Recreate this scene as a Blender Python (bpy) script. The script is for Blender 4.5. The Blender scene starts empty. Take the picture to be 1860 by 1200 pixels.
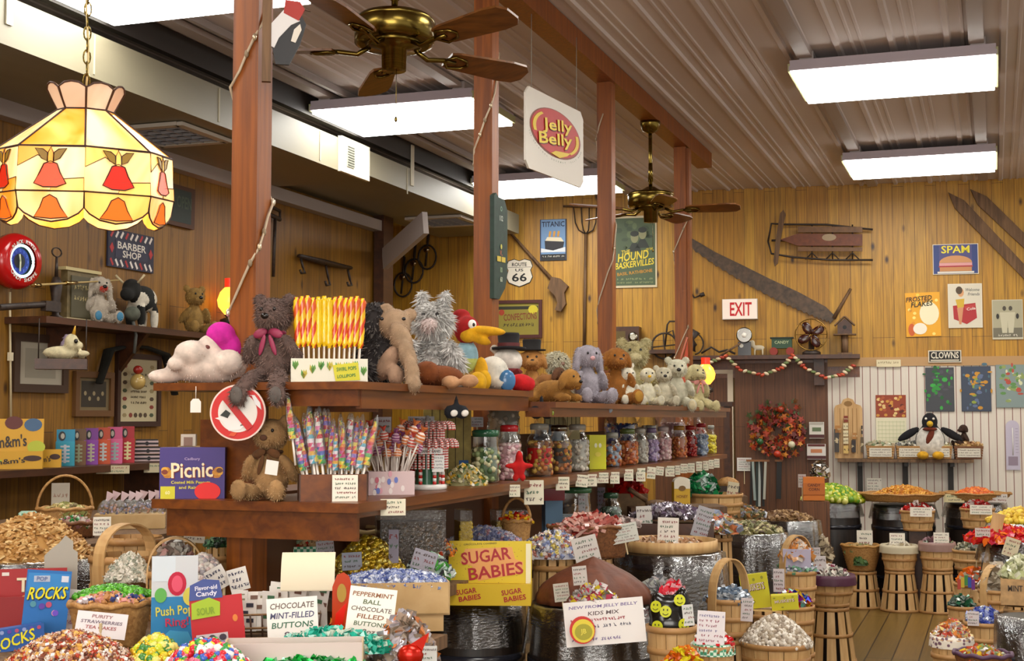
import bpy, math, random
from mathutils import Matrix, Vector, Euler, noise
PI = math.pi
SC = bpy.context.scene
COL = SC.collection
# ---------------------------------------------------------------- camera
F = 2500.0                                   # focal length in pixels of the 1860 wide frame
PIT = math.atan(159 / F); PSI = math.atan(877 * math.cos(PIT) / F)
_c, _s = math.cos(PIT), math.sin(PIT)
fw0 = Vector((-math.sin(PSI), math.cos(PSI), 0)); RT = Vector((math.cos(PSI), math.sin(PSI), 0))
FW = fw0 * _c + Vector((0, 0, _s)); UP = -fw0 * _s + Vector((0, 0, _c)); CP = Vector((0, 0, 1.6))
cam = bpy.data.cameras.new('camera'); cam.lens = F * 36 / 1860; cam.sensor_width = 36; cam.clip_start = .05
camo = bpy.data.objects.new('camera', cam); COL.objects.link(camo); SC.camera = camo
camo.matrix_world = Matrix(((RT.x, UP.x, -FW.x, CP.x), (RT.y, UP.y, -FW.y, CP.y), (RT.z, UP.z, -FW.z, CP.z), (0, 0, 0, 1)))
# ---------------------------------------------------------------- world (even warm ambient fill, added to lift the whole room) and exposure
w = bpy.data.worlds.new('world'); SC.world = w; w.use_nodes = True
w.node_tree.nodes['Background'].inputs[0].default_value = (1, .93, .84, 1)
w.node_tree.nodes['Background'].inputs[1].default_value = .62
SC.view_settings.view_transform = 'Standard'; SC.view_settings.look = 'None'
SC.view_settings.exposure = 0.3; SC.view_settings.gamma = 1; SC.view_settings.use_curve_mapping = False
FIX_E = 13.0                                  # emission of the fluorescent lenses
# unseen fill lamp added behind the camera to brighten the room
def area(loc, rot, sx, sy, e, col):
    l = bpy.data.lights.new('front_fill_light', 'AREA'); l.shape = 'RECTANGLE'; l.size = sx; l.size_y = sy; l.energy = e; l.color = col
    o = bpy.data.objects.new('front_fill_light', l); COL.objects.link(o); o.location = loc; o.rotation_euler = rot; return o
area((-.5, -3.0, 2.1), (math.radians(82), 0, math.radians(14)), 4.5, 2.0, 190, (1, .95, .88))
# ---------------------------------------------------------------- pixel to place helpers
def ray(x, y): return FW + RT * ((x - 930) / F) - UP * ((y - 600) / F)
def at_d(x, y, d): return CP + ray(x, y) * d
def at_z(x, y, z): r = ray(x, y); return CP + r * ((z - 1.6) / r.z)
def at_x(x, y, X): r = ray(x, y); return CP + r * (X / r.x)
def at_y(x, y, Y): r = ray(x, y); return CP + r * (Y / r.y)
def dep(p): return (Vector(p) - CP).dot(FW)
def face(p): return math.atan2(-p[0], p[1])          # turn local -Y to the viewer's spot
BWN = Vector((-.55, 5.4, 0)).normalized()            # back wall normal-ish helper
BA, BB = Vector((.4, 14.3, 0)), Vector((-5.2, 13.72, 0))
BDIR = (BA - BB).normalized(); BN = Vector((BDIR.y, -BDIR.x, 0))   # BN points into the room
BRZ = math.atan2(BDIR.y, BDIR.x)
def at_bw(x, y, off=0.0):                            # point on the back wall, off metres in front of it
    r = ray(x, y); return CP + r * ((BA + BN * off - CP).dot(BN) / r.dot(BN))
LX = -5.55
def at_lw(x, y, off=0.0): return at_x(x, y, LX + off)
# ---------------------------------------------------------------- materials
def lin(h):
    h = h.lstrip('#'); v = [int(h[i:i + 2], 16) / 255 for i in (0, 2, 4)]
    return tuple((a / 12.92 if a <= .04045 else ((a + .055) / 1.055) ** 2.4) for a in v) + (1,)
MATS = {}
def nt(name):
    m = bpy.data.materials.new(name); m.use_nodes = True; t = m.node_tree
    return m, t, t.nodes['Principled BSDF']
def node(t, ty, **kw):
    n = t.nodes.new(ty)
    for k, v in kw.items():
        if k.startswith('i_'): n.inputs[k[2:].replace('_', ' ')].default_value = v
        elif k.startswith('n_'): n.inputs[int(k[2:])].default_value = v
        else: setattr(n, k, v)
    return n
def mapping(t, scale, coord='Object'):
    tc = node(t, 'ShaderNodeTexCoord'); mp = node(t, 'ShaderNodeMapping'); mp.inputs['Scale'].default_value = scale
    t.links.new(tc.outputs[coord], mp.inputs[0]); return mp.outputs[0]
def mixc(t, fac, a, b, mode='MIX'):
    n = node(t, 'ShaderNodeMix', data_type='RGBA', blend_type=mode)
    for k, v in ((0, fac), (6, a), (7, b)):
        if hasattr(v, 'is_output') or isinstance(v, bpy.types.NodeSocket): t.links.new(v, n.inputs[k])
        else: n.inputs[k].default_value = v
    return n.outputs[2]
def ramp(t, src, stops):
    r = node(t, 'ShaderNodeValToRGB'); t.links.new(src, r.inputs[0]); e = r.color_ramp.elements
    while len(e) < len(stops): e.new(.5)
    for k, (p, c) in enumerate(stops): e[k].position = p; e[k].color = c
    return r.outputs[0]
def grain_mat(name, c1, c2, scale, rough=.5, bump=.1, coord='Object', nscale=3.0, detail=5):
    m, t, b = nt(name); v = mapping(t, scale, coord)
    n = node(t, 'ShaderNodeTexNoise', i_Scale=nscale, i_Detail=detail, i_Distortion=.6); t.links.new(v, n.inputs[0])
    c = ramp(t, n.outputs[0], [(.3, lin(c1)), (.7, lin(c2))]); t.links.new(c, b.inputs['Base Color'])
    b.inputs['Roughness'].default_value = rough
    if bump:
        bp = node(t, 'ShaderNodeBump', i_Strength=bump, i_Distance=.01); t.links.new(n.outputs[0], bp.inputs['Height']); t.links.new(bp.outputs[0], b.inputs['Normal'])
    return m
def board_mat(name, c1, c2, seam, rowh, vert=True, knots=True, rough=.45, bw=2.4, grain=1.0, mort=.0022):
    m, t, b = nt(name); tc = node(t, 'ShaderNodeTexCoord'); sp = node(t, 'ShaderNodeSeparateXYZ'); t.links.new(tc.outputs['Object'], sp.inputs[0])
    cb = node(t, 'ShaderNodeCombineXYZ')
    a, o = (2, 0) if vert else (1, 0)
    t.links.new(sp.outputs[a], cb.inputs[0]); t.links.new(sp.outputs[o], cb.inputs[1])
    br = node(t, 'ShaderNodeTexBrick', i_Scale=1.0, i_Mortar_Size=mort, i_Mortar_Smooth=.4, i_Brick_Width=bw, i_Row_Height=rowh, i_Bias=0.0)
    br.offset = .37; br.offset_frequency = 3
    br.inputs['Color1'].default_value = lin(c1); br.inputs['Color2'].default_value = lin(c2); br.inputs['Mortar'].default_value = lin(seam)
    t.links.new(cb.outputs[0], br.inputs[0])
    mp = node(t, 'ShaderNodeMapping'); mp.inputs['Scale'].default_value = (1.2, 28, 1); t.links.new(cb.outputs[0], mp.inputs[0])
    n = node(t, 'ShaderNodeTexNoise', i_Scale=1.6, i_Detail=6, i_Distortion=.8); t.links.new(mp.outputs[0], n.inputs[0])
    g = ramp(t, n.outputs[0], [(.25, (.52, .5, .46, 1)), (.75, (1.12, 1.1, 1.05, 1))])
    c = mixc(t, grain, br.outputs[0], g, 'MULTIPLY')
    if knots:
        mk = node(t, 'ShaderNodeMapping'); mk.inputs['Scale'].default_value = (2.3, 5.2, 1); t.links.new(cb.outputs[0], mk.inputs[0])
        vo = node(t, 'ShaderNodeTexVoronoi', i_Scale=1.0); vo.inputs['Randomness'].default_value = 1; t.links.new(mk.outputs[0], vo.inputs[0])
        k = ramp(t, vo.outputs[0], [(.04, (1, 1, 1, 1)), (.13, (0, 0, 0, 1))])
        c = mixc(t, k, c, lin('#3a1f08'))
    t.links.new(c, b.inputs['Base Color']); b.inputs['Roughness'].default_value = rough
    bp = node(t, 'ShaderNodeBump', i_Strength=.35, i_Distance=.004, invert=True); t.links.new(br.outputs['Fac'], bp.inputs['Height']); t.links.new(bp.outputs[0], b.inputs['Normal'])
    return m
def clear_mat(name, col, ior=1.4, base=.06, rough=.08, amt=.9):
    m = bpy.data.materials.new(name); m.use_nodes = True; t = m.node_tree; t.nodes.clear()
    o = node(t, 'ShaderNodeOutputMaterial'); mx = node(t, 'ShaderNodeMixShader'); tr = node(t, 'ShaderNodeBsdfTransparent'); gl = node(t, 'ShaderNodeBsdfGlossy')
    tr.inputs[0].default_value = col; gl.inputs['Roughness'].default_value = rough
    lw = node(t, 'ShaderNodeLayerWeight', i_Blend=.35); r = ramp(t, lw.outputs['Facing'], [(0, (base,) * 3 + (1,)), (1, (amt,) * 3 + (1,))])
    nz = node(t, 'ShaderNodeTexNoise', i_Scale=22.0, i_Detail=3.0); bp = node(t, 'ShaderNodeBump', i_Strength=.5 if rough > .1 else .08, i_Distance=.01)
    t.links.new(nz.outputs[0], bp.inputs['Height']); t.links.new(bp.outputs[0], gl.inputs['Normal'])
    t.links.new(r, mx.inputs[0]); t.links.new(tr.outputs[0], mx.inputs[1]); t.links.new(gl.outputs[0], mx.inputs[2]); t.links.new(mx.outputs[0], o.inputs[0])
    return m
def emit_mat(name, col, st, col2=None, nscale=6):
    m, t, b = nt(name); b.inputs['Base Color'].default_value = col; b.inputs['Roughness'].default_value = .25
    b.inputs['Emission Color'].default_value = col; b.inputs['Emission Strength'].default_value = st
    if col2:
        v = mapping(t, (1, 1, .5)); n = node(t, 'ShaderNodeTexNoise', i_Scale=nscale, i_Detail=2, i_Distortion=1.5); t.links.new(v, n.inputs[0])
        c = ramp(t, n.outputs[0], [(.35, col), (.65, col2)]); t.links.new(c, b.inputs['Emission Color']); t.links.new(c, b.inputs['Base Color'])
    return m
def cloth_mat(name, c1, c2, sc, kind='check'):
    m, t, b = nt(name); v = mapping(t, (1, 1, 1))
    if kind == 'check': n = node(t, 'ShaderNodeTexChecker', i_Scale=sc); n.inputs[1].default_value = lin(c1); n.inputs[2].default_value = lin(c2); t.links.new(v, n.inputs[0]); t.links.new(n.outputs[0], b.inputs['Base Color'])
    else:
        n = node(t, 'ShaderNodeTexVoronoi', i_Scale=sc); t.links.new(v, n.inputs[0]); c = ramp(t, n.outputs[0], [(.3, lin(c2)), (.42, lin(c1))]); t.links.new(c, b.inputs['Base Color'])
    b.inputs['Roughness'].default_value = .9; return m
SPECIAL = {
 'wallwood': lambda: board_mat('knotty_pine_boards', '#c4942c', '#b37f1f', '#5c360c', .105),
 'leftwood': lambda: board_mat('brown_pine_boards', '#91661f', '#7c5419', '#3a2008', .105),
 'floorwood': lambda: board_mat('floor_planks', '#7a5c28', '#68501f', '#241606', .17, False, False, .35, 3.2, .7, .006),
 'doorwood': lambda: board_mat('brown_panel', '#6e4322', '#673d1d', '#3c200d', .1, True, False, .5),
 'beadboard': lambda: board_mat('white_beadboard', '#d6cdbf', '#d0c6b8', '#7a4438', .074, True, False, .4, 8, .12, .0042),
 'ceiling': lambda: grain_mat('ribbed_metal_ceiling', '#c0b3ae', '#d3c9c5', (.5, .12, 1), .8, 0, 'Object', 2.2),
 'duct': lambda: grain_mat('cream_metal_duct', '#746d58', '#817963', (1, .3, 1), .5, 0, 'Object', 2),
 'post': lambda: grain_mat('redwood_post', '#6e3605', '#96500c', (14, 14, .7), .42, .08),
 'shelf': lambda: grain_mat('stained_shelf_wood', '#532606', '#78400d', (7, .9, 9), .35, .05),
 'darkwood': lambda: grain_mat('dark_stained_wood', '#331a0c', '#4d2a14', (6, 1, 6), .4, .05),
 'oldwood': lambda: grain_mat('weathered_wood', '#4c3520', '#77583a', (14, 14, 1.2), .7, .1),
 'blade': lambda: grain_mat('fan_blade_wood', '#54300f', '#7a4a1c', (3, 14, 3), .35, .03),
 'bushel': lambda: grain_mat('basket_splint_wood', '#b48a55', '#cda873', (10, 10, 1), .55, .08),
 'hoop': lambda: grain_mat('basket_hoop_wood', '#9a6c3a', '#b58a55', (4, 4, 8), .55, .05),
 'wicker': lambda: grain_mat('woven_wicker', '#8d6130', '#b98c50', (30, 30, 30), .6, .2),
 'wicker_dark': lambda: grain_mat('dark_wicker', '#5b3417', '#84532a', (30, 30, 30), .6, .2),
 'barrel': lambda: grain_mat('dark_barrel_staves', '#17120f', '#2b211b', (16, 16, 1), .38, .1),
 'card': lambda: grain_mat('cardboard_tan', '#b3925f', '#c4a474', (3, 3, 3), .75, .02),
 'iron': lambda: grain_mat('old_iron', '#1d1511', '#3b2a1f', (9, 9, 9), .55, .1),
 'rust': lambda: grain_mat('rusty_saw_steel', '#3a2c20', '#5d4733', (6, 6, 6), .5, .05),
 'choco': lambda: grain_mat('brown_paper_mound', '#532711', '#6b371b', (5, 5, 5), .6, .5),
 'glass': lambda: clear_mat('jar_glass', (.96, .98, .97, 1), base=.07, amt=.75),
 'plastic': lambda: clear_mat('clear_plastic_liner', (.78, .78, .76, 1), base=.16, rough=.16, amt=.75),
 'tub': lambda: clear_mat('clear_tub', (.9, .92, .92, 1), base=.1, rough=.12, amt=.6),
 'lens': lambda: emit_mat('fluorescent_lens', (1, .985, .93, 1), FIX_E),
 'glow_orange': lambda: emit_mat('amber_glass_lit', (1, .33, .03, 1), 3.0),
 'glow_white': lambda: emit_mat('lamp_bulb_glow', (1, .82, .5, 1), 9.0),
 'glow_red': lambda: emit_mat('red_glass_lit', (.9, .03, .01, 1), .8),
 'opal_amber': lambda: emit_mat('amber_opal_glass', (1, .3, .02, 1), .42, (1, .6, .15, 1), 5),
 'opal_cream': lambda: emit_mat('cream_opal_glass', (1, .78, .42, 1), .5, (1, .4, .06, 1), 4),
 'opal_red': lambda: emit_mat('red_art_glass', (.55, .015, .004, 1), .38),
 'opal_coral': lambda: emit_mat('coral_art_glass', (.75, .07, .02, 1), .42),
 'opal_orange': lambda: emit_mat('orange_art_glass', (.9, .14, .01, 1), .45),
 'opal_olive': lambda: emit_mat('olive_art_glass', (.22, .12, .015, 1), .4),
 'opal_tan': lambda: emit_mat('crown_opal_glass', (.62, .4, .26, 1), .25, (.7, .55, .42, 1), 5),
 'neon': lambda: emit_mat('neon_ring', (.55, 1, .95, 1), 2.2),
 'exitface': lambda: emit_mat('exit_sign_face', (.85, .72, .62, 1), .12),
 'gingham': lambda: cloth_mat('green_gingham', '#3f8f6c', '#cfe0cf', 90),
 'print_cloth': lambda: cloth_mat('printed_liner_cloth', '#d9cfc0', '#6a4a58', 45, 'v'),
 'blue_wrap': lambda: cloth_mat('blue_printed_wrap', '#3c4f9c', '#c6cde6', 60, 'v'),
 'mirrorposter': lambda: grain_mat('glossy_sleeve', '#56606a', '#8c98a4', (4, 4, 2), .15, 0, 'Object', 2),
}
def M(key):
    if key in MATS: return MATS[key]
    if key in SPECIAL: m = SPECIAL[key]()
    else:
        c, _, f = key.partition(':'); m, t, b = nt('paint_' + c.strip('#') + ('_' + f if f else ''))
        b.inputs['Base Color'].default_value = lin(c); b.inputs['Roughness'].default_value = .55
        if f == 'g': b.inputs['Roughness'].default_value = .18
        if f == 'm': b.inputs['Metallic'].default_value = 1; b.inputs['Roughness'].default_value = .22
        if f == 'f': b.inputs['Metallic'].default_value = .55; b.inputs['Roughness'].default_value = .22
        if f == 'r': b.inputs['Roughness'].default_value = .95
        if f in ('r', 'w'):       # fur / paint with a slight mottling
            v = mapping(t, (1, 1, 1)); n = node(t, 'ShaderNodeTexNoise', i_Scale=28.0, i_Detail=3); t.links.new(v, n.inputs[0])
            k = lin(c); cc = ramp(t, n.outputs[0], [(.3, tuple(x * .72 for x in k[:3]) + (1,)), (.7, tuple(min(1, x * 1.15) for x in k[:3]) + (1,))]); t.links.new(cc, b.inputs['Base Color'])
    MATS[key] = m; return m
# ---------------------------------------------------------------- mesh builder
FONT = {}
def font_mesh(s):
    if s not in FONT:
        cu = bpy.data.curves.new('t', 'FONT'); cu.body = s; cu.size = 1; cu.align_x = 'CENTER'; cu.align_y = 'CENTER'; cu.offset = .018; cu.resolution_u = 2
        o = bpy.data.objects.new('t', cu); me = bpy.data.meshes.new_from_object(o)
        FONT[s] = ([tuple(v.co) for v in me.vertices], [tuple(p.vertices) for p in me.polygons])
        bpy.data.objects.remove(o); bpy.data.curves.remove(cu); bpy.data.meshes.remove(me)
    return FONT[s]
def rot(rx=0, ry=0, rz=0): return Euler((rx, ry, rz)).to_matrix().to_4x4()
class MB:
    def __init__(s): s.v = []; s.f = []; s.mi = []; s.sm = []; s.m = []
    def mat(s, k):
        if k not in s.m: s.m.append(k)
        return s.m.index(k)
    def add(s, vs, fs, k, smooth=False, T=None):
        b = len(s.v); i = s.mat(k)
        s.v.extend([tuple(T @ Vector(p)) for p in vs] if T is not None else [tuple(p) for p in vs])
        for f in fs: s.f.append(tuple(b + q for q in f)); s.mi.append(i); s.sm.append(smooth)
        return s
    def box(s, c, d, k, T=None, r=None):
        x, y, z = d[0] / 2, d[1] / 2, d[2] / 2
        vs = [(a * x, b * y, e * z) for a in (-1, 1) for b in (-1, 1) for e in (-1, 1)]
        L = Matrix.Translation(c) @ (r if r is not None else Matrix())
        if T is not None: L = T @ L
        return s.add(vs, [(0, 1, 3, 2), (4, 6, 7, 5), (0, 4, 5, 1), (2, 3, 7, 6), (0, 2, 6, 4), (1, 5, 7, 3)], k, False, L)
    def lathe(s, prof, k, n=20, c=(0, 0, 0), sx=1, sy=1, smooth=True, T=None, wob=None, caps=True):
        vs = []
        for j, (r, z) in enumerate(prof):
            for i in range(n):
                a = 2 * PI * i / n; rr = r * (wob(i, j) if wob else 1)
                vs.append((c[0] + rr * sx * math.cos(a), c[1] + rr * sy * math.sin(a), c[2] + z))
        fs = [(j * n + i, j * n + (i + 1) % n, (j + 1) * n + (i + 1) % n, (j + 1) * n + i) for j in range(len(prof) - 1) for i in range(n)]
        s.add(vs, fs, k, smooth, T)
        if caps:
            b = len(s.v) - len(vs); i = s.mat(k)
            for ring, rev in ((0, True), (len(prof) - 1, False)):
                if prof[ring][0] > 1e-4:
                    q = [b + ring * n + t for t in range(n)]; s.f.append(tuple(reversed(q)) if rev else tuple(q)); s.mi.append(i); s.sm.append(False)
        return s
    def cyl(s, p, q, r, k, n=10, r2=None, smooth=True):
        p, q = Vector(p), Vector(q); d = q - p
        T = Matrix.Translation(p) @ d.to_track_quat('Z', 'Y').to_matrix().to_4x4()
        return s.lathe([(r, 0), (r if r2 is None else r2, d.length)], k, n, T=T, smooth=smooth)
    def tube(s, pts, r, k, n=6, closed=False, flat=1.0):
        pts = [Vector(p) for p in pts]; N = len(pts); vs = []
        for i, p in enumerate(pts):
            a = pts[(i - 1) % N] if (closed or i) else p; b = pts[(i + 1) % N] if (closed or i < N - 1) else p
            d = (b - a).normalized(); u = d.cross(Vector((0, 0, 1)))
            if u.length < .1: u = d.cross(Vector((0, 1, 0)))
            u.normalize(); w_ = d.cross(u); rr = r[i] if isinstance(r, (list, tuple)) else r
            for t in range(n): an = 2 * PI * t / n; vs.append(p + u * rr * math.cos(an) + w_ * rr * flat * math.sin(an))
        fs = [(i * n + t, i * n + (t + 1) % n, ((i + 1) % N) * n + (t + 1) % n, ((i + 1) % N) * n + t) for i in range(N if closed else N - 1) for t in range(n)]
        if not closed: fs += [tuple(range(n))[::-1], tuple((N - 1) * n + t for t in range(n))]
        return s.add(vs, fs, k, True)
    def ell(s, c, r, k, n=12, m=8, R=None, T=None):
        vs = [(0, 0, -1)]; 
        for j in range(1, m):
            for i in range(n): a = 2 * PI * i / n; p = PI * j / m; vs.append((math.sin(p) * math.cos(a), math.sin(p) * math.sin(a), -math.cos(p)))
        vs.append((0, 0, 1)); fs = [(0, 1 + (i + 1) % n, 1 + i) for i in range(n)]
        for j in range(m - 2): fs += [(1 + j * n + i, 1 + j * n + (i + 1) % n, 1 + (j + 1) * n + (i + 1) % n, 1 + (j + 1) * n + i) for i in range(n)]
        e = len(vs) - 1; fs += [(e, 1 + (m - 2) * n + i, 1 + (m - 2) * n + (i + 1) % n) for i in range(n)]
        L = Matrix.Translation(c) @ (R if R is not None else Matrix()) @ Matrix.Diagonal((r[0], r[1], r[2], 1))
        if T is not None: L = T @ L
        return s.add(vs, fs, k, True, L)
    def prism(s, poly, y0, y1, k, T=None):                  # outline in the XZ plane, solid from y0 (front) to y1
        n = len(poly); a = sum(poly[i][0] * poly[(i + 1) % n][1] - poly[(i + 1) % n][0] * poly[i][1] for i in range(n))
        if a < 0: poly = list(poly)[::-1]
        vs = [(x, y0, z) for x, z in poly] + [(x, y1, z) for x, z in poly]
        fs = [tuple(range(n)), tuple(reversed(range(n, 2 * n)))] + [(i, n + i, n + (i + 1) % n, (i + 1) % n) for i in range(n)]
        return s.add(vs, fs, k, False, T)
    def disc(s, x, z, rx, rz_, k, y=-.001, n=20, T=None, t=.001): return s.prism([(x + rx * math.cos(2 * PI * i / n), z + rz_ * math.sin(2 * PI * i / n)) for i in range(n)], y, y + t, k, T)
    def rect(s, x, z, w_, h, k, y=-.001, T=None, t=.001, a=0):
        c_, s_ = math.cos(a), math.sin(a)
        return s.prism([(x + u * c_ - v * s_, z + u * s_ + v * c_) for u, v in ((-w_ / 2, -h / 2), (w_ / 2, -h / 2), (w_ / 2, h / 2), (-w_ / 2, h / 2))], y, y + t, k, T)
    def text(s, st, x, z, h, k, y=-.002, w=None, a=0, T=None, shear=0):   # lettering h tall, w wide if given, in the XZ plane facing -Y
        vs, fs = font_mesh(st)
        if not vs: return s
        xs = [p[0] for p in vs]; ys = [p[1] for p in vs]; W = max(xs) - min(xs); H = max(ys) - min(ys); cx, cy = (max(xs) + min(xs)) / 2, (max(ys) + min(ys)) / 2
        sz = h / H; sxx = (w / W) if w else sz; c_, s_ = math.cos(a), math.sin(a); out = []
        for p in vs:
            u, v = (p[0] - cx) * sxx, (p[1] - cy) * sz; u += shear * v; out.append((x + u * c_ - v * s_, y, z + u * s_ + v * c_))
        return s.add(out, fs, k, False, T)
    def scribble(s, x0, x1, z, h, k, y=-.0015, seed=0, T=None):            # a line of small handwriting
        rn = random.Random(seed); x = x0
        while x < x1:
            if rn.random() < .16: x += h * .8; continue
            for _ in range(2): s.rect(x + rn.uniform(0, h * .5), z + rn.uniform(-.1, .1) * h, h * .16, h * rn.uniform(.6, 1), k, y, T, .0005, rn.uniform(-.7, .7))
            s.rect(x + h * .25, z + rn.uniform(-.4, .4) * h, h * .6, h * .15, k, y, T, .0005, rn.uniform(-.3, .3)); x += h * .85
        return s
    def build(s, name, parent=None, label=None, cat=None, group=None, loc=None, rz=None, kind=None):
        me = bpy.data.meshes.new(name); me.from_pydata(s.v, [], s.f)
        for k in s.m: me.materials.append(M(k))
        me.polygons.foreach_set('material_index', s.mi); me.polygons.foreach_set('use_smooth', s.sm); me.update()
        o = bpy.data.objects.new(name, me); COL.objects.link(o)
        if parent: o.parent = parent
        return tag(o, label, cat, group, loc, rz, kind)
def tag(o, label=None, cat=None, group=None, loc=None, rz=None, kind=None):
    if label: o['label'] = label
    if cat: o['category'] = cat
    if group: o['group'] = group
    if kind: o['kind'] = kind
    if loc is not None: o.location = loc
    if rz is not None: o.rotation_euler = rz if isinstance(rz, (tuple, list)) else (0, 0, rz)
    return o
def thing(name, label, cat, loc=(0, 0, 0), rz=0, group=None):
    o = bpy.data.objects.new(name, None); o.empty_display_size = .05; COL.objects.link(o)
    return tag(o, label, cat, group, loc, rz)
def copy_tree(o, parent=None):
    c = o.copy(); COL.objects.link(c); c.parent = parent
    for ch in list(o.children): copy_tree(ch, c)
    return c
def struct(mb, name, loc=None, rz=None): return mb.build(name, loc=loc, rz=rz, kind='structure')
def px(n, d): return n * d / F
rnd = random.Random(7)
# ================================================================ the room
CEIL = 3.95
b = MB(); b.box((-1.2, 6.2, -.05), (13, 18.5, .1), 'floorwood'); fl = struct(b, 'floor')
# ribbed ceiling: profile across X, extruded along Y
b = MB(); prof = []; x = -7.6
while x < 5.4:
    prof += [(x, 0), (x + .085, 0), (x + .095, -.018), (x + .125, -.018), (x + .135, 0), (x + .19, 0), (x + .196, -.007), (x + .21, -.007), (x + .216, 0), (x + .25, 0), (x + .256, -.007), (x + .27, -.007), (x + .276, 0)]; x += .33
n = len(prof); vs = [(p, -3, CEIL + q) for p, q in prof] + [(p, 15.4, CEIL + q) for p, q in prof]
b.add(vs, [(i, i + n, i + n + 1, i + 1) for i in range(n - 1)], 'ceiling'); b.box((-1.2, 6.2, CEIL + .08), (13, 18.5, .1), 'ceiling'); struct(b, 'ceiling')
# back wall: local X runs along the wall, built from a point left of the corner
def wall(name, p, q, h, k, th=.1):
    p, q = Vector(p), Vector(q); d = q - p; L = d.length; b = MB(); b.box((L / 2, th / 2, h / 2), (L, th, h), k)
    return struct(b, name, (p.x, p.y, 0), math.atan2(d.y, d.x))
wall('wall_back', BB - BDIR * 2.0, BA + BDIR * 5.0, CEIL, 'wallwood')
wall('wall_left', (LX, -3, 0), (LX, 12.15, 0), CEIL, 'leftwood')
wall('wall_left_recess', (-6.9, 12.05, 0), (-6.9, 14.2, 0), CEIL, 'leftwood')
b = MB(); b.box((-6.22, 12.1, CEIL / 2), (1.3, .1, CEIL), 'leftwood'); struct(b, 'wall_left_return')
b = MB(); b.box((LX + .07, 11.94, CEIL / 2), (.1, .22, CEIL), 'darkwood'); struct(b, 'trim_1')
# grey white diagonal brace on that corner post
p0, p1 = at_x(706, 464, LX + .2), at_x(762, 414, LX + .75); 
b = MB(); v = p1 - p0; L = v.length + .25; u = v.normalized(); b.box((0, 0, 0), (L, .05, .2), '#a79d98', T=Matrix.Translation((p0 + p1) / 2 + u * .02) @ u.to_track_quat('X', 'Z').to_matrix().to_4x4())
bo = b.build('diagonal_brace', None, 'pale grey diagonal brace board rising from the dark corner post to the duct', 'brace')
# box duct with stepped underside, its ledge trim, hangers and vents
DX = -4.65
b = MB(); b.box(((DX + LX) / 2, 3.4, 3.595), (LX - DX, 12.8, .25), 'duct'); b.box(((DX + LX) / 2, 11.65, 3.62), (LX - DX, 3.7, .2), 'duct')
for y in (5.0, 6.3, 7.6, 9.0, 10.6): b.box((DX + .002, y, 3.6), (.006, .012, .22), '#a39a82')
b.box((DX + .012, 9.55, 3.6), (.03, .5, .27), '#d8d0b8')
for y in (5.6, 8.2, 10.7): b.box((DX + .004, y, 3.75), (.012, .05, .35), '#c9c1ab')
duct = b.build('air_duct', None, 'long cream sheet metal air duct boxed along the side wall under the ceiling', 'duct')
g = MB(); g.box((DX + .03, 9.45, 3.6), (.012, .12, .17), '#8a8a7c'); [g.box((DX + .038, 9.45, 3.53 + .02 * i), (.008, .11, .006), '#5c5c52') for i in range(8)]; g.build('side_grille', duct)
b = MB(); b.box((LX + .05, 4.5, 3.42), (.1, 15, .1), '#9b918d'); struct(b, 'trim_2')
b = MB(); b.box((DX - .03, 4.6, 3.87), (.05, 15.2, .15), '#2a2421'); b.box((DX + .3, 4.6, 3.915), (.03, 15.2, .04), '#9b918d'); struct(b, 'trim_gap_shade')  # near-black strip above the duct paints in the shadow gap; pale strip is trim
def vent(c, lab):
    t = thing('ceiling_vent', lab, 'vent', c); f = MB()
    for s_ in (-1, 1): f.box((s_ * .26, 0, -.012), (.06, .6, .024), '#b8b0a4'); f.box((0, s_ * .28, -.012), (.5, .06, .024), '#b8b0a4')
    f.build('frame', t); g = MB(); g.box((0, 0, .004), (.46, .5, .004), '#15151a')
    for i in range(5): g.box((0, -.2 + .1 * i, -.01), (.46, .012, .02), '#8d8f96', r=rot(.6)); g.box((-.2 + .1 * i, 0, -.012), (.01, .5, .016), '#8d8f96')
    g.build('louver_grille', t)
vent((-5.08, 7.7, 3.465), 'square louvred vent under the duct behind the hanging stained glass lamp')
vent((-5.0, 12.3, 3.515), 'far louvred vent in the duct beside the second post')
# wall mounted white branch duct near the lamp
b = MB(); b.box((0, 0, 0), (.5, 1.5, .3), '#b9b2ae'); b.box((.02, .77, 0), (.54, .06, .36), '#cfc9c2')
b.build('branch_duct', None, 'short pale branch duct behind the stained glass lamp crown', 'duct', loc=(-5.25, 4.9, 3.3))
# beam, posts
XP = -2.388
b = MB(); b.box((XP, 5.2, 3.88), (.13, 13.6, .13), 'post'); struct(b, 'beam_1')
posts = []
for i, (y, lab) in enumerate(((4.118, 'square reddish wooden post rising through the near end of the island shelf'), (6.43, 'square wooden post with the green painted board hung on it'), (8.705, 'square wooden post behind the grey bunny, under the bare beam'), (11.016, 'farthest square wooden post at the end of the beam'))):
    b = MB(); b.box((XP, y, 1.908), (.098, .098, 3.81), 'post')
    if i == 3: b.box((XP + .06, y + .01, 1.9), (.03, .09, 3.8), 'post')
    posts.append(b.build('wooden_post', None, lab, 'post'))
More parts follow.
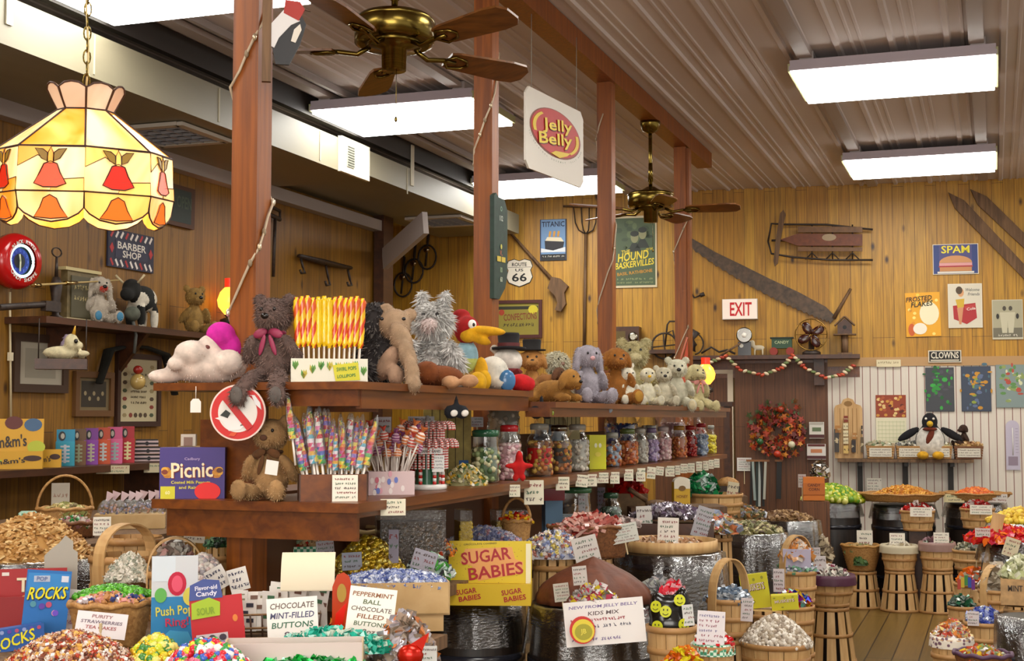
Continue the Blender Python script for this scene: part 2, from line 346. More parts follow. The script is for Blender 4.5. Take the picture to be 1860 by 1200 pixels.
# garland cords twisted round the posts
def garland(y, z0, z1, turns, lab, ph=0):
    b = MB(); P = []; N = int(turns * 14)
    for i in range(N + 1):
        a = 2 * PI * turns * i / N + ph; c_, s_ = math.cos(a), math.sin(a); q = max(abs(c_), abs(s_)); P.append((XP + .056 * c_ / q, y + .056 * s_ / q, z0 + (z1 - z0) * i / N))
    b.tube(P, .005, '#b9a68c', 5); rn = random.Random(int(y * 10))
    for i in range(1, N, 1): 
        if rn.random() < .6: b.ell(P[i], (.009, .009, .014), rn.choice(['#d8cdb8:f', '#c8b79a:f', '#8c7a60']), 6, 4)
    b.build('garland_cord', None, lab, 'garland')
garland(4.118, 1.9, 3.5, 2.1, 'thin silvery garland cord wound round the post beside the brown bear', 3.4)
garland(6.43, 2.3, 3.8, 1.5, 'thin silvery garland cord on the post with the green board', 0)
garland(8.705, 1.9, 3.6, 1.5, 'thin silvery garland cord on the post beside the pitchfork', 1.5)
garland(11.016, 1.9, 3.2, 1.5, 'thin silvery garland cord on the farthest post', 2.5)
# fluorescent ceiling fixtures
def fixture(x, y, lab, vis=True):
    t = thing('fluorescent_light', lab, 'ceiling light', (x, y, 3.8), 0, 'fluorescent ceiling lights'); f = MB()
    f.box((0, 0, .065), (1.25, .88, .045), '#b5aab4'); f.box((0, .44, .035), (1.26, .012, .03), '#b5aab4'); f.box((0, -.44, .035), (1.26, .012, .03), '#b5aab4')
    for s_ in (-1, 1): f.box((s_ * .63, 0, .04), (.014, .89, .05), '#a8a87c')
    for s_ in (-1, 1): f.box((s_ * .52, 0, .115), (.09, .86, .05), '#a39a98')
    f.build('housing', t); g = MB(); g.box((0, 0, .014), (1.23, .86, .04), 'lens'); g.build('lens', t)
XF = (-.57, -4.0)
LABF = {(0, 1): 'fluorescent light fixture above the aisle, the nearer of its pair', (0, 2): 'fluorescent light fixture above the aisle, next to the back wall', (1, 0): 'large overexposed fluorescent light above the stained glass lamp chain',
        (1, 1): 'fluorescent light fixture hanging beyond the first ceiling fan', (1, 2): 'fluorescent light fixture behind the hanging oval bean sign'}
for i, xx in enumerate(XF):
    for j, yy in enumerate((6.0, 9.24, 12.5)):
        fixture(xx, yy, LABF.get((i, j), 'fluorescent light fixture high above the aisle nearest the viewer'))
for xx in XF:
    for yy in (2.8, -.6): fixture(xx, yy, 'fluorescent light fixture over the front of the shop')
for yy in (2.8, 6.0, 9.24, 12.5): fixture(2.85, yy, 'fluorescent light fixture over the next aisle')
b = MB()
for xx in (-.06, -1.1, -3.5, -4.5): b.box((xx, 6.2, 3.915), (.09, 15.6, .035), '#a2958e')
struct(b, 'trim_4')
# back wall lower part: header shelf, door, brown panel, white beadboard
def bx(x0, x1, y0, y1, off0, off1, k, mb, T=None):       # a board on the back wall between pixel columns x0..x1 and rows y0..y1
    a, c = at_bw(x0, y1, off0), at_bw(x1, y0, off0); w_ = (Vector((c.x, c.y, 0)) - Vector((a.x, a.y, 0))).length; h = c.z - a.z
    m = (a + c) / 2; th = off1 - off0; m = m + BN * (th / 2); mb.box((0, 0, 0), (w_, th, h), k, T=Matrix.Translation(m) @ rot(0, 0, BRZ)); return m, w_, h
def bw_obj(x, y, off=.0): p = at_bw(x, y, off); return p
# brown panel wall and door live in their own local frames
def wallpiece(name, x0, x1, y0, ybot_z, off, th, k):
    a, c = at_bw(x0, y0, off), at_bw(x1, y0, off); w_ = (c - a).length; h = a.z - ybot_z; b = MB(); b.box((w_ / 2, -th / 2, h / 2), (w_, th, h), k)
    return struct(b, name, (a.x, a.y, ybot_z), BRZ)
wallpiece('wall_back_panel', 1335, 1503, 660, 0, .0, .06, 'doorwood')
wallpiece('wall_back_beadboard', 1497, 1990, 664, 0, .0, .05, 'beadboard')
wallpiece('door_1', 1190, 1322, 676, 0, .0, .04, 'doorwood')
wallpiece('trim_5', 1322, 1332, 672, .9, .0, .07, '#cdbda4')
wallpiece('trim_6', 1294, 1332, 672, at_bw(1294, 679, .0).z, .0, .07, '#cdbda4')
wallpiece('trim_7', 1503, 1990, 650, at_bw(1500, 666, 0).z, .0, .06, '#b08a5c')
b = MB(); q = at_bw(1243, 646, .3); q2 = at_bw(1562, 646, .3); L = (q2 - q).length
hs = thing('display_ledge', 'dark wooden ledge above the back door carrying small antiques', 'shelf', (q.x, q.y, q.z), BRZ)
b.box((L / 2, .15, -.02), (L, .3, .04), 'darkwood'); b.build('shelf_board', hs)
b = MB(); b.box((L / 2, .27, -.12), (L, .04, .2), 'shelf'); b.box((L * .77, .2, -.16), (.1, .14, .28), 'darkwood'); b.build('apron', hs)
# candy garland draped on the ledge
b = MB(); rn = random.Random(3); pts = [(1243, 690), (1262, 668), (1285, 660), (1318, 646), (1345, 672), (1385, 681), (1420, 668), (1440, 645), (1462, 668), (1500, 686), (1530, 680), (1555, 660)]
P = [at_bw(x_, y_, .34) for x_, y_ in pts]; Q = []
for i in range(len(P) - 1):
    for t in range(5): Q.append(P[i].lerp(P[i + 1], t / 5))
b.tube(Q, .006, '#8d5a3e', 5)
for i, p in enumerate(Q): b.ell(p, (.03, .016, .016), ['#b84b30:g', '#d9c9a8', '#6a7a4a', '#c9b08a', '#a23a2a:g'][i % 5], 6, 4, R=rot(0, rn.uniform(-.6, .6), 0))
b.build('candy_garland', None, 'string of red and white candies draped under the antique ledge', 'garland')
# ================================================================ builders for the stock
def unit(shape):
    if shape == 'ball':
        t = (1 + 5 ** .5) / 2; vs = [(-1, t, 0), (1, t, 0), (-1, -t, 0), (1, -t, 0), (0, -1, t), (0, 1, t), (0, -1, -t), (0, 1, -t), (t, 0, -1), (t, 0, 1), (-t, 0, -1), (-t, 0, 1)]
        return [tuple(c / 1.9 for c in v) for v in vs], [(0, 11, 5), (0, 5, 1), (0, 1, 7), (0, 7, 10), (0, 10, 11), (1, 5, 9), (5, 11, 4), (11, 10, 2), (10, 7, 6), (7, 1, 8), (3, 9, 4), (3, 4, 2), (3, 2, 6), (3, 6, 8), (3, 8, 9), (4, 9, 5), (2, 4, 11), (6, 2, 10), (8, 6, 7), (9, 8, 1)], True
    if shape == 'wrap':      # twisted-end wrapped sweet
        vs = [(x, .5 * y, .5 * z) for x in (-.55, .55) for y, z in ((-1, -1), (1, -1), (1, 1), (-1, 1))] + [(-.75, 0, 0), (.75, 0, 0), (-1.25, .6, .2), (-1.25, -.6, -.2), (1.25, .6, -.2), (1.25, -.6, .2)]
        return vs, [(0, 1, 5, 4), (1, 2, 6, 5), (2, 3, 7, 6), (3, 0, 4, 7), (0, 3, 8), (1, 0, 8), (2, 1, 8), (3, 2, 8), (4, 5, 9), (5, 6, 9), (6, 7, 9), (7, 4, 9), (8, 6 + 4, 11), (9, 12, 13)], False
    if shape == 'bar':
        return [(x * 1.6, y * .45, z * .3) for x in (-1, 1) for y in (-1, 1) for z in (-1, 1)], [(0, 1, 3, 2), (4, 6, 7, 5), (0, 4, 5, 1), (2, 3, 7, 6), (0, 2, 6, 4), (1, 5, 7, 3)], False
    if shape == 'chip':
        vs = [(math.cos(a), math.sin(a), z) for z in (-.25, .25) for a in [2 * PI * i / 6 for i in range(6)]]
        return vs, [(5, 4, 3, 2, 1, 0), (6, 7, 8, 9, 10, 11)] + [(i, (i + 1) % 6, 6 + (i + 1) % 6, 6 + i) for i in range(6)], False
    if shape == 'foil':      # crumpled shard of cellophane
        return [(-1, -.3, 0), (.2, -1, .3), (1, .1, -.2), (.3, 1, .4), (-.7, .8, -.1), (0, 0, .6)], [(0, 1, 5), (1, 2, 5), (2, 3, 5), (3, 4, 5), (4, 0, 5), (0, 4, 3, 2, 1)], False
UN = {}
def heap(label, cat, p, rx, ry, h, ps, n, pal, shape='ball', rz=0, square=False, name='candy_heap', seed=None, group=None, base=None):
    rn = random.Random(seed if seed is not None else int(abs(p[0] * 1000 + p[1] * 777)) % 9973); b = MB()
    if shape not in UN: UN[shape] = unit(shape)
    vs, fs, sm = UN[shape]
    def zz(u, v):
        return h * (1 - min(1, u * u)) ** .5 * (1 - min(1, v * v)) ** .5 if square else h * (1 - min(1, u * u + v * v) ** .9)
    G = 12; gv = []; gf = []                      # the body of the heap
    for i in range(G + 1):
        for j in range(G + 1):
            u, v = -1 + 2 * i / G, -1 + 2 * j / G
            if not square: m = max(abs(u), abs(v)); l = math.hypot(u, v) or 1; u, v = u * m / l, v * m / l
            gv.append((u * rx * .97, v * ry * .97, zz(u, v) - ps * .3))
    for i in range(G):
        for j in range(G): q = i * (G + 1) + j; gf.append((q, q + G + 1, q + G + 2, q + 1))
    b.add(gv, gf, base or pal[0], True)
    for _ in range(n):
        while True:
            u, v = rn.uniform(-1, 1), rn.uniform(-1, 1)
            if square or u * u + v * v < 1: break
        s = ps * rn.uniform(.75, 1.2)
        T = Matrix.Translation((u * rx, v * ry, zz(u, v) + rn.uniform(-.1, .5) * ps)) @ rot(rn.uniform(0, 6) if shape != 'bar' else rn.uniform(-.5, .5), rn.uniform(-.7, .7), rn.uniform(0, 6.3)) @ Matrix.Diagonal((s, s, s, 1))
        b.add(vs, fs, rn.choice(pal), sm, T)
    return b.build(name, None, label, cat, group, p, rz, 'stuff')
def bushel(label, p, rt, rb, h, cat='basket', rz=0, handle=0, liner=None, group=None, slats=14, gap=.05, hk='bushel', name='bushel_basket', inv=False, fill=None, hoops=(.04, .45, .93)):
    """splint basket; inv: upside-down open-slatted stand"""
    t = thing(name, label, cat, p, rz, group); b = MB(); th = .006
    for i in range(slats):
        a0, a1 = 2 * PI * (i + gap / 2) / slats, 2 * PI * (i + 1 - gap / 2) / slats; am = (a0 + a1) / 2; vs = []; K = 4
        for j in range(K + 1):
            f = j / K; r = rb + (rt - rb) * f + (0 if inv else .05 * rt * math.sin(PI * f))
            for a in (a0, am, a1):
                for d in (0, -th): vs.append(((r + d) * math.cos(a), (r + d) * math.sin(a), h * f))
        fs = []
        for j in range(K):
            o = j * 6; q = o + 6
            fs += [(o, o + 2, q + 2, q), (o + 2, o + 4, q + 4, q + 2), (o + 1, q + 1, q + 3, o + 3), (o + 3, q + 3, q + 5, o + 5), (o, q, q + 1, o + 1), (o + 4, o + 5, q + 5, q + 4)]
        b.add(vs, fs, hk)
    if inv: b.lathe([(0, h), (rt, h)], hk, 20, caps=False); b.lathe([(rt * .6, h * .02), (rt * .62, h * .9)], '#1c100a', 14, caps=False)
    else: b.lathe([(0, .01), (rb * .97, .01)], hk, 20, caps=False)
    b.build('slatted_side', t)
    for f in hoops:
        r = rb + (rt - rb) * f + (0 if inv else .05 * rt * math.sin(PI * f)); q = MB(); q.lathe([(r, -.011), (r + .006, -.011), (r + .006, .011), (r, .011)], 'hoop', 28, c=(0, 0, h * f), caps=False); q.build('hoop', t)
    if handle:
        q = MB(); pts = [(-rt * 1.03 * math.cos(PI * i / 16) if 1 else 0, 0, h * .85 + handle * math.sin(PI * i / 16) ** .75) for i in range(17)]
        pts = [(-rt, 0, h * .25)] + pts + [(rt, 0, h * .25)]; vs = []
        for x_, y_, z_ in pts:
            l = math.hypot(x_, z_ - h * .8) or 1; nx, nz = x_ / l * .006, (z_ - h * .8) / l * .006
            if z_ < h * .8: nx, nz = math.copysign(.006, x_), 0
            vs += [(x_, -.024, z_), (x_, .024, z_), (x_ + nx, .024, z_ + nz), (x_ + nx, -.024, z_ + nz)]
        fs = [(i * 4 + k, i * 4 + (k + 1) % 4, (i + 1) * 4 + (k + 1) % 4, (i + 1) * 4 + k) for i in range(len(pts) - 1) for k in range(4)]
        q.add(vs, fs, hk); q.build('handle', t)
    if liner:
        q = MB(); rn = random.Random(int(rt * 1e5)); ph = rn.uniform(0, 6)
        wob = lambda i, j: 1 + (.035 * math.sin(i * 1.9 + ph) if j == 0 else .012 * math.sin(i * 2.3))
        q.lathe([(rt * 1.1, h * .72), (rt * 1.08, h * .95), (rt * 1.03, h + .012), (rt * .9, h - .01)], liner, 40, wob=wob, caps=False); q.build('liner', t)
    if fill: q = MB(); q.lathe([(0, h * .9), (rt * .97, h * .9)], fill, 20, caps=False); q.build('filling', t)
    return t
def wicker(label, p, rx, ry, h, k='wicker', rz=0, handle=0, group=None, flare=.8, name='wicker_basket', hy=False, rim=None):
    t = thing(name, label, 'basket', p, rz, group); b = MB(); N, R = 56, max(5, int(h / .011)); prof = [(0.01, .004), (flare, .004)] + [(flare + (1 - flare) * j / R, h * j / R) for j in range(R + 1)]
    wob = lambda i, j: 1 if j < 2 else 1 + .028 * (1 if (i // 2 + j) % 2 else -1)
    b.lathe(prof, k, N, sx=rx, sy=ry, wob=wob, smooth=True, caps=False)
    b.lathe([(r * .95, z) for r, z in prof], k, N, sx=rx, sy=ry, caps=False); b.build('woven_side', t)
    q = MB(); q.tube([(rx * math.cos(a), ry * math.sin(a), h + .004 * math.sin(a * 9)) for a in [2 * PI * i / 40 for i in range(40)]], .009, rim or k, 6, True); q.build('braided_rim', t)
    if handle:
        q = MB(); q.tube([((0 if hy else -rx * math.cos(PI * i / 18)), (-ry * math.cos(PI * i / 18) if hy else 0), h * .9 + handle * math.sin(PI * i / 18)) for i in range(19)], .007, rim or k, 6); q.build('handle', t)
    return t
def barrel(label, p, r, h, cover=True, rz=0, fall=.22, group=None):
    t = thing('wooden_barrel', label, 'barrel', p, rz, group); b = MB(); n = 48
    pr = [(r * (1 + .13 * math.sin(PI * j / 10)), h * j / 10) for j in range(11)]
    b.lathe(pr, 'barrel', n, wob=lambda i, j: .994 if i % 3 == 0 else 1.0); b.build('staves', t)
    for f in (.06, .24, .76, .94):
        q = MB(); rr = r * (1 + .13 * math.sin(PI * f)) + .003; q.lathe([(rr, -.018), (rr + .004, -.018), (rr + .004, .018), (rr, .018)], '#23232a:g', n, c=(0, 0, h * f), caps=False); q.build('iron_hoop', t)
    if cover:
        q = MB(); rn = random.Random(int(r * 1e4 + h * 77)); ph = [rn.uniform(0, 6) for _ in range(3)]
        wob = lambda i, j: 1 + (.006 + .022 * j / 4) * (math.sin(i * .9 + ph[0]) + math.sin(i * 1.7 + ph[1]))
        nn = 64; q.lathe([(r * 1.0, h + .01), (r * 1.09, h + .004), (r * 1.14, h - fall * .4), (r * 1.17, h - fall * .75), (r * 1.2, h - fall)], 'plastic', nn, wob=wob, caps=False)
        q.build('plastic_cover', t)
    return t
def card(label, p, w_, h, rz=None, tilt=0, roll=0, seed=1, k='#e9e2d2', lines=4, inks=('#5a4a48', '#8a3a3a', '#4a6a50'), words=None, group=None, stake=0, name='price_card', T=.0016):
    """hand-lettered card, base at p"""
    b = MB(); b.box((0, 0, h / 2), (w_, T, h), k); m = w_ * .08; hh = h * .86 / lines; y = -T / 2 - .0008
    for i in range(lines):
        z = h * .93 - hh * (i + .5); ink = inks[(i + seed) % len(inks)]
        if words and i < len(words) and words[i] is not None:
            if words[i]: L = len(words[i]); b.text(words[i], 0, z, hh * .62, ink, y, w=min(w_ * .86, L * hh * .62), shear=.15)
        else: b.scribble(-w_ / 2 + m + (seed * 7 % 3) * m * .5, w_ / 2 - m * (1 + (i * seed) % 4), z, hh * .55, ink, y - .0004, seed * 13 + i)
    if stake: b.box((0, .004, -stake / 2 + .01), (.006, .004, stake), '#cdb98e')
    return b.build(name, None, label, 'price card', group, p, (tilt, roll, face(p) if rz is None else rz) if 1 else None)
def ghost(p, *a): return p
def tex_card(label, x, y, wp, hp, d, **kw): return card(label, at_d(x, y, d), px(wp, d), px(hp, d), **kw)
def jar(label, p, r, h, lid='#8a2a22:g', fill=None, pal=None, fl=.7, group='glass and plastic candy jars on the lower shelf', rz=0, lidh=.02, shape='ball', ps=.014, band=None, neck=.7, tilt=0, body='glass'):
    t = thing('candy_jar', label, 'jar', p, rz, group); b = MB()
    pr = [(r * .9, 0), (r, h * .08), (r, h * .72), (r * .93, h * .82), (r * neck, h * .9), (r * neck, h)]; b.lathe(pr, body, 22, caps=False); b.lathe([(0, .003), (r * .9, .003)], body, 22, caps=False); b.build('jar_body', t)
    q = MB(); q.lathe([(r * neck * 1.08, h - .004), (r * neck * 1.1, h + lidh), (r * neck * .9, h + lidh * 1.25), (0.002, h + lidh * 1.3)], lid, 22); q.build('lid', t)
    if pal:
        rn = random.Random(int(h * 1e5 + p[1] * 1e3)); c = MB(); c.lathe([(r * .86, .006), (r * .92, h * .08), (r * .92, h * fl)], pal[0], 16)
        if shape not in UN: UN[shape] = unit(shape)
        vs, fs, sm = UN[shape]
        for _ in range(130):
            a = rn.uniform(0, 6.3); z = rn.uniform(.01, h * fl); s = ps * rn.uniform(.7, 1.1); rr = r * .9 if rn.random() < .8 else r * rn.uniform(0, .9); z = z if rr > r * .89 else h * fl
            c.add(vs, fs, rn.choice(pal), sm, Matrix.Translation((rr * math.cos(a), rr * math.sin(a), z)) @ rot(rn.uniform(0, 6), rn.uniform(0, 6), 0) @ Matrix.Diagonal((s, s, s, 1)))
        c.build('sweets', t)
    if band: q = MB(); q.lathe([(r * 1.012, h * .25), (r * 1.012, h * .6)], band, 22, caps=False); q.build('label_band', t)
    return t
# ---------------------------------------------------------------- soft toys
def remesh(b, vox):
    me = bpy.data.meshes.new('tmp'); me.from_pydata(b.v, [], b.f); o = bpy.data.objects.new('tmp', me); COL.objects.link(o)
    m = o.modifiers.new('r', 'REMESH'); m.mode = 'VOXEL'; m.voxel_size = vox; m2 = o.modifiers.new('s', 'SMOOTH'); m2.iterations = 4; m2.factor = .6
    dg = bpy.context.evaluated_depsgraph_get(); out = bpy.data.meshes.new_from_object(o.evaluated_get(dg)); bpy.data.objects.remove(o); bpy.data.meshes.remove(me)
    vs = [tuple(v.co) for v in out.vertices]; ns = [tuple(v.normal) for v in out.vertices]; fs = [tuple(p.vertices) for p in out.polygons]; bpy.data.meshes.remove(out); return vs, ns, fs
def soft(name, blobs, col, parent, fur=.008, nf=1500, col2=None, vox=.008, seed=1, paint=None, **kw):
    b = MB()
    for q in blobs: b.ell(q[:3], q[3:6], '#ffffff', 16, 10, R=rot(*q[6]) if len(q) > 6 else None)
    vs, ns, fs = remesh(b, vox); o = MB(); o.add(vs, fs, col, True)
    if paint:
        for i, f in enumerate(fs):
            c = [sum(vs[q][k] for q in f) / len(f) for k in range(3)]; k = paint(*c)
            if k: o.mi[i] = o.mat(k)
    rn = random.Random(seed)
    for _ in range(nf):
        i = rn.randrange(len(vs)); p, n_ = Vector(vs[i]), Vector(ns[i]); t_ = Vector((rn.uniform(-1, 1), rn.uniform(-1, 1), rn.uniform(-1, 1))).cross(n_)
        if t_.length < .05: continue
        t_.normalize(); L = fur * rn.uniform(.6, 1.4); tip = p + n_ * L * .75 + Vector((rn.uniform(-.4, .4), rn.uniform(-.4, .4), -.45)) * L; wd = max(.0012, fur * .16)
        k = col if (not col2 or rn.random() < .5) else col2
        if paint: k = paint(*p) or k
        o.add([p - t_ * wd, p + t_ * wd, tip], [(0, 1, 2)], k)
    return o.build(name, parent, **kw)
def toy(label, p, rz, s, kind='bear', c1='#8a6a5a:r', c2=None, muz=None, fur=.01, nf=1600, cat='stuffed toy', name='teddy_bear', group=None, bow=None, hat=None, lean=0, nose='#140e0c:g', eye='#120c0a:g', ears='round', ft=None, legs=1, feet_droop=0, extra=None, inner=None, headtilt=0, turn=0):
    """sitting soft toy about s tall (base at p, faces -Y); blobs in units of s"""
    if p[1] > 5.6 and p[0] > -2.4 and abs(p[2] - 1.67) < .02: s *= .97
    t = thing(name, label, cat, p, (lean, 0, rz), group); S = lambda L: [tuple(v * s for v in q[:6]) + tuple(q[6:]) for q in L]
    dz = -feet_droop
    body = [(0, 0, .27, .21, .18, .27), (0, -.0, .5, .12, .11, .1)]
    body += [(sx * .16, -.26, .1 + dz * .3, .1, .2, .095, (-.25 if dz == 0 else .5, 0, sx * .25)) for sx in (-1, 1)] if legs else []
    if legs: body += [(sx * .22, -.44, .13 + dz, .1, .06, .125) for sx in (-1, 1)]
    body += [(sx * .24, -.08, .36, .075, .09, .2, (.5, sx * -.45, 0)) for sx in (-1, 1)]
    soft('body', S(body), c1, t, fur * s / .35, nf, c2, .022 * s, 3)
    hd = thing('head_pivot', None, None) if False else None
    H = [(0, -.03, .74, .2, .18, .185)]
    if kind == 'bear': H += [(0, -.18, .69, .1, .09, .08)]
    if kind == 'dog': H += [(0, -.2, .68, .11, .12, .085)]
    if ears == 'round': H += [(sx * .17, 0, .9, .075, .045, .075) for sx in (-1, 1)]
    if ears == 'point': H += [(sx * .12, 0, .95, .05, .04, .11, (0, sx * .25, 0)) for sx in (-1, 1)]
    if ears == 'long': H += [(sx * .2, -.04, .64, .06, .08, .26, (0, sx * -.12, 0)) for sx in (-1, 1)]
    if ears == 'floppy': H += [(sx * .2, -.03, .72, .05, .09, .15, (0, sx * -.3, 0)) for sx in (-1, 1)]
    ho = soft('head', S(H), c1, t, fur * s / .35, int(nf * .7), c2, .018 * s, 5)
    f = MB()
    if nose: f.ell((0, -.275 * s if kind != 'plain' else -.21 * s, .71 * s), (.045 * s, .03 * s, .035 * s), nose, 10, 7)
    f.build('nose', t) if nose else None
    e = MB()
    for sx in (-1, 1): e = MB(); e.ell((sx * .075 * s, -.19 * s, .79 * s), (.02 * s, .015 * s, .022 * s), eye, 8, 6); e.build('eye', t)
    if muz: soft('muzzle', S([(0, -.2, .685, .095, .075, .07)]), muz, t, fur * s / .5, 250, None, .02 * s)
    if ft:
        for sx in (-1, 1): q = MB(); q.ell((sx * .22 * s, -.487 * s, (.13 + dz) * s), (.07 * s, .022 * s, .09 * s), ft, 12, 8); q.build('foot_pad', t)
    if bow:
        q = MB(); q.lathe([(.125 * s, -.02 * s), (.14 * s, 0), (.125 * s, .02 * s)], bow, 20, c=(0, -.01 * s, .545 * s), caps=False)
        for sx in (-1, 1): q.ell((sx * .09 * s, -.17 * s, .53 * s), (.09 * s, .025 * s, .05 * s), bow, 10, 6, R=rot(0, sx * .4, 0)); q.ell((sx * .06 * s, -.19 * s, .4 * s), (.03 * s, .01 * s, .12 * s), bow, 8, 6, R=rot(.1, sx * -.3, 0))
        q.build('ribbon_bow', t)
    if hat: q = MB(); q.lathe([(.24 * s, 0), (.24 * s, .02 * s), (.15 * s, .025 * s), (.16 * s, .17 * s), (.15 * s, .19 * s), (.002, .19 * s)], hat, 22, c=(0, 0, .9 * s)); q.build('hat', t)
    if extra: extra(t, s)
    return t
# ---------------------------------------------------------------- printed cartons
def headerbox(label, p, rz, w_, h, dp, hh, side, art, art2=None, name='candy_carton', tilt=-.12, fill=None, seed=2, group=None, roll=0):
    """open display carton (h tall, dp deep) with an upright printed header hh tall rising from its back"""
    t = thing(name, label, 'box', p, (0, roll, rz), group); b = MB(); th = .003
    b.box((0, 0, th / 2), (w_, dp, th), side); b.box((0, -dp / 2, h * .5), (w_, th, h), side); b.box((0, dp / 2, h * .5), (w_, th, h), side)
    for sx in (-1, 1): b.box((sx * w_ / 2, 0, h / 2), (th, dp, h), side)
    T = Matrix.Translation((0, -dp / 2 - th / 2, 0))
    if art2: art2(b, w_, h, T)
    b.build('tray', t)
    if hh:
        q = MB(); T2 = Matrix.Translation((0, dp / 2 - .006, h * .5)) @ rot(tilt); q.box((0, 0, hh / 2), (w_, th, hh), side, T=T2); art(q, w_, hh, T2 @ Matrix.Translation((0, -th / 2, 0))); q.build('header_card', t)
    if fill: b = MB(); b.box((0, 0, h * .45), (w_ * .97, dp * .95, h * .85), fill); b.build('packets', t)
    return t
# ================================================================ island shelf unit round the posts
TZ, LZ = 1.715, 1.335
isl = thing('island_shelf', 'long two-tier stained wood island shelf built round the row of posts', 'shelf')
def board(name, x0, x1, y0, y1, z, th, k='shelf'): b = MB(); b.box(((x0 + x1) / 2, (y0 + y1) / 2, z - th / 2), (x1 - x0, y1 - y0, th), k); return b.build(name, isl)
XL_, XR = -2.86, -1.87
board('shelf_board', -2.62, XR, 3.9, 4.07, TZ, .025); board('shelf_board', -2.62, -2.437, 4.07, 4.2, TZ, .025); board('shelf_board', -2.339, XR, 4.07, 4.2, TZ, .025)
board('shelf_board', -2.339, XR, 4.2, 5.62, TZ, .025); board('shelf_board', XL_ + .3, -2.437, 4.2, 9.6, TZ, .025)
board('shelf_board', -2.339, XR + .1, 5.62, 9.75, TZ - .045, .025)
board('fascia', -2.30, XR - .02, 3.93, 3.95, TZ - .025, .052); board('fascia', XR - .035, XR - .015, 3.95, 5.6, TZ - .025, .06); board('fascia', XR + .06, XR + .08, 5.62, 9.7, TZ - .07, .04)
board('bracket', XR - .3, XR - .05, 4.13, 4.15, TZ - .025, .07); board('fascia', XR - .03, XR + .08, 5.6, 5.62, TZ - .07, .04)
board('shelf_board', -2.62, XR, 3.9, 4.07, LZ, .03); board('shelf_board', -2.339, XR, 4.07, 10.15, LZ, .03); board('shelf_board', -2.66, -2.437, 4.07, 10.15, LZ, .03)
board('fascia', -2.58, XR - .02, 3.93, 3.95, LZ - .03, .09); board('fascia', XR - .04, XR - .02, 3.95, 9.85, LZ - .03, .018)
board('end_panel', -2.62, -2.44, 4.02, 4.04, TZ - .4, -.0, 'shelf') if False else None
board('upright_panel', -2.53, -2.27, 4.045, 4.066, LZ + .26, .26)
board('upright_panel', -2.395, -2.381, 5.2, 9.6, TZ - .2, .2, 'doorwood'); board('upright_panel', -2.395, -2.381, 4.2, 9.6, LZ - .1, .5, 'doorwood')
# counters under the shelf
def table(lab, x0, x1, y0, y1, z, k='oldwood', name='display_table', leg=.06):
    t = thing(name, lab, 'table', ((x0 + x1) / 2, (y0 + y1) / 2, 0)); b = MB(); b.box((0, 0, z - .02), (x1 - x0, y1 - y0, .04), k); b.build('table_top', t)
    for sx in (-1, 1):
        for sy in (-1, 1): q = MB(); q.box((sx * ((x1 - x0) / 2 - .06), sy * ((y1 - y0) / 2 - .06), (z - .04) / 2), (leg, leg, z - .04), k); q.build('leg', t)
    return t
# ================================================================ signs and antiques on the walls
def on_bw(x0, x1, y0, y1, off=.009): a, c = at_bw(x0, (y0 + y1) / 2, off), at_bw(x1, (y0 + y1) / 2, off); m = at_bw((x0 + x1) / 2, (y0 + y1) / 2, off); return m, (c - a).length, at_bw((x0 + x1) / 2, y0, off).z - at_bw((x0 + x1) / 2, y1, off).z
def on_lw(x0, x1, y0, y1, off=.009): a, c = at_lw(x0, (y0 + y1) / 2, off), at_lw(x1, (y0 + y1) / 2, off); m = at_lw((x0 + x1) / 2, (y0 + y1) / 2, off); return m, (c - a).length, at_lw((x0 + x1) / 2, y0, off).z - at_lw((x0 + x1) / 2, y1, off).z
def sign(name, lab, cat, P, bg, art, left=False, th=.012, ry=0, frame=None, group=None, fw=.03):
    m, w_, h = P; t = None; b = MB(); b.box((0, 0, 0), (w_, th, h), bg); 
    if art: art(b, w_, h, -th / 2)
    r = (0, ry, PI / 2 if left else BRZ)
    if frame:
        t = thing(name, lab, cat, m, 0, group); t.rotation_euler = r; b.build('picture', t); q = MB()
        for s_ in (-1, 1): q.box((s_ * (w_ / 2 + fw / 2), -.006, 0), (fw, .03, h + 2 * fw), frame); q.box((0, -.006, s_ * (h / 2 + fw / 2)), (w_, .03, fw), frame)
        q.build('frame', t); return t
    return b.build(name, None, lab, cat, group, m, r)
BL = '#15130f'
def a_titanic(b, w, h, y):
    b.rect(0, .07 * h, w * .92, h * .84, '#6f93bd', y - .001); b.text('TITANIC', 0, h * .38, h * .13, '#141c3c', y - .003, w=w * .86)
    b.prism([(-.3 * w, -.25 * h), (.35 * w, -.28 * h), (.42 * w, -.05 * h), (-.2 * w, 0), (-.32 * w, -.02 * h)], y - .003, y - .001, '#1d1a22'); b.prism([(-.3 * w, -.02 * h), (.4 * w, -.05 * h), (.3 * w, .05 * h), (-.22 * w, .07 * h)], y - .004, y - .001, '#e3d7b8')
    for i in range(3): b.rect((-.12 + .16 * i) * w, .14 * h, .08 * w, .14 * h, '#d39a3a', y - .004, a=-.15)
    b.prism([(-.46 * w, -.3 * h), (-.46 * w, -.2 * h), (0, -.26 * h), (.46 * w, -.18 * h), (.46 * w, -.3 * h)], y - .005, y - .001, '#d8dce0'); b.rect(0, -.42 * h, w * .92, h * .15, BL, y - .002); b.scribble(-.4 * w, .4 * w, -.4 * h, h * .04, '#cfc9b8', y - .004, 5)
sign('tin_sign', 'blue ship poster sign lettered TITANIC between the pitchfork and the adze', 'sign', on_bw(981, 1029, 398, 473), '#20304f', a_titanic)
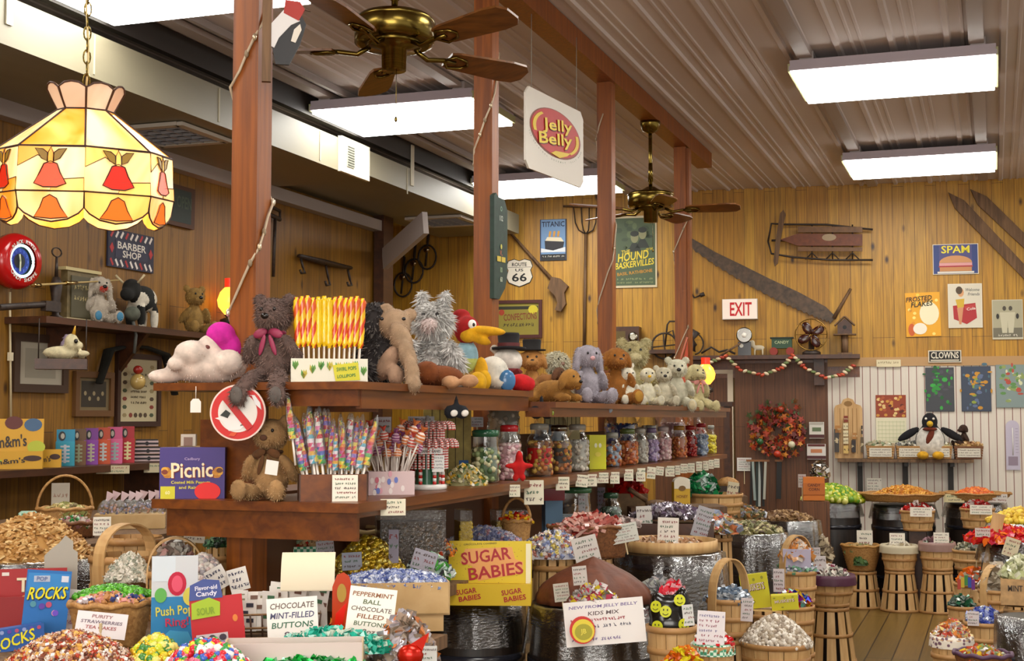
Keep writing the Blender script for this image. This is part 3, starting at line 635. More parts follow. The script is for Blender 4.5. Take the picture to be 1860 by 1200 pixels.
def a_66(b, w, h, y):
    sh = [(-.42, .44), (-.2, .5), (0, .44), (.2, .5), (.42, .44), (.5, .25), (.42, .1), (.5, -.15), (.4, -.35), (.15, -.45), (0, -.5), (-.15, -.45), (-.4, -.35), (-.5, -.15), (-.42, .1), (-.5, .25)]
    b.prism([(x * w, z * h) for x, z in sh], y - .008, y, BL); b.prism([(x * w * .95, z * h * .95) for x, z in sh], y - .01, y - .007, '#d8cfbd'); b.text('ROUTE', 0, .3 * h, .13 * h, BL, y - .012, w=.55 * w); b.rect(0, .2 * h, .85 * w, .012 * h, BL, y - .0115)
    b.text('US', 0, .1 * h, .1 * h, BL, y - .012, w=.3 * w); b.text('66', 0, -.16 * h, .3 * h, BL, y - .012, w=.55 * w)
m, w_, h = on_bw(919, 968, 470, 521); b = MB(); a_66(b, w_, h, .006); b.build('highway_sign', None, 'white shield road sign reading ROUTE US 66 left of the adze', 'sign', None, m, BRZ)
def a_hound(b, w, h, y):
    b.rect(0, 0, w * .93, h * .94, '#47583a', y - .001); rn = random.Random(2)
    for i in range(16): b.disc(rn.uniform(-.4, .4) * w, rn.uniform(.05, .42) * h, rn.uniform(.03, .1) * w, rn.uniform(.02, .05) * h, rn.choice(['#2f3d28', '#5c6c46', '#39492f']), y - .002, 8)
    for x_, z_ in ((.18, .25), (.0, .2)): b.disc(x_ * w, z_ * h, .09 * w, .08 * h, '#8a8a62', y - .004, 14); b.disc(x_ * w, (z_ + .05) * h, .1 * w, .04 * h, '#1f261c', y - .005, 12); b.prism([((x_ - .16) * w, (z_ - .2) * h), ((x_ + .16) * w, (z_ - .2) * h), ((x_ + .06) * w, (z_ - .08) * h), ((x_ - .06) * w, (z_ - .08) * h)], y - .003, y - .001, '#232a20')
    b.text('THE', -.2 * w, .0 * h, .05 * h, '#d6c23a', y - .006, w=.2 * w, a=.1); b.text('HOUND', -.03 * w, -.06 * h, .12 * h, '#e0cb34', y - .006, w=.7 * w, a=.12, shear=.2); b.text('OF THE', .34 * w, .03 * h, .035 * h, '#e0cb34', y - .006, w=.16 * w, a=.12); b.text('BASKERVILLES', 0, -.17 * h, .09 * h, '#e0cb34', y - .006, w=.88 * w, a=.12, shear=.2)
    b.text('BASIL RATHBONE', 0, -.29 * h, .045 * h, '#c08a2a', y - .006, w=.8 * w, a=.1); b.scribble(-.4 * w, .4 * w, -.38 * h, .03 * h, '#9aa06a', y - .004, 7); b.scribble(-.4 * w, .4 * w, -.43 * h, .025 * h, '#9aa06a', y - .004, 8)
sign('movie_poster', 'green old movie poster with yellow title lettering behind the second ceiling fan', 'poster', on_bw(1113, 1193, 392, 522), '#cdbf9c', a_hound)
def a_exit(b, w, h, y): b.rect(.03 * w, 0, w * .78, h * .78, '#e9b9a4', y - .001); b.text('EXIT', .03 * w, 0, h * .62, '#c8141c', y - .004, w=w * .62)
m, w_, h = on_bw(1312, 1376, 543, 580, .05); t = thing('exit_sign', 'white illuminated box sign reading EXIT in red above the back door', 'sign', m, BRZ); b = MB(); b.box((0, .02, 0), (w_, .09, h), '#cfc3b2'); b.build('housing', t); b = MB(); b.box((0, -.027, 0), (w_ * .97, .004, h * .95), 'exitface'); b.text('EXIT', .03 * w_, 0, h * .66, '#c8141c', -.031, w=w_ * .62); b.build('sign_face', t)
def a_spam(b, w, h, y):
    b.rect(0, 0, w, h, '#e9dcc0', y - .0005); b.rect(0, 0, w * .97, h * .96, '#2f3f78', y - .001); b.rect(0, 0, w * .72, h * .96, '#4c4a7c', y - .0015); b.text('SPAM', 0, .32 * h, .25 * h, '#e8d832', y - .004, w=.62 * w)
    b.prism([(.36 * w * math.cos(a), -.12 * h + .24 * h * math.sin(a)) for a in [PI * i / 12 for i in range(13)]], y - .003, y - .001, '#c98f5c'); b.rect(0, -.17 * h, .72 * w, .09 * h, '#d79a9a', y - .004); b.rect(0, -.24 * h, .74 * w, .05 * h, '#a8343a', y - .004); b.rect(0, -.33 * h, .7 * w, .14 * h, '#c08450', y - .004); b.rect(0, -.435 * h, .8 * w, .06 * h, '#d8d2c4', y - .003)
sign('tin_sign', 'blue sign reading SPAM over a sandwich, below the ski tips', 'sign', on_bw(1694, 1777, 443, 498), '#2f3f78', a_spam)
def a_flakes(b, w, h, y):
    b.rect(0, 0, w * .96, h * .97, '#e2a21e', y - .001); rn = random.Random(4)
    for i in range(22): b.disc(rn.uniform(-.43, .43) * w, rn.uniform(-.45, .45) * h, .05 * w, .035 * h, rn.choice(['#f2c544', '#f6d774', '#d88c18']), y - .0025, 8)
    b.disc(.18 * w, 0.02 * h, .28 * w, .26 * h, '#e9dfb8', y - .004); b.text('FROSTED', -.1 * w, .36 * h, .11 * h, '#3a2a14', y - .006, w=.75 * w, a=.08, shear=.2); b.text('FLAKES', -.02 * w, .24 * h, .12 * h, '#2c2a14', y - .006, w=.62 * w, a=.08, shear=.2)
    b.disc(-.1 * w, -.32 * h, .2 * w, .13 * h, '#e8e0cc', y - .006); b.disc(-.34 * w, -.34 * h, .1 * w, .14 * h, '#c65a24', y - .005)
sign('tin_sign', 'yellow cereal sign reading FROSTED FLAKES, tilted slightly', 'sign', on_bw(1645, 1708, 531, 611), '#e2a21e', a_flakes, ry=-.02)
def a_cola(b, w, h, y):
    b.rect(0, 0, w * .96, h * .97, '#d3cbb6', y - .001); b.text('Welcome', .22 * w, .36 * h, .07 * h, '#6a6a62', y - .003, w=.42 * w, shear=.2); b.text('Friends', .26 * w, .26 * h, .07 * h, '#6a6a62', y - .003, w=.34 * w, shear=.2)
    b.prism([(-.36 * w, .0), (.3 * w, .06 * h), (.34 * w, -.28 * h), (.04 * w, -.42 * h), (-.34 * w, -.3 * h)], y - .003, y - .001, '#a8262a'); b.prism([(-.02 * w, -.02 * h), (.3 * w, .04 * h), (.31 * w, -.02 * h), (.0, -.1 * h)], y - .004, y - .002, '#b83a38'); b.text('Cola', .17 * w, -.07 * h, .06 * h, '#e9d5c8', y - .006, w=.26 * w, a=.15)
    b.disc(-.12 * w, .3 * h, .09 * w, .1 * h, '#d29a6a', y - .003, 12); b.disc(-.17 * w, .35 * h, .1 * w, .09 * h, '#4c3a24', y - .0035, 12); b.prism([(-.28 * w, .14 * h), (-.02 * w, .16 * h), (-.04 * w, -.04 * h), (-.22 * w, -.06 * h)], y - .004, y - .001, '#c9a52c'); b.prism([(-.24 * w, -.05 * h), (-.05 * w, -.03 * h), (-.12 * w, -.42 * h), (-.18 * w, -.42 * h)], y - .005, y - .001, '#c98a62')
sign('tin_sign', 'cream soda sign with a seated lady and a red cooler reading Welcome Friends', 'sign', on_bw(1722, 1784, 515, 595), '#e0d8c4', a_cola)
def a_base(b, w, h, y):
    b.rect(0, .03 * h, w * .95, h * .9, '#a8a286', y - .001); b.rect(0, -.33 * h, w * .95, h * .24, '#6f6a58', y - .002)
    for s_ in (-.1, .1): b.disc(s_ * w, .28 * h, .06 * w, .06 * h, '#4a4438', y - .004, 12); b.prism([((s_ * 1.2 - .13) * w, .18 * h), ((s_ * 1.2 + .13) * w, .18 * h), ((s_ + .08) * w, -.34 * h), ((s_ - .08) * w, -.34 * h)], y - .0035, y - .001, '#c2bca0')
    for s_ in (-.32, .32): b.disc(s_ * w, .08 * h, .05 * w, .07 * h, '#2c2822', y - .004, 10)
    b.scribble(-.3 * w, .3 * w, -.4 * h, .06 * h, '#ded8c4', y - .005, 4)
sign('baseball_photo', 'grey vintage photograph sign of two baseball players at the wall edge', 'picture', on_bw(1802, 1858, 544, 616), '#c4bda2', a_base)
def a_clums(b, w, h, y): b.rect(0, 0, w * .94, h * .84, '#1c1712', y - .001); b.text('CLOWNS', 0, .1 * h, .55 * h, '#d8d0bc', y - .003, w=.84 * w); b.rect(0, -.32 * h, .86 * w, .1 * h, '#cfc6b0', y - .002)
sign('word_sign', 'small black sign with cream decorative capital letters above the white beadboard', 'sign', on_bw(1686, 1746, 636, 658, .07), '#cfc6b0', a_clums)
def a_small(b, w, h, y): b.scribble(-.42 * w, .42 * w, .1 * h, .3 * h, '#8a7a58', y - .001, 3)
sign('paper_notice', 'small cream paper notice on the trim above the beadboard', 'notice', on_bw(1592, 1636, 653, 666, .07), '#d6c9a4', a_small)
def a_show(b, w, h, y):
    b.rect(0, 0, w, h, '#8c7f2c', y - .001); b.rect(0, .36 * h, w * .96, .1 * h, '#2c2a18', y - .002); b.text('CONFECTIONS', .05 * w, .08 * h, .22 * h, '#7c3a1c', y - .004, w=.8 * w, a=.05); b.disc(-.4 * w, .22 * h, .07 * w, .1 * h, '#a23a1e', y - .004, 10)
    b.disc(.36 * w, .3 * h, .12 * w, .14 * h, '#cdbb2c', y - .003, 10); b.scribble(-.35 * w, .4 * w, -.18 * h, .12 * h, '#4a3c1a', y - .003, 9)
sign('framed_print', 'framed olive yellow advertising print behind the snowman hat', 'picture', on_bw(904, 979, 551, 608), '#8c7f2c', a_show, frame='#4a1c12', fw=.035)
# ---- antiques hung on the back wall
def wall_thing(name, lab, cat, x, y, off=.02, ry=0): p = at_bw(x, y, off); return thing(name, lab, cat, p, 0), p
def bwl(x, y, x0, y0):                                  # local wall offset of pixel (x,y) from (x0,y0)
    a, c = at_bw(x0, y0), at_bw(x, y); d = c - a; return d.dot(BDIR), d.z
def hung(name, lab, cat, x0, y0, off=.03): t = thing(name, lab, cat, at_bw(x0, y0, off), BRZ); return t, (lambda x, y, o=0: (bwl(x, y, x0, y0)[0], o, bwl(x, y, x0, y0)[1]))
# pitchfork
t, L = hung('pitchfork', 'tall old wooden handled pitchfork hung tines up', 'pitchfork', 1063, 430)
b = MB(); b.cyl(L(1061, 650), L(1064, 425), .017, 'oldwood', 8); b.build('handle', t)
b = MB()
for x_ in (1046, 1058, 1071, 1083): b.tube([L(1064, 425), L(1064 + (x_ - 1064) * .7, 418), L(x_, 405, -.03), L(x_ + (x_ - 1064) * .12, 378, -.05)], .007, 'iron', 6)
b.build('tines', t); b = MB(); b.cyl(L(1024, 375, -.02), L(1092, 376, -.02), .012, 'oldwood', 8); b.build('crossbar', t)
# boot shaped adze / bung mallet
t, L = hung('adze', 'long handled adze with a boot shaped dark head hung at an angle', 'adze', 975, 480)
b = MB(); b.cyl(L(923, 418), L(1003, 508), .013, 'oldwood', 8, r2=.02); b.build('handle', t)
b = MB(); b.prism([(L(x_, y_)[0], L(x_, y_)[2]) for x_, y_ in ((1003, 503), (1018, 506), (1033, 520), (1026, 532), (1029, 552), (1020, 566), (1009, 563), (1014, 550), (1010, 538), (996, 524))], -.05, .02, 'oldwood'); b.build('head', t)
# two-man saw
t, L = hung('crosscut_saw', 'very long rusty crosscut saw slanting down the back wall to its upright handle', 'saw', 1380, 500)
up = [(1252, 430), (1300, 458), (1350, 482), (1400, 507), (1450, 530), (1500, 557), (1518, 575)]; lo = [(1508, 583), (1480, 573), (1440, 556), (1400, 537), (1350, 510), (1300, 480), (1252, 446)]
pl = [(L(*q)[0], L(*q)[2]) for q in up]; ql = [(L(*q)[0], L(*q)[2]) for q in lo]; tt = []
for i in range(len(ql) - 1):
    for k in range(8): a_ = Vector(ql[i]).lerp(Vector(ql[i + 1]), k / 8); tt.append((a_[0], a_[1] + (.0 if k % 2 else -.022)))
b = MB(); b.prism(pl + tt, -.004, .004, 'rust'); b.build('toothed_blade', t); b = MB(); b.cyl(L(1514, 578), L(1545, 524), .02, 'oldwood', 8, r2=.014); b.build('handle', t)
# sled
t, L = hung('snow_sled', 'old wooden snow sled with iron runners hung on its side on the back wall', 'sled', 1485, 438)
b = MB()
for i, (ya, yb) in enumerate(((413, 424), (426, 448), (450, 458))): b.prism([(L(1450, ya)[0], L(1450, ya)[2]), (L(1566, ya + 1)[0], L(1566, ya + 1)[2]), (L(1566, yb)[0], L(1566, yb)[2]), (L(1450, yb)[0], L(1450, yb)[2])] + ([(L(1418, 437)[0], L(1418, 437)[2])] if i == 1 else []), -.09, -.075, '#6b3518:w' if i == 1 else '#6f4a26:w')
b.disc(L(1506, 433)[0], L(1506, 433)[2], .07, .035, '#9c8668', -.092); b.build('deck_slats', t)
b = MB(); b.tube([L(1396, 440, -.08), L(1402, 408, -.08), L(1430, 409, -.06), L(1500, 409, -.05), L(1585, 418, -.05)], .011, 'iron', 6); b.tube([L(1396, 440, -.08), L(1402, 462, -.08), L(1440, 468, -.06), L(1510, 473, -.05), L(1585, 473, -.05)], .011, 'iron', 6)
b.tube([L(1402, 438, -.06), L(1460, 438, -.06)], .012, 'iron', 6)
for x_ in (1475, 1512, 1548): b.tube([L(x_, 409, -.05), L(x_, 473, -.05)], .008, 'iron', 5); b.tube([L(x_ - 12, 472, -.05), L(x_, 460, -.06), L(x_ + 12, 472, -.05)], .007, 'iron', 5)
b.build('runners', t); b = MB(); b.prism([(L(x_, y_)[0], L(x_, y_)[2]) for x_, y_ in ((1424, 384), (1428, 392), (1419, 437), (1414, 480), (1408, 486), (1406, 476), (1411, 430), (1418, 390))], -.12, -.095, 'oldwood'); b.build('steering_bar', t)
# skis
for k, (x0, y0, x1, y1, lab) in enumerate(((1722, 350, 1885, 520, 'long weathered wooden ski crossing the corner above the blue sandwich sign'), (1762, 344, 1925, 500, 'long weathered wooden ski, its tip nearest the ceiling'))):
    t, L = hung('wooden_ski', lab, 'ski', x0, y0); a_, c_ = Vector(L(x0, y0)), Vector(L(x1, y1)); d = (c_ - a_).normalized(); nrm = Vector((d.z, 0, -d.x)); W = .058
    pts = [a_, a_ + d * .16 + nrm * W, c_ + nrm * W * .8, c_ - nrm * W * .8, a_ + d * .16 - nrm * W]; b = MB(); b.prism([(q.x, q.z) for q in pts], -.03, -.005, 'oldwood'); b.build('ski_board', t)
    b = MB(); m = a_ + d * 1.3; b.box((m.x, -.04, m.z), (.12, .025, .1), 'darkwood', r=rot(0, -math.atan2(d.z, d.x), 0)); b.build('toe_binding', t)
# crank
t, L = hung('hand_brace', 'small iron hand brace drill hanging beside the farthest post', 'tool', 1258, 535)
b = MB(); b.tube([L(1250, 524, -.03), L(1262, 541, -.03), L(1272, 537, -.03)], .01, 'iron', 6); b.cyl(L(1272, 537, -.03), L(1280, 534, -.03), .022, 'iron', 8); b.build('crank_body', t)
# ---- things on the left wall
m, w_, h = on_lw(196, 279, 422, 490)
def a_barber(b, w, h, y):
    b.rect(0, 0, w * .97, h * .96, '#191a33', y - .001); 
    for i in range(9):
        for s_ in (-1, 1): b.rect((-.42 + .105 * i) * w, s_ * .37 * h, .035 * w, .2 * h, '#d8cfc8' if i % 3 else '#a8252a', y - .002, a=-.6 * s_)
    for s_ in (-1, 1): b.prism([(s_ * .47 * w, 0), (s_ * .42 * w, .14 * h), (s_ * .38 * w, 0), (s_ * .42 * w, -.14 * h)], y - .003, y - .001, '#a8252a')
    b.rect(0, 0, .7 * w, .46 * h, '#22243e', y - .003); b.text('BARBER', 0, .1 * h, .19 * h, '#d8d2c6', y - .005, w=.62 * w); b.text('SHOP', 0, -.12 * h, .19 * h, '#d8d2c6', y - .005, w=.4 * w)
sign('barber_sign', 'navy tin sign reading BARBER SHOP with red and white stripes', 'sign', (m, w_, h), '#191a33', a_barber, True)
# red round clock
p = at_lw(20, 475, .06); sc = px(97, dep(p)); t = thing('neon_clock', 'big round red rimmed clock with a blue dial and pale neon ring', 'clock', p, PI / 2 - .1)
TR = rot(PI / 2); b = MB(); b.lathe([(sc * .42, -.02), (sc * .52, .0), (sc * .53, .05), (sc * .46, .1), (sc * .33, .1)], '#b01414:g', 40, T=TR, caps=False); b.build('red_rim', t)
b = MB(); b.lathe([(.001, .06), (sc * .36, .06)], '#0a0a10', 32, T=TR, caps=False)
for st, ph, dr in (('BLACK RIVER', PI / 2, -1), ('CANDY SHOPPE', -PI / 2, 1)):
    n = len(st)
    for i, ch in enumerate(st):
        if ch != ' ': a_ = ph + dr * (i - (n - 1) / 2) * .17; b.text(ch, sc * .36 * math.cos(a_), sc * .36 * math.sin(a_), sc * .07, '#d9d6cc', -.104, a=a_ - ph)
b.lathe([(.001, 0), (sc * .25, 0)], '#1c2a86', 32, T=Matrix.Translation((0, -.066, 0)) @ TR, caps=False); b.lathe([(.001, 0), (sc * .14, 0)], '#14101a', 24, T=Matrix.Translation((0, -.068, 0)) @ TR, caps=False)
for i in range(12): b.text(str(i + 1), sc * .2 * math.sin(PI * (i + 1) / 6), sc * .2 * math.cos(PI * (i + 1) / 6), sc * .05, '#5a6ad0', -.07)
b.build('dial', t); b = MB(); b.tube([(sc * .29 * math.cos(a_), -.085, sc * .29 * math.sin(a_)) for a_ in [2 * PI * i / 40 for i in range(40)]], .008, 'neon', 8, True); b.build('neon_ring', t)
for L_, a_ in ((.13, 1.75), (.19, -1.6)): b = MB(); b.cyl((0, -.075, 0), (sc * L_ * math.cos(a_), -.075, sc * L_ * math.sin(a_)), .005, '#c9bfa0', 6); b.build('hand', t)
b = MB(); q0, q1 = at_lw(18, 530, .02), at_lw(20, 780, .02); b.cyl(q0, q1, .007, '#c9b892', 6); b.box(q0.lerp(q1, .47), (.02, .03, .05), '#d6c8a8'); b.build('power_cord', None, 'pale electric cord hanging below the red clock', 'cord')
# wall shelf with its clutter
WZ = 2.2; q0, q1 = at_z(5, 0, WZ), None
y0_, y1_ = at_lw(8, 580).y, at_lw(432, 606).y
t = thing('wall_shelf', 'long dark wall shelf of old tools and soft toys', 'shelf', (LX, y0_, WZ)); b = MB(); b.box((.15, (y1_ - y0_) / 2, -.02), (.3, y1_ - y0_, .04), 'darkwood'); b.build('shelf_board', t)
for f in (.15, .42, .8): b = MB(); b.prism([(0, 0), (.24, 0), (0, -.28)], -.02, .02, 'darkwood', T=Matrix.Translation((.0, (y1_ - y0_) * f, -.04))); b.build('bracket', t)
def on_ws(x, off=.15): p = at_x(x, 590, LX + off); return Vector((p.x, p.y, WZ))
# antique scale / balance
p = on_ws(110); d = dep(p); t = thing('balance_scale', 'old iron beam scale with a hanging ring on the wall shelf', 'scale', p, PI / 2)
b = MB(); b.lathe([(.05, 0), (.05, .02), (.022, .05), (.028, .2), (.04, .34), (.02, .42)], 'iron', 12, c=(-.05, 0, 0)); b.lathe([(.012, .42), (.008, .62)], 'iron', 8, c=(-.05, 0, 0)); b.build('column', t)
b = MB(); b.tube([(-.05 + .045 * math.cos(a_), 0, .665 + .045 * math.sin(a_)) for a_ in [2 * PI * i / 20 for i in range(20)]], .006, 'iron', 6, True); b.build('ring', t)
b = MB(); b.cyl((-.3, -.03, .3), (.55, -.03, .48), .012, '#b59a60', 8, r2=.007); b.cyl((.1, -.03, .385), (.0, -.03, .365), .022, '#c9b07a:m', 8); b.cyl((-.3, -.03, .3), (-.24, -.03, .31), .02, '#c9b07a:m', 8); b.build('beam', t); t.scale = (1, .95, .62)
# book/plaque
p = on_ws(128, .1); b = MB(); b.box((0, 0, .16), (.3, .05, .32), '#6a5a38:w'); b.box((0, -.03, .16), (.24, .008, .26), '#4c4630'); b.scribble(-.09, .09, .22, .03, '#b8a878', -.036, 3); b.scribble(-.09, .09, .15, .03, '#b8a878', -.036, 4); b.box((0, 0, .33), (.36, .07, .02), '#b8a878'); b.box((0, -.02, .01), (.42, .1, .02), '#b9ab84')
b.build('cash_register_plate', None, 'square brass-edged metal plaque box standing on the wall shelf', 'box', None, p + Vector((0, .08, 0)), PI / 2)
for x_, kw in ((178, dict(label='small grey and white elephant-eared soft toy with blue feet on the wall shelf', s=.33, c1='#a89c8c:r', c2='#d4ccbc:r', ears='long', ft='#2f6f8f', muz='#b83a2a:r', name='plush_toy')), (352, dict(label='tan plush bear sitting at the shelf end left of the glowing red lamp', s=.36, c1='#8a6a34:r', c2='#a8854a:r', name='teddy_bear', muz='#a8854a:r'))):
    toy(kw.pop('label'), on_ws(x_), PI / 2 - .5, kw.pop('s'), nf=900, fur=.012, **kw)
# cow figurine
p = on_ws(258); t = thing('cow_figure', 'black and white toy cow figure on the wall shelf', 'figurine', p, PI / 2 + .2)
def cowpaint(x, y, z): n_ = noise.noise((x * 9, y * 9, z * 9)); return '#15130f:r' if n_ > .05 or x < -.15 else '#cfc6b4:r'
soft('body', [(0, 0, .2, .17, .08, .09), (-.18, 0, .25, .08, .06, .07), (-.25, 0, .21, .06, .045, .045)] + [(sx * .11, sy * .04, .08, .032, .03, .1) for sx in (-1, 1) for sy in (-1, 1)], '#cfc6b4:r', t, .006, 300, None, .012, paint=cowpaint)
b = MB(); b.tube([(-.2, -.05, .29), (-.21, -.1, .34)], .008, '#c9b892', 5); b.tube([(-.2, .05, .29), (-.21, .1, .34)], .008, '#c9b892', 5); b.build('horns', t)
p = on_ws(240, .24); b = MB(); b.tube([p + Vector((0, 0, .05)), p + Vector((.03, 0, -.06)), p + Vector((.02, 0, -.18))], .012, '#4a4a44', 6); b.ell(p + Vector((0, .0, .08)), (.05, .06, .05), '#54564a:r'); b.build('hanging_toy', None, 'small dark hanging toy at the shelf edge beside the cow', 'toy')
p = on_ws(60, .2); b = MB(); b.cyl(p + Vector((0, -.3, .03)), p + Vector((.0, .2, .09)), .02, 'iron', 7); b.box(p + Vector((0, .16, .07)), (.04, .14, .06), 'iron'); b.build('old_plane_tool', None, 'dark old hand tool lying at the near end of the wall shelf', 'tool')
# green board above and frames below
def a_gb(b, w, h, y): b.rect(0, 0, w * .8, h * .8, '#22302c', y - .001); b.text('OPEN', .2 * w, .1 * h, .3 * h, '#3f4c3a', y - .003, w=.4 * w)
sign('shop_board', 'dark wooden board with a green panel high behind the stained glass lamp', 'sign', on_lw(283, 350, 335, 410), '#4a2812', a_gb, True, th=.04)
sign('framed_sketch', 'framed pale picture partly behind the white unicorn toy', 'picture', on_lw(33, 112, 622, 698), '#a39a88', lambda b, w, h, y: (b.rect(0, 0, w * .7, h * .7, '#8d8676', y - .001), b.disc(.1 * w, -.1 * h, .06 * w, .05 * h, '#7a2a20', y - .002)), True, frame='#3a2412', fw=.05)
sign('framed_photo', 'small framed dark group photograph under the wall shelf', 'picture', on_lw(141, 197, 686, 745), '#6a5a3c', lambda b, w, h, y: (b.rect(0, 0, w * .8, h * .8, '#2a241a', y - .001), [b.disc((-.28 + .14 * i) * w, (.02 - .16 * (i % 2)) * h, .045 * w, .07 * h, '#8a7c5c', y - .002, 8) for i in range(5)]), True, frame='#5e3c18', fw=.04)
def a_samp(b, w, h, y):
    b.rect(0, 0, w * .92, h * .94, '#b3a684', y - .001); rn = random.Random(9)
    for i in range(7):
        for s_ in (-1, 1): b.disc(s_ * .36 * w, (-.4 + .13 * i) * h, .06 * w, .035 * h, rn.choice(['#4a3a2a', '#7a3226', '#3f4a34', '#8a7a54']), y - .002, 6)
    for i in range(6): b.scribble(-.2 * w, .22 * w, (.25 - .09 * i) * h, .04 * h, '#4a3c2a', y - .003, i)
    for i in range(4): b.disc((-.2 + .13 * i) * w, -.4 * h, .05 * w, .04 * h, rn.choice(['#4a3a2a', '#7a3226']), y - .002, 7)
sign('framed_sampler', 'tall framed cream sampler print with small motifs round its border', 'picture', on_lw(216, 284, 652, 765), '#b3a684', a_samp, True, frame='#33190c', fw=.035)
p = at_lw(250, 640, .05); t = thing('christmas_bow', 'dark bow drape over the sampler print with a small ornament', 'decoration', p, PI / 2); b = MB(); b.tube([(-.42, 0, -.22), (-.32, 0, 0), (-.1, 0, .04), (.1, 0, .04), (.34, 0, 0), (.46, 0, -.28)], [.03, .045, .03, .03, .04, .03], '#1c1a12:r', 7, flat=.4); b.build('drape', t); b = MB(); b.ell((-.05, -.04, -.2), (.055, .05, .055), '#b89a5a:g'); b.ell((-.05, -.04, -.12), (.04, .03, .03), '#9c2a20:g'); b.build('ornament', t)
# yoke (hame) and hook left wall
p = at_lw(575, 480, .06); t = thing('wagon_yoke', 'rusty iron doubletree bar with three hooks hung on the side wall', 'tool', p, PI / 2); d0 = dep(p); k = lambda x, y: (at_lw(x, y).y - p.y, 0, at_lw(x, y).z - p.z)
b = MB(); b.tube([k(533, 465), k(575, 476), k(625, 487)], [.03, .045, .03], 'iron', 7, flat=.6); b.build('bar', t)
for x_, y_, L_ in ((535, 470, .12), (581, 482, .17), (621, 490, .14)): b = MB(); a_ = Vector(k(x_, y_)); b.tube([a_, a_ + Vector((0, -.02, -L_ * .6)), a_ + Vector((.04, -.02, -L_)), a_ + Vector((-.03, -.02, -L_ * 1.05)), a_ + Vector((-.05, -.02, -L_ * .85))], .011, 'iron', 6); b.build('hook', t)
p = at_lw(497, 440, .05); b = MB(); b.cyl((0, 0, -.28), (.02, 0, .22), .014, 'iron', 7); b.cyl((-.1, 0, .22), (.1, 0, .2), .018, 'iron', 7); b.cyl((-.1, 0, .29), (.1, 0, .27), .014, 'iron', 7); b.cyl((.1, 0, .2), (.1, 0, .27), .01, 'iron', 6); b.build('hay_knife', None, 'slim rusty iron hand tool hanging right beside the nearest post', 'tool', None, p, PI / 2)
# traps hanging on the back wall under the brace
for i, (x_, y_, lab) in enumerate(((732, 500, 'rusty spring trap hanging lowest beside the diagonal brace'), (752, 475, 'rusty spring trap with a round pan hanging in the middle of the row'), (776, 450, 'rusty spring trap on a long chain nearest the duct'))):
    p = at_bw(x_, y_, .04); t = thing('spring_trap', lab, 'trap', p, BRZ, 'old traps under the brace'); b = MB(); b.tube([(.1 * math.cos(a_), 0, .13 * math.sin(a_) - .1) for a_ in [2 * PI * j / 20 for j in range(20)]], .011, 'iron', 6, True); b.cyl((-.02, 0, -.2), (.02, 0, .2), .012, 'iron', 6); b.build('jaws', t)
    b = MB(); b.tube([(0, 0, .05), (.01, 0, .2), (-.01, 0, .38)], .012, 'iron', 6); b.cyl((-.05, 0, .38), (.05, 0, .38), .014, 'iron', 6); b.build('chain', t); b = MB(); b.ell((0, -.03, -.02), (.035, .015, .035), '#8a7558:m'); b.build('pan', t)

# unicorn toy on a little swing under the wall shelf
p = at_lw(112, 652, .42); d = dep(p); t = thing('plush_unicorn', 'white plush unicorn with lilac mane lying on a dark hanging swing under the wall shelf', 'stuffed toy', p, .6); s = px(100, d)
soft('body', [(0, 0, .12 * s, .34 * s, .15 * s, .12 * s), (.17 * s, -.02, .3 * s, .13 * s, .12 * s, .17 * s), (.27 * s, -.03, .25 * s, .11 * s, .09 * s, .08 * s), (.38 * s, -.05, .1 * s, .12 * s, .06 * s, .06 * s), (.33 * s, .05, .08 * s, .12 * s, .06 * s, .06 * s)], '#c9bd98:r', t, .006, 800, None, .009)
b = MB(); b.cyl((.2 * s, -.02, .44 * s), (.23 * s, -.04, .6 * s), .014, '#c9962a:g', 8, r2=.003); b.build('horn', t); soft('mane', [(.08 * s, .0, .34 * s, .06 * s, .08 * s, .13 * s), (.02 * s, 0, .26 * s, .05 * s, .07 * s, .08 * s)], '#8a7a8c:r', t, .01, 200, None, .009)
b = MB(); b.ell((.25 * s, -.03 - .1 * s, .32 * s), (.012, .01, .014), '#1a1410:g', 8, 6); b.build('eye', t)
b = MB(); b.box((0, 0, -.03), (.9 * s, .14, .06), 'darkwood'); b.build('swing_board', t)
for sx in (-.4, .42): b = MB(); b.cyl((sx * s, 0, 0), (sx * s, .0, WZ - p.z - .02), .004, 'iron', 5); b.build('hanging_cord', t)
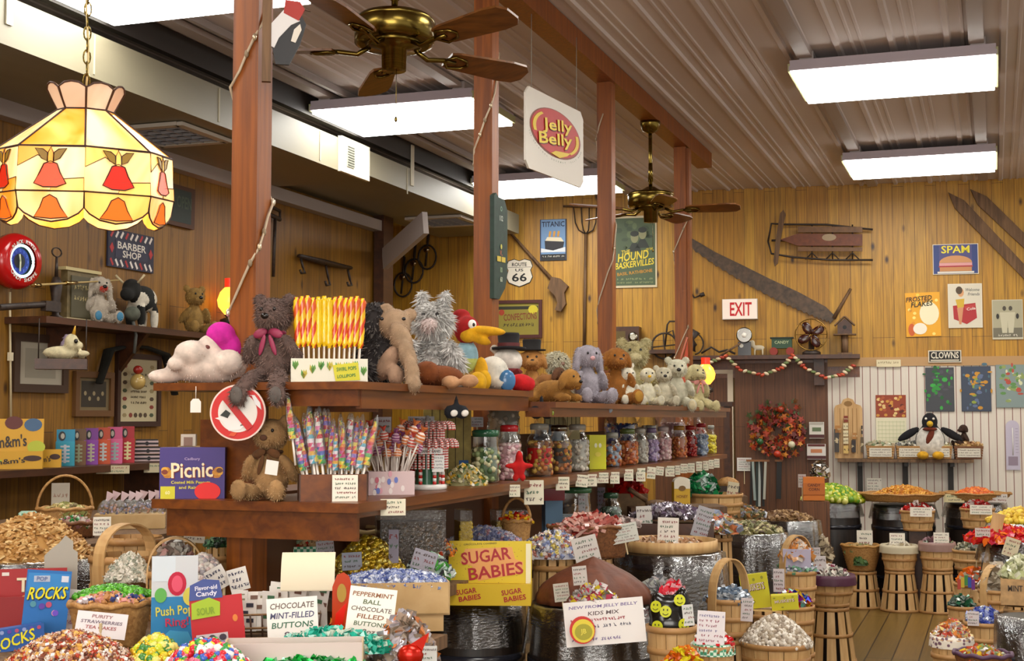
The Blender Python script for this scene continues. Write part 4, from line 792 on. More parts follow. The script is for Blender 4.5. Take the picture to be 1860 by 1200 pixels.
# ================================================================ ceiling fans
def fan(p, rad, rod, angs, lab, mount):
    """p: centre of the underside of the motor housing; rod length up to the canopy; angs from the away direction, clockwise"""
    aw = math.atan2(p[1], p[0]); t = thing('ceiling_fan', lab, 'ceiling fan', p); r = rad / .66
    b = MB(); b.lathe([(.15 * r, .025), (.17 * r, .032), (.17 * r, .118), (.16 * r, .135), (.08 * r, .15), (.03 * r, .18)], 'brass', 36); b.lathe([(.17 * r, .11), (.176 * r, .118), (.17 * r, .126)], 'brass', 36, caps=False); b.build('motor_housing', t)
    b = MB(); b.lathe([(.001, -.09), (.052 * r, -.085), (.055 * r, .0), (.11 * r, .01), (.13 * r, .03)], 'brass', 24); b.build('switch_cup', t)
    b = MB(); b.cyl((0, 0, .15), (0, 0, rod), .014, 'brass', 12); b.cyl((0, 0, .22), (0, 0, .36), .02, 'brass', 12, r2=.015); b.build('downrod', t)
    b = MB(); b.lathe([(.02, rod - .09), (.06, rod - .07), (.075, rod - .02), (.075, rod)], mount, 20); b.build('canopy', t)
    for a in angs:
        an = aw - a; R_ = rot(0, 0, an) @ rot(-.24, 0, 0)
        q = MB(); pts = [(.26 * r, -.05 * r), (.3 * r, -.062 * r), (.56 * r, -.078 * r), (.63 * r, -.07 * r), (.66 * r, -.035 * r), (.66 * r, .035 * r), (.63 * r, .07 * r), (.56 * r, .078 * r), (.3 * r, .062 * r), (.26 * r, .05 * r)]
        vs = [(x_, y_, .002) for x_, y_ in pts] + [(x_, y_, .012) for x_, y_ in pts]; n = len(pts); q.add(vs, [tuple(reversed(range(n))), tuple(range(n, 2 * n))] + [(i, (i + 1) % n, n + (i + 1) % n, n + i) for i in range(n)], 'blade', T=R_); bl = q.build('blade', t)
        q = MB(); q.tube([rot(0, 0, an) @ Vector(v) for v in ((.1 * r, 0, .02), (.16 * r, 0, -.012), (.24 * r, 0, .0), (.3 * r, 0, .0))], .011, 'brass', 7); q.tube([R_ @ Vector(v) for v in ((.24 * r, 0, -.002), (.28 * r, .045 * r, -.004), (.34 * r, .03 * r, -.004), (.36 * r, 0, -.004), (.34 * r, -.03 * r, -.004), (.28 * r, -.045 * r, -.004), (.24 * r, 0, -.002))], .006, 'brass', 6); q.build('blade_arm', bl)
    b = MB(); b.cyl((.02, -.02, -.08), (.02, -.02, -.3), .0016, 'brass', 5); b.ell((.02, -.02, -.3), (.007, .007, .012), 'brass', 8, 6); b.build('pull_chain', t)
SPECIAL['brass'] = lambda: (lambda m: m)(grain_mat('antique_brass', '#5f4e22', '#837036', (1, 1, 30), .22, 0))
M('brass').node_tree.nodes['Principled BSDF'].inputs['Metallic'].default_value = 1
D = math.radians
p = at_d(716, 92, 5.7); fan(p, .64, CEIL - p.z, [D(-9), D(63), D(135), D(207), D(279)], 'brass ceiling fan with five brown wooden blades nearest the viewer', 'brass')
[q for q in COL.objects if q.name == 'ceiling_fan'][0].rotation_euler = Matrix.Rotation(D(-4), 4, RT).to_euler()
p = at_x(1182, 383, -2.39); fan(p, .66, 3.815 - p.z, [D(25), D(97), D(169), D(241), D(313)], 'smaller looking far brass ceiling fan on a long rod under the beam', 'brass')
# ================================================================ hanging oval bean sign
p = at_x(1005, 160, -2.32); y0_, y1_ = at_x(968, 160, -2.32), at_x(1044, 200, -2.32)
h_ = at_x(968, 152, -2.32).z - at_x(968, 302, -2.32).z; w_ = (y1_.y - y0_.y)
mid = Vector((-2.32, (y0_.y + y1_.y) / 2, at_x(968, 152, -2.32).z - h_ / 2)); t = thing('hanging_sign', 'white hanging board with a red oval and yellow lettering Jelly Belly', 'sign', mid, PI / 2 - .12)
b = MB(); c_ = .04; hw, hh = w_ / 2, h_ / 2
out = [(-hw + c_, -hh), (hw - c_, -hh), (hw, -hh + c_), (hw, hh - c_), (hw - c_, hh), (-hw + c_, hh), (-hw, hh - c_), (-hw, -hh + c_)]; b.prism(out, -.006, .006, '#d6cec2')
for sy in (-1, 1):
    T = rot(0, 0, 0 if sy < 0 else PI)
    b.disc(0, .06 * h_, .44 * w_, .3 * h_, '#7a2e12', -.008, 40, T, .003); b.disc(0, .065 * h_, .42 * w_, .285 * h_, '#b5120e', -.0095, 40, T, .003)
    b.prism([(-.4 * w_ * math.cos(a), .065 * h_ + .25 * h_ * math.sin(a)) for a in [-.3 + i * .13 for i in range(10)]] + [(-.35 * w_ * math.cos(a), .065 * h_ + .23 * h_ * math.sin(a)) for a in [-.3 + i * .13 for i in range(9, -1, -1)]], -.012, -.009, '#d9b81e', T)
    b.prism([(.4 * w_ * math.cos(a), .065 * h_ - .26 * h_ * math.sin(a)) for a in [-.3 + i * .13 for i in range(10)]] + [(.35 * w_ * math.cos(a), .065 * h_ - .24 * h_ * math.sin(a)) for a in [-.3 + i * .13 for i in range(9, -1, -1)]], -.012, -.009, '#d9b81e', T)
    for dx, k, y_ in ((.0, '#5a1a08', -.013), (.0, '#e6c62a', -.015)):
        z_ = .005 if k != '#e6c62a' else 0
        b.text('Jelly', .01 * w_ + z_, .15 * h_ - z_, .19 * h_, k, y_, w=.52 * w_, a=.12, T=T); b.text('Belly', -.02 * w_ + z_, -.035 * h_ - z_, .19 * h_, k, y_, w=.58 * w_, a=.12, T=T)
    b.prism([(-.02 * w_, -.16 * h_), (.24 * w_, -.12 * h_), (.18 * w_, -.17 * h_), (.05 * w_, -.23 * h_), (-.1 * w_, -.21 * h_)], -.013, -.01, '#d9b81e', T)
    st = 'THE ORIGINAL GOURMET JELLY BEAN'
    for i, ch in enumerate(st):
        a = -PI / 2 + (i - 15) * .085
        if ch != ' ': b.text(ch, .47 * w_ * math.cos(a), .06 * h_ + .34 * h_ * math.sin(a), .022 * h_, '#3a5a3a', -.008, a=a + PI / 2, T=T)
b.build('board', t)
for s_, topz in ((-1, 3.84), (1, 3.84)): b = MB(); b.cyl((s_ * (hw - .05) * .9, 0, hh), (s_ * (hw - .05) * .9, 0, topz - mid.z), .0022, '#8a8478', 5); b.build('hanging_wire', t)
# ================================================================ green number board on the second post
a0 = Vector((XP + .075, 6.43, 0)); zt, zb = at_x(897, 346, XP + .08).z, at_x(897, 540, XP + .08).z; H = zt - zb
b = MB(); b.prism([(-.1, 0), (-.02, -.0), (.07, .12 * H), (.1, .25 * H), (.1, .86 * H), (.06, .95 * H), (-.04, .97 * H), (-.07, H), (-.1, .97 * H)], -.012, .012, '#20362c:w')
for z_, tx, k in ((.86, 'O', '#7a9a84'), (.77, '112', '#c8cfc4'), (.5, '.', '#b8b04a'), (.44, 'V..', '#b8603a'), (.38, '--', '#c0a83a'), (.28, '10', '#9ab48a'), (.19, '60', '#b8c0a8')): b.text(tx, -.0, z_ * H, .05 * H, k, -.015)
b.build('number_board', None, 'narrow green painted board with numbers 112 and 10 hung on the second post', 'sign', None, (XP + .063, 6.44, zb), PI / 2 - .12).scale = (.74, 1, 1)
# woodpecker ornament on the first post
p = at_d(517, 118, 4.62); s = px(100, 4.62); t = thing('woodpecker_ornament', 'flat painted wooden woodpecker with a red head fixed high on the nearest post', 'ornament', (p.x - .0, p.y, p.z), face(p)); b = MB()
b.prism([(-.03, 0), (.015, 0), (.05, .07), (.07, .14), (.055, .17), (-.02, .14), (-.05, .1)], -.006, .006, '#1c1a1c'); b.prism([(-.052, .13), (-.045, .06), (-.035, .055), (-.02, .09), (.02, .135), (.05, .15), (-.005, .185)], -.009, .007, '#cfcac8')
b.prism([(.02, .08), (.035, .075), (.055, .12), (.05, .14), (.03, .12)], -.009, .007, '#cfc6b8'); b.build('body', t); b = MB(); b.prism([(-.005, .175), (.045, .15), (.065, .19), (.05, .215), (.0, .22)], -.01, .01, '#9c1c0e'); b.prism([(.062, .19), (.085, .186), (.06, .2)], -.004, .004, '#4a3018'); b.build('head', t)
b = MB(); b.box((-.06, .0, .11), (.03, .022, .34), 'oldwood'); b.build('bark_strip', t)
# ================================================================ stained glass lamp
LD = 3.6; base = at_d(152, 398, LD); base = Vector((base.x, base.y, base.z)); R8 = px(157, LD); t = thing('stained_glass_lamp', 'stained glass hanging lamp with red and orange tulips, switched on', 'lamp', base + Vector((0, 0, .012)), (.085, 0, face(base))); k8 = R8 / .226
prof8 = [(.8, .005), (1.0, .10), (1.0, .185), (.31, .29), (.44, .352)]
def ring8(f, z, n=8, ph=0): return [Vector((R8 * f * math.sin(2 * PI * i / n + ph), -R8 * f * math.cos(2 * PI * i / n + ph), z * k8)) for i in range(n)]
lead = MB(); BZ = [0.0, .045, .155, .268, .33]; BF = [.97, 1.0, .975, .30, .44]
rings = [ring8(f, z) for f, z in zip(BF, BZ)]
def quadpt(i, lo, u, v):                      # point on panel i of band lo; u across, v up
    a, c, d, e = rings[lo][i], rings[lo][(i + 1) % 8], rings[lo + 1][i], rings[lo + 1][(i + 1) % 8]; return (a.lerp(c, u)).lerp(d.lerp(e, u), v)
def panelpoly(mb, i, lo, uv, k, off=.0):
    n = (quadpt(i, lo, 1, 0) - quadpt(i, lo, 0, 0)).cross(quadpt(i, lo, 0, 1) - quadpt(i, lo, 0, 0)).normalized(); pts = [quadpt(i, lo, u, v) + n * off for u, v in uv]; m = len(pts)
    mb.add([p_ + n * .0015 for p_ in pts] + [p_ - n * .0015 for p_ in pts], [tuple(range(m)), tuple(reversed(range(m, 2 * m)))] + [(j, m + j, m + (j + 1) % m, (j + 1) % m) for j in range(m)], k)
    return [p_ + n * .002 for p_ in pts]
for i in range(8):
    sk = MB(); sc_ = [(0, 1), (0, .1), (.08, -.2), (.25, -.52), (.5, -.67), (.75, -.52), (.92, -.2), (1, .1), (1, 1)]
    lead.tube(panelpoly(sk, i, 0, sc_, 'opal_cream' if i % 2 else 'opal_amber'), .0022, '#3a1c0c', 4, True)
    lead.tube(panelpoly(sk, i, 0, [(.24, -.42), (.5, -.5), (.76, -.42), (.66, .1), (.6, .6), (.5, .8), (.4, .6), (.34, .1)], 'opal_orange', .003), .0014, '#3a1c0c', 4, True)
    sk.build('skirt_panel', t); bd = MB()
    panelpoly(bd, i, 1, [(0, 0), (1, 0), (1, 1), (0, 1)], 'opal_cream'); lead.tube(panelpoly(bd, i, 1, [(0, .55), (.3, .8), (.5, .6), (.5, 1), (0, 1)], 'opal_amber', .0015), .0012, '#3a1c0c', 4, True)
    lead.tube(panelpoly(bd, i, 1, [(.55, .25), (1, .3), (1, .0), (.5, .0)], 'opal_amber', .0015), .0012, '#3a1c0c', 4, True)
    lead.tube(panelpoly(bd, i, 1, [(.26, .16), (.4, .08), (.6, .08), (.74, .16), (.65, .4), (.6, .6), (.5, .66), (.4, .6), (.34, .4)], ('opal_red', 'opal_coral')[i % 2], .003), .0016, '#3a1c0c', 4, True)
    lead.tube(panelpoly(bd, i, 1, [(.46, .62), (.54, .62), (.54, .85), (.5, .97), (.46, .85)], 'opal_amber', .004), .0012, '#3a1c0c', 4, True)
    for s_ in (-1, 1): lead.tube(panelpoly(bd, i, 1, [(.5 + s_ * .05, .66), (.5 + s_ * .14, .72), (.5 + s_ * .24, .95), (.5 + s_ * .12, .93), (.5 + s_ * .05, .85)], 'opal_olive', .004), .0012, '#3a1c0c', 4, True)
    bd.build('tulip_panel', t); up_ = MB(); lead.tube(panelpoly(up_, i, 2, [(0, 0), (1, 0), (1, 1), (0, 1)], 'opal_amber' if i % 2 else 'opal_cream'), .0028, '#3a1c0c', 5, True); up_.build('shoulder_panel', t)
    cr = MB(); lead.tube(panelpoly(cr, i, 3, [(0, 0), (1, 0), (1, .85), (.75, 1.03), (.5, 1.08), (.25, 1.03), (0, .85)], 'opal_tan'), .0028, '#3a1c0c', 5, True); cr.build('crown_panel', t)
lead.tube(rings[1], .003, '#3a1c0c', 5, True); lead.tube(rings[2], .003, '#3a1c0c', 5, True); lead.build('lead_came', t)
b = MB(); b.ell((0, 0, .17 * k8), (.03, .03, .045), 'glow_white'); b.cyl((0, 0, .2 * k8), (0, 0, .33 * k8), .015, 'brass'); b.build('bulb', t)
lp = bpy.data.lights.new('lamp_light', 'POINT'); lp.energy = 1.3; lp.color = (1, .75, .42); lp.shadow_soft_size = .04; lo = bpy.data.objects.new('lamp_light', lp); COL.objects.link(lo); lo.parent = t; lo.location = (0, 0, .06)
ch = MB(); z = .33 * k8; i = 0; topz = CEIL - base.z
while z < topz: a = PI / 2 * (i % 2); ch.tube([(.009 * math.cos(q) * math.cos(a), .009 * math.cos(q) * math.sin(a), z + .019 + .019 * math.sin(q)) for q in [2 * PI * j / 10 for j in range(10)]], .0022, 'brass', 5, True); z += .031; i += 1
ch.tube([(.004 * math.sin(j * .8), .004 * math.cos(j * .8), .33 * k8 + j * .04) for j in range(int((topz - .33 * k8) / .04))], .003, '#c9b27a', 5); ch.build('chain', t)
# ================================================================ small glowing oil lamps
def oil_lamp(p, s, lab, name='oil_lamp'):
    t = thing(name, lab, 'lamp', p); b = MB(); b.lathe([(.3 * s, 0), (.3 * s, .05 * s), (.1 * s, .1 * s), (.08 * s, .25 * s), (.26 * s, .36 * s), (.26 * s, .46 * s), (.1 * s, .52 * s), (.16 * s, .58 * s)], 'iron', 18); b.build('base', t)
    b = MB(); b.lathe([(.15 * s, .6 * s), (.3 * s, .78 * s), (.33 * s, .95 * s), (.26 * s, 1.15 * s), (.15 * s, 1.27 * s)], 'glow_orange', 20, caps=False); b.build('glass_shade', t)
    b = MB(); b.lathe([(.15 * s, 1.27 * s), (.15 * s, 1.5 * s)], 'glow_red', 16, caps=False); b.build('chimney', t); b = MB(); b.ell((0, 0, .86 * s), (.24 * s, .24 * s, .24 * s), 'glow_white', 12, 8); b.build('bulb', t)
    b = MB(); b.box((0, .3 * s, .9 * s), (.9 * s, .01, 1.1 * s), '#7a1208:g') if False else None
p = at_d(1282, 700, 12.6); oil_lamp(p - Vector((0, 0, .15)), .27, 'glowing amber glass lamp behind the white plush dog at the far shelf end')
p = on_ws(418, .13); oil_lamp(p, .3, 'glowing red and amber glass lamp half hidden by the nearest post')
p = at_bw(1282, 700, .35); p = Vector((at_d(1282, 700, 12.6).x, at_d(1282, 700, 12.6).y, 0)); zt = at_d(1282, 700, 12.6).z - .15
b = MB(); b.box((0, 0, zt - .02), (.5, .35, .04), 'darkwood')
for sx in (-1, 1): b.box((sx * .2, 0, (zt - .04) / 2), (.05, .3, zt - .04), 'darkwood')
b.build('tall_plant_stand', None, 'tall dark narrow stand carrying the amber lamp beyond the island', 'stand', None, p, BRZ)
# ================================================================ antiques along the ledge
def led(x, off=.16): p = at_bw(x, 646, off); return Vector((p.x, p.y, hs.location.z))
t = thing('antique_fan', 'small antique table fan with dark blades and a wire cage on the ledge', 'fan', led(1474), BRZ); b = MB(); b.lathe([(.09, 0), (.09, .03), (.03, .06), (.025, .14)], 'iron', 16); b.ell((0, .04, .2), (.05, .09, .06), 'iron'); b.build('base', t)
for i in range(4): a = D(30 + 90 * i); b = MB(); b.ell((.075 * math.cos(a), -.06, .2 + .075 * math.sin(a)), (.07, .008, .045), '#3a1410:g', 10, 6, R=rot(0, -a, 0)); b.build('fan_blade', t)
b = MB(); b.tube([(.155 * math.cos(a), -.08, .2 + .155 * math.sin(a)) for a in [2 * PI * i / 28 for i in range(28)]], .006, '#8a6a34:m', 5, True)
for i in range(8): a = 2 * PI * i / 8; b.cyl((0, -.1, .2), (.155 * math.cos(a), -.08, .2 + .155 * math.sin(a)), .003, '#8a6a34:m', 4)
b.build('wire_cage', t)
t = thing('birdhouse', 'small dark wooden birdhouse on a post standing on the ledge', 'birdhouse', led(1535), BRZ); b = MB(); b.box((0, 0, .01), (.14, .12, .02), 'oldwood'); b.cyl((0, 0, 0), (0, 0, .2), .035, 'oldwood', 7); b.build('stump', t); b = MB(); b.prism([(-.07, .2), (.07, .2), (.07, .3), (0, .36), (-.07, .3)], -.05, .05, 'darkwood'); b.box((-.05, 0, .335), (.13, .14, .012), 'oldwood', r=rot(0, -.75, 0)); b.box((.05, 0, .335), (.13, .14, .012), 'oldwood', r=rot(0, .75, 0)); b.box((0, 0, .2), (.22, .14, .012), 'oldwood'); b.disc(0, .27, .02, .02, '#0a0806', -.053); b.build('house', t)
t = thing('lantern_light', 'black battery lantern with a round silver reflector on the ledge', 'lantern', led(1353), BRZ); b = MB(); b.box((0, 0, .07), (.13, .1, .14), '#17161a:g'); b.disc(-.03, .1, .02, .02, '#b8b4a8', -.053); b.build('case', t)
b = MB(); b.lathe([(.02, 0), (.07, .03), (.08, .05), (.07, .055)], '#8d8b86:m', 22, T=Matrix.Translation((0, -.02, .205)) @ rot(PI / 2)); b.ell((0, -.07, .205), (.028, .02, .028), '#f0ece0:g'); b.build('reflector', t)
t = thing('toy_horse_wagon', 'toy horse pulling a green covered wagon on the ledge', 'toy', led(1415), BRZ); b = MB(); b.box((.03, 0, .12), (.2, .09, .1), '#2c4a34'); b.box((.03, 0, .175), (.23, .11, .012), '#1c2a20'); b.text('CANDY', .03, .13, .03, '#a8b48a', -.048, w=.14); b.build('wagon_body', t)
for x_ in (-.05, .11): b = MB(); b.cyl((x_, -.055, .04), (x_, .055, .04), .04, '#8a2a1c', 14); b.build('wheel', t)
soft('horse', [(-.2, 0, .08, .06, .02, .028), (-.26, 0, .12, .025, .015, .04), (-.29, 0, .14, .03, .013, .015)] + [(-.2 + s_ * .04, q * .012, .035, .01, .008, .04) for s_ in (-1, 1) for q in (-1, 1)], '#c4b89c', t, .001, 10, None, .006)
t = thing('mantel_radio', 'old brown wooden box radio with a round dial behind the third post', 'radio', at_bw(1137, 636, .14), BRZ); z0 = at_bw(1137, 636, .14).z; h_ = at_bw(1137, 594, .14).z - z0
b = MB(); b.box((0, 0, h_ / 2), (.3, .2, h_), 'darkwood'); b.rect(-.05, h_ / 2, .12, h_ * .6, '#5c4a1e', -.103); b.build('cabinet', t); b = MB(); b.lathe([(.05, 0), (.05, .012), (.03, .02)], '#a09a8c:m', 20, T=Matrix.Translation((.09, -.1, h_ * .55)) @ rot(PI / 2)); b.build('dial', t)
b = MB(); a_, c_ = at_bw(1100, 640, .1), at_bw(1250, 640, .1); L = (c_ - a_).length; b.box((L / 2, 0, -.02), (L, .3, .04), 'darkwood'); b.build('wall_ledge', None, 'dark ledge behind the third post with the radio and wheel frame', 'shelf', None, (a_.x, a_.y, z0 - .001), BRZ)
# old wheel tool
t, L = hung('wheel_cultivator', 'iron spoked wheel with a curved frame standing behind the farthest post', 'tool', 1207, 628, .16); b = MB(); c_ = Vector(L(1207, 628)); r_ = .13
b.tube([c_ + Vector((r_ * math.cos(a), 0, r_ * math.sin(a))) for a in [2 * PI * i / 28 for i in range(28)]], .011, 'iron', 6, True)
for i in range(2): a = PI / 2 * i + .1; b.cyl(c_ - Vector((r_ * math.cos(a), 0, r_ * math.sin(a))), c_ + Vector((r_ * math.cos(a), 0, r_ * math.sin(a))), .008, 'iron', 6)
b.build('wheel', t); b = MB(); b.tube([L(1208, 628), L(1212, 590), L(1216, 584), L(1232, 584)], .01, 'iron', 6); b.tube([L(1212, 605), L(1222, 600), L(1228, 625)], .009, 'iron', 6); b.build('frame', t)
p = led(1256, .12); b = MB(); b.tube([p + Vector((0, 0, .06)), p + Vector((.02, 0, .12)), p + Vector((.0, 0, .18)), p + Vector((.05, 0, .26))], [.05, .04, .03, .05], 'iron', 8); b.tube([p + BDIR * (.02 + .1 * math.cos(a)) + Vector((0, 0, .13 + .11 * math.sin(a))) for a in [-1.4 + i * .2 for i in range(15)]], .008, 'iron', 5); b.build('iron_bell_pull', None, 'small black iron figure tool beside the farthest post on the ledge', 'tool')
b = MB(); p = led(1310, .2); b.tube([p + BDIR * x_ + Vector((0, 0, z_)) for x_, z_ in ((-.2, .03), (-.1, .09), (-.02, .04), (.06, .06), (.14, .02))], .012, 'iron', 6); b.cyl(p + BDIR * .0 + Vector((0, -.05, .0)), p + BDIR * .2 + Vector((0, -.05, .12)), .012, 'oldwood', 6); b.build('old_sickle', None, 'rusty sickle lying on the ledge left of the silver lantern', 'tool')
p = at_y(1243, 700, 10.93); p.x = max(p.x, XP - .02); s_ = px(1, dep(p)); L = lambda x, y: ((x - 1243) * s_, 0, (700 - y) * s_)
t = thing('red_pennant', 'narrow orange red cloth strip and rod fixed low on the farthest post', 'flag', p, .2); b = MB(); b.prism([(L(*q)[0], L(*q)[2]) for q in ((1250, 618), (1250, 700), (1234, 700), (1240, 660))], -.005, .005, '#b5401a'); b.build('cloth', t); b = MB(); b.cyl(L(1225, 690), L(1249, 612), .008, '#b8644a', 6); b.build('rod', t)
# ================================================================ wreath and hangings on the brown panel
c_ = at_bw(1412, 781, .12); t = thing('autumn_wreath', 'round wreath of red, orange and brown autumn leaves on the brown panel', 'wreath', c_, BRZ); d = dep(c_); R0 = px(34, d); rn = random.Random(5); b = MB()
b.tube([(R0 * math.cos(a), .02, R0 * math.sin(a)) for a in [2 * PI * i / 24 for i in range(24)]], .035, '#4a2412:r', 6, True)
for _ in range(520):
    a = rn.uniform(0, 6.283); rr = R0 + rn.gauss(0, .055); s = rn.uniform(.02, .045); y_ = rn.uniform(-.07, .02); T = Matrix.Translation((rr * math.cos(a), y_, rr * math.sin(a))) @ rot(rn.uniform(-.8, .8), rn.uniform(0, 6), rn.uniform(-.8, .8)) @ Matrix.Diagonal((s, s, s, 1))
    low = -math.sin(a); k = rn.choice(['#7a1a12', '#5c1a14', '#8f2e12', '#6a4018'] + (['#b8641a', '#c07a22', '#a83a1a'] if low > -.2 or rr < R0 else []) + ['#3c4a22'])
    b.add([(0, 0, 1), (.35, 0, .3), (.95, 0, .35), (.45, 0, -.15), (.6, 0, -.8), (0, .1, -.5), (-.6, 0, -.8), (-.45, 0, -.15), (-.95, 0, .35), (-.35, 0, .3)], [tuple(range(10))], k, False, T)
b.build('leaves', t)
for x_, z_, k in ((.0, -1.25, '#b83a22:g'), (-.9, -.6, '#2f5a34:g'), (.75, -.75, '#cfc8a8:g'), (.2, 1.1, '#8f2e12:g')): q = MB(); q.ell((x_ * R0, -.07, z_ * R0), (.035, .03, .035), k); q.build('berry', t)
def hang_at(x, y, off=.07): return at_bw(x, y, off)
def strapset(lab, x0, x1, y0, y1, cols, name='hanging_ribbons', wid=.03, cat='ribbons'):
    m, w_, h = on_bw(x0, x1, y0, y1, .12); b = MB(); rn = random.Random(x0); n = len(cols)
    for i, k in enumerate(cols): x_ = -w_ / 2 + w_ * (i + .5) / n; hh = h * rn.uniform(.75, 1); b.box((x_, rn.uniform(-.03, .03), h / 2 - hh / 2), (w_ / n * .9, .006, hh), k, r=rot(0, rn.uniform(-.05, .05), 0))
    b.box((0, .0, h / 2 + .01), (w_ * 1.4, .02, .02), '#8a5a34'); return b.build(name, None, lab, cat, None, m, BRZ)
strapset('black and white printed neckties and lanyards hanging from a wooden rail on the brown panel', 1362, 1392, 838, 925, ['#1c1a18', '#8d9a94', '#24302c', '#b9c2bc', '#1f1e1c', '#a8a89a'], 'lanyard_rack')
strapset('single black strap hanging at the right end of the wooden rail', 1410, 1420, 838, 920, ['#1c1a18'], 'hanging_strap', cat='strap')
for x0, y0, x1, y1, lab, cl in ((1470, 766, 1497, 796, 'white printed snack bag clipped highest on the brown panel edge', '#c9c4b8'), (1466, 806, 1500, 834, 'white and maroon snack bag clipped second on the panel edge', '#cfc8c0')):
    m, w_, h = on_bw(x0, x1, y0, y1, .12); b = MB(); b.box((0, 0, 0), (w_, .05, h), cl); b.rect(0, -.36 * h, w_, .2 * h, '#4a1c1c', -.028); b.rect(0, .42 * h, w_ * .9, .14 * h, '#5c2420' if y0 > 800 else '#a8a296', -.028); b.rect(0, .05 * h, .6 * w_, .24 * h, '#5a6a4a' if y0 < 800 else '#b8744a', -.027); b.build('snack_bag', None, lab, 'snack bag', None, m, BRZ)
# ================================================================ goods on the white beadboard wall
m, w_, h = on_bw(1520, 1765, 828, 838, .2); SZ = at_bw(1640, 833, .2).z; t = thing('wall_rack_shelf', 'narrow brown shelf on dark brackets across the white beadboard', 'shelf', (m.x, m.y, SZ), BRZ); b = MB(); b.box((0, 0, -.015), (w_, .3, .03), 'oldwood'); b.build('shelf_board', t)
for x_ in (1562, 1645, 1728): q = at_bw(x_, 833, .2); dx = (q - m).dot(BDIR); b = MB(); b.box((dx, .12, -.2), (.05, .04, .36), '#1c1610'); b.box((dx, .0, -.05), (.04, .24, .04), '#1c1610'); b.build('bracket', t)
def rk(x, off=.2): p = at_bw(x, 833, off); return Vector((p.x, p.y, SZ))
# calendar
def a_cal(b, w, h, y):
    b.rect(0, .27 * h, w, .46 * h, '#8f3a1c', y - .001); rn = random.Random(3)
    for _ in range(40): b.disc(rn.uniform(-.45, .45) * w, rn.uniform(.06, .46) * h, .06 * w, .03 * h, rn.choice(['#c98f3a', '#5c1c10', '#d9b878', '#a8502a']), y - .002 - rn.random() * .001, 7)
    for i in range(6): b.rect(0, (-.05 - .08 * i) * h, .9 * w, .005 * h, '#8a9a5c', y - .001)
    for i in range(8): b.rect((-.42 + .12 * i) * w, -.25 * h, .008 * w, .44 * h, '#a8b07a', y - .001)
sign('wall_calendar', 'wall calendar with a photo of nuts above pale date columns', 'calendar', on_bw(1591, 1646, 717, 806, .06), '#d9d3b4', a_cal, th=.008)
def a_dark(seed, cols, txt=None):
    def f(b, w, h, y):
        rn = random.Random(seed); b.rect(0, 0, w * .96, h * .97, cols[0], y - .001)
        for _ in range(46): b.disc(rn.gauss(0, .22) * w, rn.gauss(.1, .22) * h if abs(rn.random()) < 2 else 0, rn.uniform(.03, .11) * w, rn.uniform(.02, .06) * h, rn.choice(cols[1:]), y - .002 - rn.random() * .001, 7)
    return f
for (x0, x1, y0, y1, bg, art, lab) in ((1681, 1733, 667, 747, '#3c3e44', a_dark(1, ['#3f4146', '#2c8a34', '#1f5c2c', '#4a4a52', '#37a040']), 'dark glossy poster of green sweets on the beadboard, under the black word sign'),
        (1746, 1800, 665, 747, '#343a48', a_dark(2, ['#3a4456', '#8a9a3a', '#4a6a7a', '#c08a2a', '#5a6a8a']), 'blue grey glossy poster of yellow sweets in the middle of the three'),
        (1809, 1862, 662, 740, '#7c8a84', a_dark(3, ['#7f8f8c', '#5c8a4a', '#b04a3a', '#cfd0a8', '#8a9a5a']), 'pale green glossy poster beside the thermometer at the wall edge')):
    o = sign('candy_poster', lab, 'poster', on_bw(x0, x1, y0, y1, .06), bg, art, th=.01); 
m, w_, h = on_bw(1827, 1852, 763, 853, .06); t = thing('wall_thermometer', 'tall narrow rounded tin thermometer on the beadboard', 'thermometer', m, BRZ); b = MB(); r_ = w_ / 2
b.prism([(r_ * math.cos(a), h / 2 - r_ + r_ * math.sin(a)) for a in [PI * i / 10 for i in range(11)]] + [(-r_, -h / 2), (r_, -h / 2)], -.008, .004, '#b8b0c0'); b.rect(0, -.32 * h, w_ * .7, .18 * h, '#8a7a88', -.01); b.build('plate', t); b = MB(); b.cyl((0, -.014, -.2 * h), (0, -.014, .35 * h), .006, '#d8d4d0', 6); [b.rect(.3 * w_, (-.15 + .06 * i) * h, .2 * w_, .004 * h, '#4a4450', -.01) for i in range(9)]; b.build('glass_tube', t)
